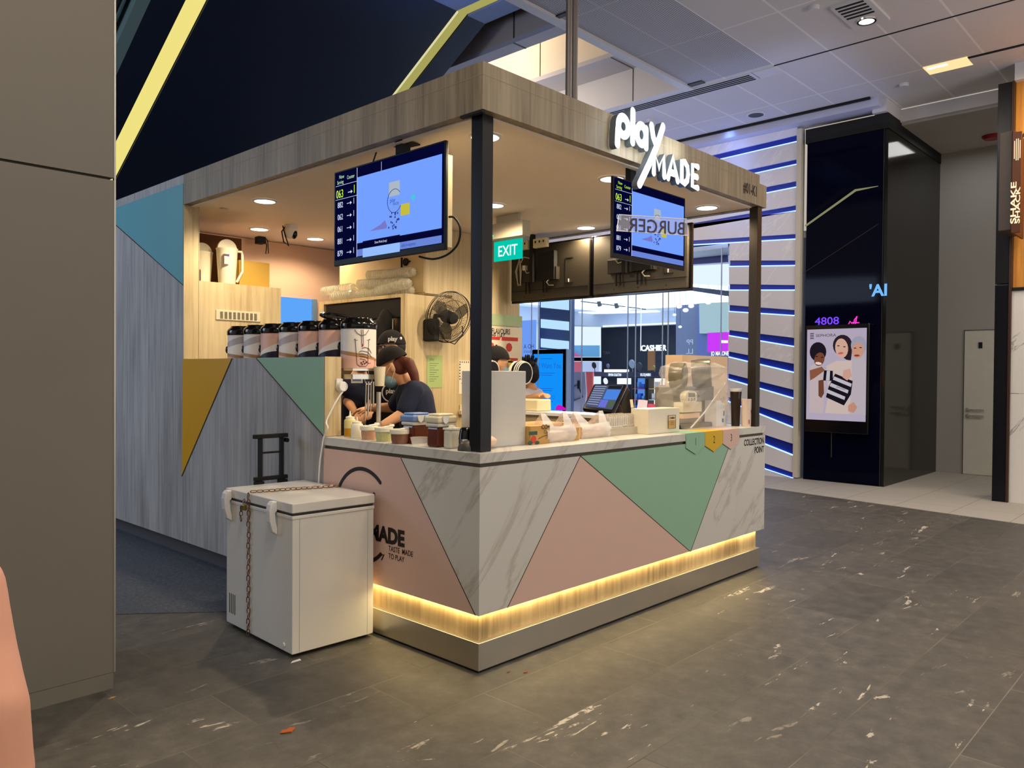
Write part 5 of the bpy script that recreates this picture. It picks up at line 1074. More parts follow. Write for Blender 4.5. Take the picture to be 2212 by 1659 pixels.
MB().box(cb.x - .045, cb.x + .025, 2.44, 2.60, cb.z - .13, cb.z + .07).build('wall_bracket', BLACKM, fn, bevel=.02)
MB().tube([fc + ax * -.08, (cb.x + .02, 2.5, cb.z + .10), (cb.x, 2.5, cb.z + .02)], .022, 10).build('arm', BLACKM, fn)
MB().tube([(cb.x + .05, 2.48, cb.z - .02), (cb.x + .09, 2.45, cb.z - .12), (cb.x + .18, 2.42, cb.z - .15), (cb.x + .28, 2.42, cb.z - .06), (cb.x + .3, 2.45, cb.z + .02)], .005, 6).build('cord', BLACKM, fn)
def paper(nm, lb, x0, x1, z0, z1, m_, y=2.598, g=None):
    b = MB(); b.box(x0, x1, y - .002, y, z0, z1); t = one(nm, lb, 'paper', b, m_, g); return t
t = paper('green_notice', 'pale green printed notice sheet on the oak wall under the fan', 1.872, 2.055, 1.362, 1.655, mat('green_paper', (172, 196, 132), .7))
b = MB()
for k in range(9): b.box(1.90, 1.90 + .06 + .05 * ((k * 7) % 3) / 2, 2.5955, 2.5965, 1.42 + k * .02, 1.424 + k * .02)
b.text('play', (1.90, 2.5955, 1.61), X, Z, .035); b.build('print', mat('green_ink', (80, 110, 70), .7), t)
t = paper('code_notice', 'white notice with black edge pattern right of the green sheet', 2.262, 2.40, 1.30, 1.615, mat('white_paper', (232, 226, 206), .7))
b = MB()
for k in range(5): b.prism([(2.266 + k * .027, 2.5955, 1.60), (2.280 + k * .027, 2.5955, 1.61), (2.278 + k * .027, 2.5955, 1.59)], (0, -.001, 0)); b.prism([(2.266 + k * .027, 2.5955, 1.44), (2.280 + k * .027, 2.5955, 1.455), (2.278 + k * .027, 2.5955, 1.43)], (0, -.001, 0))
for k in range(5): b.box(2.266, 2.278, 2.5945, 2.5955, 1.46 + .028 * k, 1.472 + .028 * k)
b.box(2.29, 2.37, 2.5945, 2.5955, 1.40, 1.404); b.box(2.30, 2.36, 2.5945, 2.5955, 1.388, 1.392); b.build('edge_pattern', INK, t)
t = one('wall_socket', 'white double wall socket with a plug low on the oak wall', 'socket', MB().box(2.27, 2.39, 2.585, 2.60, 1.10, 1.20).box(2.25, 2.30, 2.55, 2.585, 1.11, 1.15), CREAM, bevel=.004)
# flavour poster
pz = lambda py: at(1090, py, 'y', 2.595).z
px_ = lambda px: at(px, 740, 'y', 2.595).x
t = thing('flavour_poster', 'cream poster of red ice cream flavours on the oak wall', 'poster', (2.85, 2.59, 1.9))
MB().box(px_(1040), px_(1127), 2.592, 2.599, pz(845), pz(706)).build('sheet', mat('poster_cream', (240, 226, 196), .5), t)
MB().box(px_(1040), px_(1127), 2.592, 2.599, pz(704), pz(680)).build('green_header', mat('poster_green', (176, 196, 150), .5), t)
b = MB(); b.text('SEA FLAVOURS', (px_(1101), 2.590, pz(722)), X, Z, .075, align='RIGHT', bold=.001, sx=.72); b.text('OF THE DAY', (px_(1090), 2.590, pz(731)), X, Z, .075, align='RIGHT', bold=.001, sx=.72); b.build('heading', INK, t)
RD = mat('poster_red', (206, 60, 50), .5); b = MB()
for a, c, d, e in ((1050, 1079, 728, 735), (1083, 1118, 728, 736), (1075, 1118, 773, 779)): b.box(px_(a), px_(c), 2.589, 2.592, pz(e), pz(d))
for a in (1060, 1099): b.lathe((px_(a), 2.589, pz(750)), [(.001, 0), (.03, 0), (.045, 0)], 8, axis=(0, -1, 0))
b.build('red_flavours', RD, t)
b = MB(); b.lathe((px_(1099), 2.588, pz(787)), [(.001, 0), (.05, 0)], 16, axis=(0, -1, 0)); b.build('yellow_flavour', mat('poster_yellow', (236, 190, 60), .5), t)
# ================================================================== BACKS OF THE MENU SCREENS
RB = mat('screen_back_plastic', (62, 56, 46), .55, noise=.05)
XM = 2.9
yR, yM, yL = at(1490, 550, 'x', XM).y, at(1277, 580, 'x', XM).y, at(1101, 590, 'x', XM).y
zt1 = at(1400, 490, 'x', XM).z; zb1 = at(1490, 625, 'x', XM).z
zt1 = 2.74; zb1 = at(1300, 641, 'x', XM).z
for i, (ya, yb, lb) in enumerate(((yM + .005, yL, 'back of the left black menu screen, next to the exit sign'), (yR, yM - .005, 'back of the right black menu screen, behind the small queue screen'))):
    t = thing('menu_screen', lb, 'screen', (XM, (ya + yb) / 2, 2.45), 'black menu screens seen from behind')
    MB().box(XM + .03, XM + .06, ya, yb, zb1, zt1).build('panel', BLACKG, t, bevel=.004)
    MB().box(XM, XM + .03, ya + .02, yb - .02, zb1 + .02, zt1 - .02).build('back_cover', RB, t, bevel=.008)
    MB().box(XM - .006, XM, ya + .03, yb - .03, zb1 + .11, zb1 + .114).build('cover_seam', BLACKM, t)
    yc = (ya + yb) / 2 + .10 - .05 * i
    MB().box(XM - .05, XM, yc - .24, yc + .24, zb1 + .19, zb1 + .31).build('mount_rail', mat('dark_steel', (44, 40, 36), .5), t, bevel=.003)
    MB().box(XM - .09, XM - .05, yc + .02, yc + .06, zb1 + .18, 2.815).build('drop_pole', BLACKM, t)
    MB().box(XM - .06, XM - .01, yc - .22, yc - .02, zb1 + .19, zb1 + .46).build('media_box', BLACKM, t, bevel=.004)
    for dy in (.16, -.06):
        for q in (0, .035): MB().prism([(XM - .03, yc + dy - q, zb1 + .19), (XM - .03, yc + dy - q - .012, zb1 + .19), (XM - .03, yc + dy - q - .014 - q * .3, zb1 + .08), (XM - .03, yc + dy - q - q * .3, zb1 + .08)], (-.008, 0, 0)).build('hanging_strap', BLACKM, t)
    g = MB(); g.box(XM - .004, XM, yc - .40, yc - .31, zb1 + .15, zb1 + .155); g.box(XM - .004, XM, yc - .40, yc - .31, zb1 + .38, zb1 + .385); g.box(XM - .004, XM, yc - .315, yc - .31, zb1 + .15, zb1 + .38); g.build('port_recess', BLACKM, t)
    MB().box(XM - .008, XM, yc - .352, yc - .345, zb1 + .16, zb1 + .19).build('cable_tag', WHITE, t); MB().box(XM - .085, XM - .05, yc + .12, yc + .155, zb1 + .30, zb1 + .345).build('white_plug', WHITE, t)
    b = MB(); b.tube([(XM - .07, yc + .135, zb1 + .30), (XM - .07, yc + .11, zb1 + .27), (XM - .06, yc + .07, zb1 + .28)], .006, 6); b.build('white_cable', mat('grey_cable', (186, 180, 166), .5), t); b = MB()
    b.tube([(XM - .05, yc - .16, zb1 + .20), (XM - .06, yc - .13, zb1 + .17), (XM - .05, yc - .15, zb1 + .14), (XM - .03, yc - .19, zb1 + .14)], .006, 6)
    if i == 0:
        for q in range(3): b.tube([(XM - .06, yc + .22, zb1 + .42 - .01 * q), (XM - .06, yc + .25 + .01 * q, zb1 + .30), (XM - .06, yc + .235, zb1 + .16 + .01 * q), (XM - .06, yc + .20, zb1 + .16), (XM - .06, yc + .21 - .01 * q, zb1 + .30), (XM - .06, yc + .215, zb1 + .42)], .005, 6, closed=True)
        b.tube([(XM - .06, yc + .20, zb1 + .38), (XM - .06, yc + .16, zb1 + .43), (XM - .06, yc + .08, zb1 + .41)], .006, 6)
    b.build('white_cable', mat('grey_cable', (186, 180, 166), .5), t)
    for dy in (-.33, -.05, .2): MB().lathe((XM - .001, yc + dy, zb1 + .055), [(.001, 0), (.007, 0)], 10, axis=(-1, 0, 0)).build('screw_hole', BLACKM, t)
    if i == 0:
        for k, (d0, d1) in enumerate(((.075, .20), (-.16, .01))):
            u_ = one('power_strip', ['short cream power strip left of the black pole above the left menu screen', 'cream power strip with three sockets right of the black pole above the left menu screen'][k], 'power strip', MB().box(XM - .10, XM - .06, yc + d0, yc + d1, 2.68, 2.765), CREAM, bevel=.006)
            b = MB()
            for q in range(2 if k == 0 else 3): b.box(XM - .102, XM - .10, yc + d0 + .03 + .05 * q, yc + d0 + .045 + .05 * q, 2.725, 2.745)
            g = b.build('sockets', BLACKM, u_)
# ================================================================== ITEMS ON THE LEFT COUNTER
ZT = 1.0978
def ct(px, py): return at(px, py, 'z', ZT)
def wid(px, p): return px * (p - CAM).dot(F) / FPX     # width in metres of px pixels at a point
def squeeze(px, py, wpx, hpx, lb, liquid):
    p = ct(px, py); r = wid(wpx, p) / 2; h = wid(hpx, p); t = thing('squeeze_bottle', lb, 'bottle', p, 'squeeze bottles on the counter')
    b = MB(); b.lathe(p, [(.001, 0), (r * .92, 0), (r, .006), (r, h * .62), (r * .9, h * .66), (r * .62, h * .70)], 24); b.build('body', mat('bottle_' + liquid[0], liquid[1], .35, noise=.03), t, smooth=True)
    if liquid[2]: MB().lathe(p, [(r * 1.005, .004), (r * 1.005, h * .33)], 24).build('liquid', mat('amber_syrup', (196, 140, 20), .25), t)
    MB().lathe(p + Z * (h * .66), [(r * .75, 0), (r * .75, h * .10), (r * .28, h * .13), (r * .16, h * .16), (r * .10, h * .34), (.001, h * .34)], 20).build('nozzle_cap', MILK, t, smooth=True)
squeeze(756, 943, 25, 56, 'squeeze bottle half full of amber syrup at the left end of the counter', ('amber', (220, 206, 140), True))
squeeze(771, 946, 26, 46, 'white squeeze bottle right of the amber syrup bottle', ('white', (232, 224, 200), False))
for i, (px, py, w_, lb, cc) in enumerate(((797, 949, 38, 'white handled tub of pink jelly, leftmost of three', (196, 150, 124)), (829, 953, 40, 'white handled tub of pale green jelly, middle of three', (196, 196, 140)), (864, 958, 44, 'white handled tub of brown pearls, rightmost of three', (140, 96, 78)))):
    p = ct(px, py); r = wid(w_, p) / 2; t = thing('topping_tub', lb, 'tub', p, 'white handled topping tubs in a row')
    MB().lathe(p, [(.001, 0), (r * .78, 0), (r * .86, .02), (r * .90, .055)], 28).build('glass_jar', mat('jar_contents_%d' % i, cc, .2, noise=.25, nscale=70), t, smooth=True)
    MB().lathe(p + Z * .055, [(r * .95, 0), (r, .004), (r, .024), (r * .94, .027), (r * .9, .02)], 30).build('rim', MILK, t)
    b = MB(); q = p + Z * .070; b.tube([q + Vector((-r * .7, -r * .2, .0)), q + Vector((-r * .4, -r * .6, .012)), q + Vector((r * .5, -r * .75, .018)), q + Vector((r * 1.05, -r * .3, .02)), q + Vector((r * 1.1, r * .3, .02))], .008, 8); b.build('handle', MILK, t, smooth=True)
    MB().lathe(p + Z * .062, [(.001, 0), (r * .88, 0)], 24).build('lid_disc', mat('steel_lid', (176, 170, 130), .25, .6), t)
p = ct(908, 962); one('clear_tub', 'small clear plastic tub before the brown drink pitchers', 'tub', MB().lathe(p, [(.001, 0), (.045, 0), (.055, .042), (.058, .044)], 24), CLEARP)
def bigpitcher(px, py, wpx, hpx, lb, lid):
    p = ct(px, py); w_ = wid(wpx, p); h = wid(hpx, p); s = w_ / 2; t = thing('drink_pitcher', lb, 'pitcher', p, 'square brown drink pitchers')
    def bx(k0, k1, z0, z1): return MB().prism([p + Vector((sx * s * k0, sy * s * .8 * k0, z0)) for sx, sy in ((-1, -1), (1, -1), (1, 1), (-1, 1))], (0, 0, z1 - z0))
    bx(.84, .84, 0, h * .60).build('tea_body', mat('brown_tea', (92, 38, 18), .18, noise=.05), t, bevel=.012)
    bx(.93, .93, h * .60, h * .72).build('clear_rim', mat('frosted_rim', (214, 206, 190), .3), t, bevel=.008)
    bx(1.0, 1.0, h * .72, h * .93).build('lid', lid, t, bevel=.01)
    bx(.78, .78, h * .93, h).build('lid_top', lid, t, bevel=.01)
    b = MB(); c_ = p + Vector((-s * .3, -s * .8 - .003, h * .93)); b.prism([c_ + Vector((-.024, 0, 0)), c_ + Vector((-.016, 0, -.03)), c_ + Vector((0, 0, -.042)), c_ + Vector((.016, 0, -.03)), c_ + Vector((.024, 0, 0))], (0, -.006, 0)); b.build('spout', WHITE, t)
bigpitcher(899, 957, 56, 66, 'brown tea pitcher with a blue lid', mat('blue_lid', (110, 140, 190), .35))
bigpitcher(952, 964, 57, 71, 'brown tea pitcher with a cream lid', mat('cream_lid', (222, 210, 176), .35))
p = ct(976, 968); r = wid(30, p) / 2; h = wid(50, p); t = thing('plastic_canister', 'milky square canister with a flip cap between pitcher and flask', 'canister', p)
MB().prism([p + Vector((a * r, c * r * .8, 0)) for a, c in ((-1, -1), (1, -1), (1, 1), (-1, 1))], (0, 0, h * .80)).build('body', FROST, t, bevel=.012)
MB().prism([p + Vector((a * r * 1.03, c * r * .83, h * .80)) for a, c in ((-1, -1), (1, -1), (1, 1), (-1, 1))], (0, 0, h * .08)).lathe(p + Z * h * .88, [(.018, 0), (.018, .012), (.001, .014)], 14).build('cap', MILK, t)
p = ct(1008, 971); r = wid(37, p) / 2; h = wid(49, p); t = thing('vacuum_flask', 'steel vacuum flask with a black top beside the corner post', 'flask', p)
MB().lathe(p, [(.001, 0), (r, 0), (r, h * .48)], 30).build('steel_body', CHROME, t, smooth=True)
MB().lathe(p + Z * h * .48, [(r, 0), (r * .96, h * .04), (r * .84, h * .34), (r * .78, h * .44), (r * .6, h * .5), (.001, h * .51)], 30).build('black_top', BLACKG, t, smooth=True)
p = ct(1011, 973); b = MB(); b.lathe(p + Vector((0, -.0, 0)), [(.055, 0), (.052, .02), (.04, .04), (.02, .05), (.001, .053)], 24); one('mesh_dome', 'small dark grey mesh dome at the foot of the corner post', 'lid', b, mat('dark_mesh', (58, 58, 48), .5, noise=.4, nscale=60), smooth=True)
rb = random.Random(5)
def crumple(b, amp, seed=1):
    r_ = random.Random(seed); b.v = [v + Vector((r_.uniform(-amp, amp), r_.uniform(-amp, amp), r_.uniform(-amp, amp) * .4)) for v in b.v]; return b
b = MB(); p = ct(1040, 973) + Vector((.06, .05, 0)); b.ell(p + Z * .038, (.09, .05, .038), 24, 12); crumple(b, .003); one('plastic_bag', 'small pinkish white bag lying behind the corner post', 'bag', b, mat('pinkish_bag', (232, 200, 176), .5), smooth=True)
# steel stand with measuring cup
p0 = at(818, 940, 'z', 1.10) + Vector((.0, -.01, 0)); q0 = at(818, 840, 'y', p0.y); 
t = thing('cup_stand', 'steel rod stand carrying a frosted measuring cup', 'stand', (q0.x, p0.y, 1.1))
MB().cyl((q0.x, p0.y, 1.0), (q0.x, p0.y, q0.z - .02), .015).build('rod', STEEL, t)
q1 = at(820, 834, 'y', p0.y); r = wid(26, q1) / 2; h = wid(42, q1)
b = MB(); b.lathe((q1.x, q1.y, q1.z), [(.001, 0), (r * .72, 0), (r * .76, .004), (r * .98, h * .93), (r * 1.04, h), (r * 1.0, h), (r * .94, h * .92), (r * .7, .008)], 28)
one('measuring_cup', 'frosted plastic measuring cup upside on the steel rod before the staff', 'cup', b, mat('frosted_cup', (236, 226, 196), .35, alpha=.9, noise=0), smooth=True)
b = MB(); a = at(785, 905, 'z', 1.13); b.tube([a, a + Vector((.01, .0, -.0)), at(790, 925, 'y', a.y), at(785, 935, 'y', a.y)], .006, 6); one('hand_shower', 'white flexible hose rising behind the left topping tub', 'hose', b, WHITE)
hk = MB(); c1 = at(796, 805, 'y', 1.5); 
for k in range(4): hk.cyl(c1 + Vector((-.02 + .02 * k, 0, -.06)), c1 + Vector((-.025 + .022 * k, 0, -.32 + .03 * k)), .004 + .002 * (k % 2))
hk.tube([c1 + Vector((.03 * math.cos(a), 0, .03 * math.sin(a) - .05)) for a in [2 * math.pi * k / 14 for k in range(14)]], .003, 5, closed=True)
hk.tube([c1 + Vector((0, 0, -.02)), c1 + Vector((0, 0, .04))], .003, 5)
one('utensil_bunch', 'bunch of steel scoops hanging from the shelf rail before the staff', 'utensils', hk, STEEL)
# ================================================================== ITEMS ON THE RIGHT COUNTER
# sealing machine seen from its back
a, c = ct(1057, 968), ct(1131, 960); ztp = at(1057, 801, 'y', a.y).z
t = thing('cup_sealer', 'plain grey white cup sealing machine with film rolls on top', 'machine', (a.x, a.y, ZT))
MB().box(a.x, c.x, a.y + .01, a.y + .22, ZT, ztp).build('housing', GREYW, t, bevel=.003)
for i, (px, py) in enumerate(((1056, 800), (1126, 806))):
    q = at(px, py, 'y', a.y + .16 + .0 * i); r = wid(26 if i else 22, q)
    b = MB(); b.cyl(q + Vector((0, -.03, 0)), q + Vector((0, .03, 0)), r * .86, seg=32); r_ = b.build('film_roll', BLACKM, t)
    b = MB(); 
    for k in range(3): b.tube([q + Vector((r * (.9 + .045 * k) * math.cos(w_), -.03 + .012 * k, r * (.9 + .045 * k) * math.sin(w_))) for w_ in [2 * math.pi * j / 36 for j in range(36)]], .0035, 5, closed=True)
    b.lathe(q + Vector((0, .035, 0)), [(r * .86, 0), (r * 1.02, 0), (r * 1.02, .02)], 36, axis=(0, -1, 0)); b.build('film_edge', mat('film_white', (230, 224, 206), .4), r_)
# printed cardboard box
def cardbox(lb, x0, x1, y0, y1, z1, m_=CARD, bev=.003):
    return one('cardboard_box', lb, 'box', MB().box(x0, x1, y0, y1, ZT, z1), m_)
l, r_ = ct(1124, 964), ct(1183, 957)
z1 = at(1150, 921, 'y', l.y + .02).z
bxc = cardbox('cardboard fruit box with a red and green print beside the sealing machine', ct(1131, 960).x + .004, r_.x, l.y + .015, l.y + .35, z1)
RDI = mat('print_red', (200, 60, 34), .6); GRI = mat('print_green', (50, 80, 66), .6)
yf = l.y + .013; PX0 = l.x + .035
b = MB(); b.ell((PX0 + .09, yf, ZT + .03), (.022, .002, .02)); b.build('red_fruit', RDI, bxc)
b = MB(); b.box(PX0 + .05, PX0 + .12, yf - .001, yf + .001, ZT + .055, ZT + .075); b.ell((PX0 + .06, yf, ZT + .012), (.022, .002, .012)); b.ell((PX0 + .12, yf, ZT + .010), (.02, .002, .01)); b.build('green_leaves', GRI, bxc)
b = MB(); b.text('CO+', (PX0 + .155, yf - .0015, ZT + .085), X, Z, .035, bold=.001); b.text('Co', (PX0 + .175, yf - .0015, ZT + .058), X, Z, .03); b.tube([(PX0 + .13, yf, ZT + .03), (PX0 + .18, yf, ZT + .045), (PX0 + .22, yf, ZT + .05)], .0015, 5)
b.text('CO', (PX0 + .12, l.y + .10, z1 + .001), X, Y, .05); b.build('box_print', mat('print_ink', (70, 44, 22), .6), bxc)
l2, r2 = ct(1186, 960), ct(1252, 950)
cardbox('smaller cardboard box standing behind the first carrier bag', l2.x + .02, r2.x + .02, l2.y + .18, l2.y + .40, ZT + .10)
l3 = ct(1240, 953); bb = cardbox('brown striped cardboard box between the two carrier bags', l3.x, l3.x + .085, l3.y + .03, l3.y + .16, ZT + .075)
b = MB(); b.box(l3.x + .025, l3.x + .045, l3.y + .0285, l3.y + .03, ZT + .01, ZT + .075); b.build('dark_tape', CARDD, bb)
BAG = mat('thin_white_bag', (238, 234, 232), .35, alpha=.62, noise=.05)
def carrier(px0, px1, py, ptop, lb, seed, skew=0):
    a, c = ct(px0, py), ct(px1, py - (px1 - px0) * .09); w_ = c.x - a.x; h = wid(py - ptop, a); d_ = .11; y0 = a.y + .01
    t = thing('carrier_bag', lb, 'bag', (a.x + w_ / 2, y0, ZT), 'thin white carrier bags on the counter')
    b = MB(); rr = random.Random(seed); n = 14; prof = []
    hh = h * .52
    for s_, yy in ((0, y0), (1, y0 + d_)):
        g = []
        for j in range(8):
            row = []
            for i in range(n + 1):
                u_ = i / n; bulge = .018 * math.sin(math.pi * j / 7); row.append(Vector((a.x + w_ * u_ + rr.uniform(-.004, .004), yy + (-bulge if s_ == 0 else bulge) + rr.uniform(-.005, .005), ZT + .002 + hh * j / 7 * (1 + (.10 * abs(u_ - .5) * 2 if j == 7 else 0)))))
            g.append(row)
        vs = [p for row in g for p in row]
        b.add(vs, [(j * (n + 1) + i, j * (n + 1) + i + 1, (j + 1) * (n + 1) + i + 1, (j + 1) * (n + 1) + i) for j in range(7) for i in range(n)])
    for u_ in (0, 1):
        x_ = a.x + w_ * u_; b.quad((x_, y0, ZT + .002), (x_, y0 + d_, ZT + .002), (x_, y0 + d_, ZT + hh * 1.05), (x_, y0, ZT + hh * 1.05))
    b.build('bag_body', BAG, t, smooth=True)
    for u0, u1, ut in ((0, .36, .16 - skew * .1), (.68, 1.0, .90 + skew * .05)):
        b = MB()
        for yy in (y0 + .01, y0 + d_ - .01):
            n2 = 6; L = []; R2 = []
            for k in range(n2 + 1):
                f = k / n2; xa = a.x + w_ * (u0 + (ut - .07 - u0) * f); xb = a.x + w_ * (u1 + (ut + .07 - u1) * f); z_ = ZT + hh * .97 + (h - hh) * (f ** .9); L.append(Vector((xa + rr.uniform(-.002, .002), yy + (y0 + d_ / 2 - yy) * f, z_))); R2.append(Vector((xb, yy + (y0 + d_ / 2 - yy) * f + rr.uniform(-.003, .003), z_)))
            b.add(L + R2, [(k, k + 1, n2 + 2 + k, n2 + 1 + k) for k in range(n2)])
        b.build('handle_loop', BAG, t, smooth=True)
    return a, c, y0
a, c, y0 = carrier(1180, 1244, 958, 893, 'thin white carrier bag holding a takeaway tub, left of two', 3)
one('takeaway_tub', 'beige takeaway tub inside the left carrier bag', 'tub', MB().box(a.x + .02, c.x - .03, y0 + .015, y0 + .10, ZT + .004, ZT + .06), mat('tub_beige', (226, 186, 136), .5), bevel=.008)
a, c, y0 = carrier(1256, 1318, 949, 890, 'thin white carrier bag with beige contents, right of two', 9, 1)
one('takeaway_tub', 'beige takeaway tub inside the right carrier bag', 'tub', MB().box(a.x + .03, c.x - .02, y0 + .015, y0 + .10, ZT + .004, ZT + .075), mat('tub_beige', (226, 186, 136), .5), bevel=.008)
# box of clear cup lids
a, c = ct(1316, 943), ct(1402, 937)
t = one('lid_tray', 'low clear plastic tray packed with clear dome lids', 'tray', MB().box(a.x, c.x, a.y + .01, a.y + .16, ZT, ZT + .05), mat('tray_clear', (206, 196, 172), .3, alpha=.8, noise=0))
for k in range(16):
    for j in range(2):
        x_ = a.x + .012 + (c.x - a.x - .024) * k / 15; b = MB(); b.lathe((x_, a.y + .055 + .06 * j, ZT + .052), [(.024, 0), (.024, .006), (.020, .012), (.018, .075), (.021, .08)], 12)
        if k + j == 0: lidp = b.build('lid_stack', mat('lid_clear', (214, 206, 190), .15, alpha=.55, noise=.3, nscale=90), None); tag(lidp, 'upright stack of clear dome lids packed in the low plastic tray', 'lids', 'stacks of dome lids in the tray'); lx0 = (x_, a.y + .055)
        else: o = lidp.copy(); link(o); o.location = (x_ - lx0[0], a.y + .055 + .06 * j - lx0[1], random.uniform(-.004, .006))
# acrylic box with price label
a, c = ct(1403, 939), ct(1474, 933); z1 = at(1403, 884, 'y', a.y).z
t = thing('acrylic_box', 'milky acrylic box with a framed price label', 'box', (a.x, a.y, ZT))
MB().box(a.x, c.x, a.y + .01, a.y + .15, ZT, z1).build('box_walls', mat('milky_acrylic', (236, 226, 204), .3, alpha=.88, noise=.04), t, bevel=.003)
l = MB().box(c.x - .155, c.x - .06, a.y + .004, a.y + .009, ZT + .03, z1 - .05).build('price_card', mat('price_cream', (230, 206, 160), .5), t)
MB().box(c.x - .150, c.x - .065, a.y + .002, a.y + .005, ZT + .035, ZT + .085).build('tan_band', mat('price_tan', (196, 150, 84), .5), l)
b = MB(); b.text('COMBO', (c.x - .108, a.y + .002, z1 - .075), X, Z, .02, align='CENTER', bold=.0005)
for k in range(3): b.box(c.x - .13, c.x - .085, a.y + .001, a.y + .002, z1 - .09 - .012 * k, z1 - .088 - .012 * k)
b.build('price_print', mat('print_ink', (70, 44, 22), .6), l)
MB().tube([(c.x - .155, a.y + .004, ZT + .03), (c.x - .06, a.y + .004, ZT + .03), (c.x - .06, a.y + .004, z1 - .05), (c.x - .155, a.y + .004, z1 - .05)], .0022, 5, closed=True).build('label_frame', mat('print_ink', (70, 44, 22), .6), l)
# point of sale terminal on the order counter
oc = thing('order_counter', 'white topped order counter on the far side of the kiosk', 'counter', (2.8, 1.6, 0))
MB().box(2.60, 2.92, .46, 2.55, 1.12, 1.15).build('worktop', mat('white_worktop', (226, 226, 232), .25), oc, bevel=.003)
MB().box(2.64, 2.90, .46, 2.5, 0, 1.12).build('base_cabinet', mat('counter_beige', (196, 178, 148), .5), oc)
dpos = 5.75
def PT(x, y, d): return pt(x, y, d)
tp = thing('pos_terminal', 'black point of sale touch screen leaning back on its stand', 'terminal', PT(1310, 900, dpos))
tl, tr_, br_, bl = PT(1283, 829, dpos + .10), PT(1353, 829, dpos - .02), None, PT(1258, 883, dpos - .06)
nn = (tr_ - tl).cross(bl - tl).normalized()
rd_ = ray(1323, 892); br_ = CAM + rd_ * ((tl - CAM).dot(nn) / rd_.dot(nn))
if nn.dot(CAM - tl) < 0: nn = -nn
b = MB(); b.prism([tl, tr_, br_, bl], -nn * .03); b.build('screen_case', BLACKG, tp, bevel=.006)
def PQ(u_, v_, d): return tl.lerp(tr_, u_).lerp(bl.lerp(br_, u_), v_) + nn * d
def pq(nm, u0, v0, u1, v1, m_, d=.001, par=None):
    b = MB(); b.add([PQ(u0, v0, d), PQ(u1, v0, d), PQ(u1, v1, d), PQ(u0, v1, d)], [(0, 1, 2, 3)]); return b.build(nm, m_, par or tp)
ds = pq('display', .06, .06, .94, .90, emis('pos_grey', (90, 98, 130), .8))
pq('blue_tile', .50, .22, .93, .58, emis('pos_blue', (80, 140, 235), .9), .002, ds); pq('green_tile', .72, .60, .92, .82, emis('pos_green', (90, 110, 90), .8), .002, ds); pq('violet_tile', .46, .60, .70, .86, emis('pos_violet', (110, 120, 226), .9), .002, ds); pq('dark_tile', .50, .08, .92, .20, emis('pos_dark', (40, 40, 44), .8), .002, ds)
b = MB()
for k in range(9):
    v_ = .10 + .085 * k; b.add([PQ(.08, v_, .003), PQ(.44, v_, .003), PQ(.44, v_ + .03, .003), PQ(.08, v_ + .03, .003)], [(0, 1, 2, 3)])
b.build('list_rows', emis('pos_rows', (170, 180, 220), .8), ds)
k1, k2 = PT(1356, 832, dpos + .02), PT(1376, 902, dpos + .12)
b = MB(); b.prism([tr_ - nn * .03, k1 - nn * .05, k2, PT(1330, 906, dpos - .06), br_ - nn * .03], (.05, .05, 0)); b.build('stand', BLACKG, tp, bevel=.004)
b = MB(); b.tube([tr_ - nn * .015, PT(1336, 868, dpos - .10), PT(1350, 905, dpos - .05)], .0025, 5); b.build('red_edge', mat('dark_red', (110, 20, 30), .4), tp)
q = PT(1364, 872, dpos - .10); b = MB(); b.prism([q + R * -.012 + U * .03, q + R * .008 + U * .03, q + R * .018 - U * .03, q - R * .004 - U * .03], -F * .002); b.build('sticker', CREAM, tp)
MB().cyl(PT(1322, 900, dpos), (PT(1322, 900, dpos).x, PT(1322, 900, dpos).y, 1.10), .06, .075).build('base', BLACKG, tp)
pp = PT(1322, 900, dpos); tb_ = thing('pos_shelf', 'narrow black shelf carrying the point of sale terminal', 'shelf', (pp.x, pp.y, 0)); MB().box(pp.x - .16, pp.x + .22, pp.y - .12, pp.y + .12, 1.085, 1.10).build('board', DGREY, tb_); MB().box(pp.x - .02, pp.x + .04, pp.y - .03, pp.y + .03, 0, 1.085).build('leg', DGREY, tb_)
b = MB(); p = ct(1262, 946) + Vector((.06, .16, 0)); b.box(p.x, p.x + .16, p.y, p.y + .10, ZT, ZT + .11); one('glass_jar', 'dark glassy jar of straws behind the right carrier bag', 'jar', b, mat('straw_jar', (120, 110, 92), .2, alpha=.8, noise=.5, nscale=60), bevel=.01)
# plastic wrapped sealing machine
a, c = ct(1466, 930), ct(1562, 921); yb0 = a.y + .06
wm = thing('wrapped_machine', 'grey drinks machine wrapped in clear plastic with an oval control panel', 'machine', ((a.x + c.x) / 2, yb0 + .1, ZT))
def WX(px, y): return at(px, 860, 'y', y).x
def WZ(py, y): return at(1510, py, 'y', y).z
x0, x1 = WX(1474, yb0), WX(1562, yb0)
GM = mat('machine_grey', (118, 112, 102), .4)
MB().box(x0, x1, yb0 + .08, yb0 + .24, ZT + .02, WZ(835, yb0)).build('column', GM, wm, bevel=.008)
MB().box(x0 - .02, x1, yb0, yb0 + .26, ZT, ZT + .035).build('base', BLACKM, wm, bevel=.006)
MB().box(x0 + .01, WX(1516, yb0), yb0 - .0, yb0 + .10, WZ(889, yb0), WZ(868, yb0)).box(x0 + .01, WX(1512, yb0), yb0 - .0, yb0 + .10, WZ(902, yb0), WZ(892, yb0), 1).build('cup_tray', [CREAM, mat('tray_peach', (226, 186, 150), .5)], wm)
MB().lathe((WX(1480, yb0), yb0 + .06, WZ(812, yb0)), [(.001, -.05), (.095, -.05), (.10, 0), (.095, .05), (.001, .05)], 28, axis=(.3, -1, 0)).build('film_drum', mat('drum_smoke', (112, 104, 84), .25, noise=.4, nscale=12), wm, smooth=True)
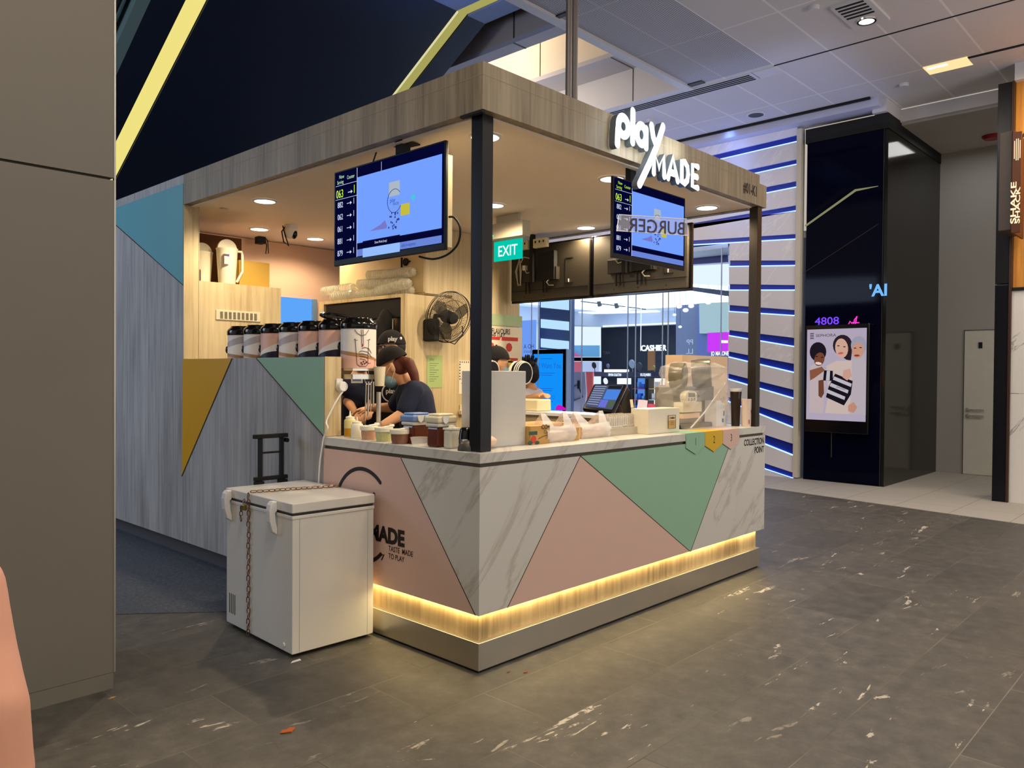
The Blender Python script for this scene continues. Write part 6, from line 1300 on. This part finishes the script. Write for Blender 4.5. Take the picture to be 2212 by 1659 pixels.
MB().lathe((WX(1530, yb0), yb0 + .06, WZ(806, yb0)), [(.001, -.07), (.11, -.07), (.115, 0), (.11, .07), (.001, .07)], 28, axis=(.5, -1, .1)).build('film_drum', mat('drum_smoke2', (96, 90, 74), .25, noise=.5, nscale=14), wm, smooth=True)
q = Vector((WX(1494, yb0 - .03), yb0 - .03, WZ(856, yb0 - .03)))
b = MB(); rx = wid(24, q); rz = wid(17, q); P = [q + Vector((rx * math.cos(w_), 0, (rz * .75 if math.sin(w_) > 0 else rz * 1.15) * math.sin(w_))) for w_ in [2 * math.pi * k / 28 for k in range(28)]]; b.prism(P, (0, .05, 0)); cpn = b.build('control_panel', mat('panel_cream', (226, 214, 184), .35), wm)
b = MB(); b.box(q.x - rx * .55, q.x + rx * .55, q.y - .002, q.y, q.z - rz * .05, q.z + rz * .45); b.build('display_window', BLACKG, cpn)
b = MB()
for k in (-1, 0, 1): b.box(q.x + k * rx * .5 - .012, q.x + k * rx * .5 + .012, q.y - .002, q.y, q.z - rz * .5, q.z - rz * .42); b.box(q.x + k * rx * .5 - .006, q.x + k * rx * .5 + .006, q.y - .002, q.y, q.z - rz * .35, q.z - rz * .22)
b.build('buttons', DGREY, cpn)
b = MB(); b.tube([(x0 + .02, yb0 - .06, ZT + .01), (x0 + .2, yb0 - .07, ZT + .12), (x1 - .02, yb0 - .03, ZT + .34)], .006, 6); b.build('plastic_fold', mat('film_fold', (222, 216, 206), .3, alpha=.7, noise=0), wm)
b = MB(); rr = random.Random(4)
n1, n2 = 26, 12; vs = []
for j in range(n2 + 1):
    f = j / n2; zz = ZT + .01 + (WZ(786, yb0) - ZT) * f
    for i in range(n1):
        w_ = 2 * math.pi * i / n1; kx = (x1 - x0) / 2 * (1.06 + .12 * math.sin(f * 2.6)); ky = .20 * (1 - .3 * f); sc = 1 if f < .93 else .6
        vs.append(Vector(((x0 + x1) / 2 + kx * math.copysign(abs(math.cos(w_)) ** .6, math.cos(w_)) * sc + rr.uniform(-.01, .01), yb0 + .08 + ky * math.copysign(abs(math.sin(w_)) ** .6, math.sin(w_)) * sc + rr.uniform(-.012, .012), zz + rr.uniform(-.008, .008))))
b.add(vs, [(j * n1 + i, j * n1 + (i + 1) % n1, (j + 1) * n1 + (i + 1) % n1, (j + 1) * n1 + i) for j in range(n2) for i in range(n1)])
b.build('plastic_cover', mat('crumpled_film', (235, 232, 224), .08, alpha=.24, noise=0), wm)
# tall box behind it
yb1 = yb0 + .35; one('cardboard_box', 'tall beige carton standing behind the wrapped drinks machine', 'box', MB().box(WX(1473, yb1), WX(1571, yb1), yb1, yb1 + .16, 1.151 if yb1 > .46 else ZT, WZ(768, yb1)), CARDB)
# sanitiser, cups
a, c = ct(1552, 922), ct(1588, 921); t = thing('sanitiser_carton', 'white wedge shaped stand with blue icons', 'stand', (a.x, a.y, ZT))
h = wid(56, a); x0, x1, y0 = a.x, c.x, a.y + .02
b = MB(); b.prism([(x0, y0, ZT), (x0 + (x1 - x0) * 1.0, y0, ZT), (x0 + (x1 - x0) * 1.0, y0, ZT + h * .45), (x0 + (x1 - x0) * .45, y0, ZT + h), (x0, y0, ZT + h)], (0, .10, 0)); b.build('stand_body', WHITE, t)
b = MB(); b.box(x0 + .09, x0 + .115, y0 - .002, y0, ZT + .03, ZT + .06); b.box(x0 + .125, x0 + .15, y0 - .002, y0, ZT + .03, ZT + .06); b.box(x0 + .11, x0 + .14, y0 - .002, y0, ZT + .08, ZT + .12); b.build('blue_icons', mat('icon_blue', (44, 60, 120), .5), t)
p = Vector((x0 + .14, y0 + .03, ZT)); t = thing('pump_bottle', 'clear hand sanitiser pump bottle behind the white stand', 'bottle', p)
MB().lathe(p, [(.001, 0), (.035, 0), (.037, .01), (.035, h * .75), (.02, h * .9)], 22).build('body', FROST, t, smooth=True)
MB().cyl(p + Z * h * .9, p + Z * h * 1.12, .007).box(p.x - .035, p.x + .02, p.y - .008, p.y + .008, ZT + h * 1.1, ZT + h * 1.14).build('pump', WHITE, t)
p = ct(1604, 921) + Vector((0, .06, 0)); hb = wid(80, p); t = thing('tall_cup', 'tall black drink cup with clear rim behind the pink cup', 'cup', p)
MB().lathe(p, [(.001, 0), (.032, 0), (.036, hb * .5), (.045, hb * .93)], 22).build('cup_body', mat('dark_drink', (44, 30, 22), .3), t, smooth=True); MB().lathe(p + Z * hb * .93, [(.046, 0), (.052, .02), (.052, .024)], 22).build('rim', WHITE, t)
p = ct(1612, 921); hp = wid(59, p); t = thing('paper_cup', 'white paper cup with a red triangle pattern beside the right post', 'cup', p)
MB().lathe(p, [(.001, 0), (.036, 0), (.038, hp * .5), (.040, hp), (.037, hp + .002)], 26).build('cup_body', mat('pale_pink_cup', (216, 196, 182), .45), t, smooth=True)
b = MB(); b.add([p + Vector((-.030 * 1.0, -.0285, hp * .95)), p + Vector((.028, -.031, hp * .95)), p + Vector((.0, -.0415, hp * .45))], [(0, 1, 2)]); b.ell(p + Vector((-.02, -.034, hp * .18)), (.008, .002, .02)); b.build('red_print', mat('cup_red', (190, 84, 76), .5), t)
# black bottle bag and leaflets on the order counter
p = Vector((2.80, at(1443, 860, 'x', 2.80).y, 1.151))
t = thing('bottle_bag', 'black bag with a dark bottle neck standing on the order counter', 'bag', p); s = (p - CAM).dot(F) / FPX
b = MB(); b.ell(p + Z * (22 * s), (15 * s, 15 * s, 22 * s)); b.ell(p + Z * (36 * s), (13 * s, 13 * s, 10 * s)); b.build('bag_body', BLKF, t, remesh=.01)
MB().cyl(p + Z * (38 * s), p + Z * (66 * s), 3.2 * s, 2.2 * s).build('bottle_neck', mat('dark_green_glass', (16, 40, 24), .2), t); MB().cyl(p + Z * (60 * s), p + Z * (67 * s), 2.8 * s).build('bottle_cap', mat('dark_red', (110, 20, 30), .4), t)
def leaf(lb, px, py, w_, h_, m_, x=2.75, tilt=.04):
    p = at(px, py, 'x', x); b = MB(); b.prism([(x, p.y + w_ / 2, 1.151), (x, p.y - w_ / 2, 1.151), (x + tilt, p.y - w_ / 2 + .01, 1.151 + h_), (x + tilt, p.y + w_ / 2, 1.151 + h_ * 1.05)], (.006, 0, 0)); one('leaflet_stand', lb, 'leaflet', b, m_)
leaf('lavender grey leaflet leaning on the order counter beside the terminal', 1384, 885, .10, .13, mat('lavender_card', (200, 190, 214), .5))
leaf('red leaflet with magenta top on the order counter, right of the lavender one', 1412, 885, .16, .10, mat('magenta_card', (170, 40, 90), .5), 2.72)
# ================================================================== PEOPLE
def headgeo(b, c, f, up, s=1.0):
    f = Vector(f).normalized(); up = Vector(up); up = (up - f * up.dot(f)).normalized(); sd = f.cross(up); M3 = Matrix((sd, f, up)).transposed()
    b.ell(c, (.074 * s, .093 * s, .105 * s), rot=M3)
    b.ell(c + f * .028 * s - up * .062 * s, (.052 * s, .062 * s, .058 * s), rot=M3)
    b.ell(c + f * .092 * s - up * .022 * s, (.013 * s, .020 * s, .026 * s), 10, 8, rot=M3)
    b.ell(c + f * .082 * s - up * .065 * s, (.026 * s, .012 * s, .010 * s), 10, 8, rot=M3)
    for k in (-1, 1): b.ell(c + sd * k * .076 * s - up * .01 * s - f * .005 * s, (.010 * s, .020 * s, .032 * s), 12, 8, rot=M3)
    return f, up, sd, M3
def eyes(par, c, f, up, sd, s=1.0):
    b = MB()
    for k in (-1, 1): b.ell(c + f * .083 * s + sd * k * .032 * s + up * .006 * s, (.013 * s, .008 * s, .007 * s), 10, 6)
    b.build('eyes', mat('eye_white', (220, 216, 210), .3), par)
    b = MB()
    for k in (-1, 1): b.ell(c + f * .090 * s + sd * k * .032 * s + up * .006 * s, (.006 * s, .004 * s, .006 * s), 10, 6); b.ell(c + f * .085 * s + sd * k * .032 * s + up * .028 * s, (.02 * s, .006 * s, .003 * s), 10, 6)
    b.build('brows_and_irises', mat('eye_dark', (24, 14, 10), .4), par)
def hand(b, w, d, pn, s=1.0, curl=.5, side=1):
    # w wrist, d pointing direction, pn palm normal
    d = Vector(d).normalized(); pn = Vector(pn); pn = (pn - d * pn.dot(d)).normalized(); sd = d.cross(pn) * side
    M3 = Matrix((sd, d, pn)).transposed(); pc = w + d * .045 * s; b.ell(pc, (.038 * s, .048 * s, .015 * s), 14, 10, rot=M3)
    for k, (off, ln_, r) in enumerate(((-.028, .062, .0085), (-.009, .074, .009), (.010, .069, .0088), (.028, .054, .0078))):
        a = w + d * .078 * s + sd * off * s; dd = d; 
        for j, fr_ in enumerate((.42, .33, .25)):
            dd = (dd * math.cos(curl * .7) + pn * math.sin(curl * .7)).normalized(); n_ = a + dd * ln_ * fr_ * s; b.cap(a, n_, r * s * (1 - .1 * j), r * s * (.92 - .1 * j)); a = n_
    a = w + d * .02 * s - sd * .034 * s; m1 = a + (d * .6 - sd * .75 + pn * .2).normalized() * .038 * s; b.cap(a, m1, .012 * s, .010 * s); b.cap(m1, m1 + (d * .9 - sd * .1 + pn * .4).normalized() * .03 * s, .010 * s, .0085 * s)
def capmesh(c, f, up, sd, s=1.0, brim=True):
    b = MB(); M3 = Matrix((sd, f, up)).transposed(); vs = []; fs = []; n = 28; m_ = 9
    for j in range(m_ + 1):
        ph = math.pi / 2 * (1 - j / m_) + (-.06 if j == 0 else 0)
        for i in range(n):
            t = 2 * math.pi * i / n; vs.append(c + up * .012 * s + M3 @ Vector((.085 * s * math.cos(t) * math.sin(ph if j else 1.57), .105 * s * math.sin(t) * math.sin(ph if j else 1.57), .108 * s * math.cos(ph))))
    for j in range(m_):
        for i in range(n): fs.append((j * n + i, j * n + (i + 1) % n, (j + 1) * n + (i + 1) % n, (j + 1) * n + i))
    b.add(vs, fs); b.ell(c + up * .12 * s, (.008 * s,) * 3, 8, 6)
    if brim:
        P = []; 
        for k in range(13):
            t = math.pi * k / 12; P.append(c + up * .018 * s + M3 @ Vector((.078 * s * math.cos(t), .085 * s + .085 * s * math.sin(t), -.018 * s * math.sin(t) + -.012 * s * abs(math.cos(t)))))
        b.prism(P, up * -.005 * s)
    return b
def legs(b, hip, fwd, foot_z=.006, r=1.0):
    sd = Vector(fwd).cross(Z).normalized(); fw = Vector(fwd).normalized()
    for k in (-1, 1):
        h = hip + sd * .09 * k; kn = Vector((h.x, h.y, .50)) + fw * .03 + sd * .02 * k; an = Vector((h.x, h.y, .09)) + sd * .04 * k
        b.cap(h, kn, .085 * r, .062 * r); b.cap(kn, an, .060 * r, .042 * r)
    return sd, fw
def shoes(par, hip, fwd):
    sd = Vector(fwd).cross(Z).normalized(); fw = Vector(fwd).normalized(); b = MB()
    M3 = Matrix((sd, fw, Z)).transposed()
    for k in (-1, 1): b.ell(Vector((hip.x, hip.y, .05)) + sd * .13 * k + fw * .05, (.045, .13, .045), rot=M3)
    b.build('shoes', BLACKM, par)
PLACE_F = Vector((-.55, .80, 0))   # towards screen left and away
# --- woman with a ponytail, bending over the work area
t = thing('person', 'staff member with a red brown ponytail, black cap, face mask and navy tee', 'person', (pt(900, 900, 5.55).x, pt(900, 900, 5.55).y, 0))
hip = pt(915, 935, 5.55); hip.z = .95; L0 = -R; 
hc = pt(850, 792, 5.55); fd = (-R * .88 - U * .42 + F * .10).normalized(); upv = (U * .9 - R * .42)
b = MB(); f_, u_, s_, M3 = headgeo(b, hc, fd, upv, 1.06)
neck = pt(884, 833, 5.56); chest = pt(896, 862, 5.56)
b.cap(hc - u_ * .06 - f_ * .01, neck, .052, .058); b.cap(neck, chest, .07, .12); b.cap(chest, hip, .12, .13)
shn = pt(893, 843, 5.42); shf = pt(880, 842, 5.70)
eln = pt(872, 893, 5.36); wrn = pt(828, 918, 5.30); elf = pt(850, 880, 5.78); wrf = pt(796, 881, 5.74)
b.cap(shn, eln, .052, .043); b.cap(eln, wrn, .042, .030); b.cap(shf, elf, .052, .043); b.cap(elf, wrf, .040, .028)
hand(b, wrn, -R * .9 - U * .4, -U, 1.0, .5); hand(b, wrf, -R * .95 - U * .2, -U + F * .1, 1.0, .6, -1)
legs(b, hip, -R)
body = b.build('body', SKIN, t, remesh=.007)
b = MB(); b.cap(neck - U * .035, chest, .085, .135); b.cap(chest, hip - U * .02, .135, .140); b.cap(shn, shn.lerp(eln, .82), .072, .064); b.cap(shf, shf.lerp(elf, .8), .072, .064); b.build('tee_shirt', NAVY, t, remesh=.012)
b = MB(); b.cap(hip, hip - Z * .05, .145, .14); legs(b, hip, -R, r=1.14); b.build('trousers', BLKF, t, remesh=.015); shoes(t, hip, -R)
cm = capmesh(hc + u_ * .016 - f_ * .006, f_, u_, s_, 1.13); cp_ = cm.build('cap', BLKF, t, smooth=True)
b = MB(); q = hc + f_ * .10 + u_ * .05; b.ell(q + s_ * -.03, (.012, .006, .006), 8, 6); b.ell(q + s_ * -.05, (.008, .005, .005), 8, 6); b.build('cap_emblem', WHITE, cp_)
HR = mat('red_brown_hair', (84, 36, 24), .6, noise=.35, nscale=60)
b = MB(); b.ell(hc - f_ * .03 - u_ * .012, (.083, .080, .084), rot=M3); P = [pt(868, 778, 5.5), pt(884, 785, 5.47), pt(893, 805, 5.45), pt(900, 832, 5.44), pt(905, 850, 5.43)]
for i in range(4): b.cap(P[i], P[i + 1], (.034, .040, .036, .026)[i], (.040, .036, .026, .012)[i])
hr = b.build('hair', HR, t, remesh=.010)
b = MB(); b.ell(hc + f_ * .055 - u_ * .075, (.066, .062, .058), rot=M3); mk = b.build('face_mask', mat('mask_blue', (120, 160, 176), .7), t, smooth=True)
b = MB(); e_ = hc - s_ * -.0 ; b.tube([hc + f_ * .07 - u_ * .04 + s_ * k_ * .058 for k_ in (1,)] + [hc + f_ * .03 - u_ * .015 + s_ * .086, hc - f_ * .02 + u_ * .015 + s_ * .088, hc - f_ * .02 - u_ * .03 + s_ * .088, hc + f_ * .05 - u_ * .10 + s_ * .066], .0022, 5)
b.tube([hc + f_ * .07 - u_ * .04 - s_ * .058, hc + f_ * .03 - u_ * .015 - s_ * .086, hc - f_ * .02 + u_ * .015 - s_ * .088, hc - f_ * .02 - u_ * .03 - s_ * .088, hc + f_ * .05 - u_ * .10 - s_ * .066], .0022, 5); b.build('mask_loops', WHITE, mk)
eyes(t, hc, f_, u_, s_, 1.06)
# --- second staff member behind her
def standing(lb, hc, fd, hipxy, shirt, depthn, elbows, wrists, shw=.19, apron=False, hair=(20, 16, 16), cap=True, mask=True, extra=None):
    hip = Vector((hipxy[0], hipxy[1], .93)); t = thing('person', lb, 'person', (hip.x, hip.y, 0)); b = MB()
    f_, u_, s_, M3 = headgeo(b, hc, fd, Z, 1.04); neck = Vector((hc.x, hc.y, hc.z - .17)) - f_ * .02; chest = neck.lerp(hip, .42) 
    sd = f_.cross(Z).normalized(); b.cap(hc - Z * .07, neck, .052, .056); sl, sr = neck - Z * .055 - sd * shw, neck - Z * .055 + sd * shw
    b.cap(neck, chest, .075, .13); b.cap(chest, hip, .13, .13); b.cap(sl, sr, .055)
    for s1, e1, w1 in ((sl, elbows[0], wrists[0]), (sr, elbows[1], wrists[1])): b.cap(s1, e1, .05, .042); b.cap(e1, w1, .040, .028); hand(b, w1, w1 - e1, -Z, 1.0, .5)
    legs(b, hip, f_); b.build('body', SKIN, t, remesh=.008)
    b = MB(); b.cap(neck - Z * .05, chest, .09, .145); b.cap(chest, hip - Z * .05, .145, .15); b.cap(sl, sr, .070)
    for s1, e1 in ((sl, elbows[0]), (sr, elbows[1])): b.cap(s1, s1.lerp(e1, .8), .068, .06)
    sh = b.build('shirt', shirt, t, remesh=.013)
    b = MB(); b.cap(hip, hip - Z * .06, .15, .145); legs(b, hip, f_, r=1.14); b.build('trousers', BLKF, t, remesh=.016); shoes(t, hip, f_)
    b = MB(); b.ell(hc - f_ * .03 + Z * .012, (.084, .085, .098), rot=M3); b.ell(hc - f_ * .05 - Z * .06, (.06, .045, .05), rot=M3); hr = b.build('hair', mat('hair_%d' % hair[0], hair, .6), t, remesh=.012)
    if cap: c_ = capmesh(hc + Z * .012, f_, Z, s_, 1.1).build('cap', BLKF, t, smooth=True)
    else: c_ = hr
    if mask: b = MB(); b.ell(hc + f_ * .05 - Z * .07, (.066, .062, .056), rot=M3); b.build('face_mask', mat('mask_blue', (120, 160, 176), .7), t, smooth=True)
    eyes(t, hc, f_, Z, s_, 1.04)
    return t, f_, sd, c_, sh, chest
hc2 = pt(846, 752, 6.15)
hx = pt(868, 900, 6.15)
t, f_, sd, c_, sh, ch2 = standing('staff member in black tee and cap standing behind the one with the ponytail', hc2, (-R * .8 - F * .5), (hx.x, hx.y), BLKF, 6.1, (pt(812, 872, 6.2), pt(921, 880, 6.05)), (pt(800, 888, 5.95), pt(915, 925, 5.9)))
q = at(840, 733, 'x', hc2.x - .10); q = pt(852, 736, 6.02); b = MB(); b.text('play', q - R * .05, R, U, .045, bold=.002); b.ell(q + R * .05 + U * .018, (.012, .006, .012), 8, 6); b.build('cap_lettering', WHITE, c_)
# black apron with circular mark, facing the camera
b = MB(); q = pt(846, 848, 5.93)
b.tube([q + R * (.072 * math.cos(a)) + U * (.072 * math.sin(a)) for a in [math.radians(60 + 240 * k / 24) for k in range(25)]], .005, 6); b.text('play', q - R * .045 - U * .005, R, U, .05, bold=.001)
b.build('apron_emblem', mat('emblem_white', (206, 206, 206), .6), t)
b = MB(); b.prism([q + R * x_ + U * y_ + F * .012 for x_, y_ in ((-.16, .12), (-.07, .18), (.10, .18), (.18, .10), (.19, -.32), (-.17, -.32))], F * .02); b.build('apron', BLKF, t, bevel=.01)
# --- third staff member behind the dispensers
hc3 = pt(778, 770, 6.35); hx = pt(776, 900, 6.4)
t, f_, sd, c_, sh, ch3 = standing('staff member in dark blue tee half hidden behind the nearest tea dispenser', hc3, (R * .5 - F * .8), (hx.x, hx.y), NAVY, 6.4, (pt(752, 868, 6.3), pt(805, 868, 6.3)), (pt(768, 893, 6.1), pt(790, 893, 6.1)), .17)
b = MB(); q = pt(771, 817, 6.14); b.prism([q + R * x_ + U * y_ for x_, y_ in ((-.045, -.038), (.045, -.038), (.045, .038), (-.045, .038))], F * .004); cd_ = b.build('badge', WHITE, t)
b = MB(); b.prism([q + R * x_ + U * y_ - F * .002 for x_, y_ in ((-.035, -.022), (.033, -.022), (.033, .024), (-.035, .024))], F * .001); b.build('badge_print', mat('badge_blue', (90, 130, 190), .5), cd_)
# --- staff member behind the corner post
hc4 = pt(1072, 784, 6.5); hx = pt(1046, 900, 6.5)
t, f_, sd, c_, sh, ch4 = standing('staff member in black with a peaked cap, mostly hidden by the corner post', hc4, (R * .9 + F * .35), (hx.x, hx.y), BLKF, 6.5, (pt(1030, 860, 6.35), pt(1058, 860, 6.6)), (pt(1060, 890, 6.3), pt(1080, 890, 6.5)), .16)
# --- customer
hc5 = pt(1142, 806, 8.12); hx = pt(1140, 920, 8.3)
t, f_, sd, c_, sh, ch5 = standing('customer with short black hair in a white tee leaning on the order counter', hc5, (R * .25 + F * .35 - U * .0 - R * .9), (hx.x, hx.y), mat('white_tee', (214, 208, 220), .8), 7.6, (pt(1140, 862, 7.9), pt(1138, 868, 8.2)), (pt(1174, 854, 7.45), pt(1152, 874, 7.9)), .17, hair=(18, 14, 26), cap=False, mask=False)
b = MB(); rr = random.Random(8)
for k in range(46):
    a = rr.uniform(0, 2 * math.pi); p_ = rr.uniform(.1, 1.35); d_ = Vector((math.cos(a) * math.sin(p_), math.sin(a) * math.sin(p_), math.cos(p_))); b.cyl(hc5 + Z * .03 + d_ * .085, hc5 + Z * .035 + (d_ + Vector((0, 0, .25))) * .128, .018, .003, 6)
b.ell(hc5 + Z * .035, (.102, .108, .108)); b.ell(hc5 + Z * -.02 + R * .025, (.085, .09, .09)); b.build('hair_tufts', mat('hair_18', (18, 14, 26), .6), t, smooth=True)
q = Vector((2.98, 0, 0)); p = at(1155, 893, 'x', 2.75)
b = MB(); b.box(2.66, 2.84, at(1176, 885, 'x', 2.75).y, at(1118, 885, 'x', 2.75).y, 1.151, at(1150, 862, 'x', 2.75).z); one('paper_bag', 'cream paper bag on the order counter under the customer arm', 'bag', crumple(b, .006), mat('cream_bag', (228, 214, 176), .6), bevel=.012)
# --- photographer's fingertip at the left edge of the view
t = thing('person', 'fingertip of the photographer poking in at the lower left edge', 'person', pt(-40, 1500, .16))
b = MB()
P = [pt(-58, 1262, .165), pt(-64, 1410, .163), pt(-68, 1540, .16), pt(-84, 1680, .16), pt(-84, 1850, .16)]
Rr_ = [7, 9.2, 11.0, 12.6, 13.2]
b.cap(P[0], P[1], .0060, .0085); b.cap(P[1], P[2], .0085, .0110); b.cap(P[2], P[3], .0110, .0132); b.cap(P[3], P[4], .0132, .0125)
b.build('finger', mat('finger_skin', (236, 170, 140), .5, noise=.05), t, remesh=.0012)
# ================================================================== SMALL THINGS ON THE FLOOR
def lfl(x, y): return at(x, y, 'z', 0)
p = lfl(622, 1580); b = MB(); b.prism([p + Vector((a, c, .002)) for a, c in ((-.035, .0), (-.015, .018), (.0, .012), (.02, .02), (.034, .002), (.012, -.012), (.004, -.02), (-.015, -.012))], (0, 0, .004)); crumple(b, .002); one('dry_leaf', 'orange brown dry leaf lying on the slate floor', 'leaf', b, mat('orange_leaf', (190, 96, 40), .7))
p = lfl(637, 1429); b = MB(); b.prism([p + Vector((a, c, .001)) for a, c in ((-.03, -.01), (.03, -.012), (.035, .012), (-.01, .008))], (0, 0, .002)); one('paper_scrap', 'torn white paper scrap under the front corner of the freezer', 'paper', b, WHITE)
for (x, y, s1, lb, c) in ((242, 1508, .018, 'small pale leaf fragment on the floor near the column base', (190, 150, 90)), (1140, 1553, .02, 'tiny reddish leaf scrap near the bottom centre of the floor', (150, 80, 50)), (1098, 1452, .014, 'tiny brown scrap just right of the counter corner on the floor', (120, 70, 40))):
    p = lfl(x, y) if y != 1553 else lfl(1135, 1452); b = MB(); b.prism([p + Vector((a * s1, c_ * s1, .001)) for a, c_ in ((-1, -.2), (.2, -.5), (1, .1), (.1, .5))], (0, 0, .002)); one('leaf_scrap', lb, 'leaf', b, mat('scrap_%d' % c[0], c, .8))
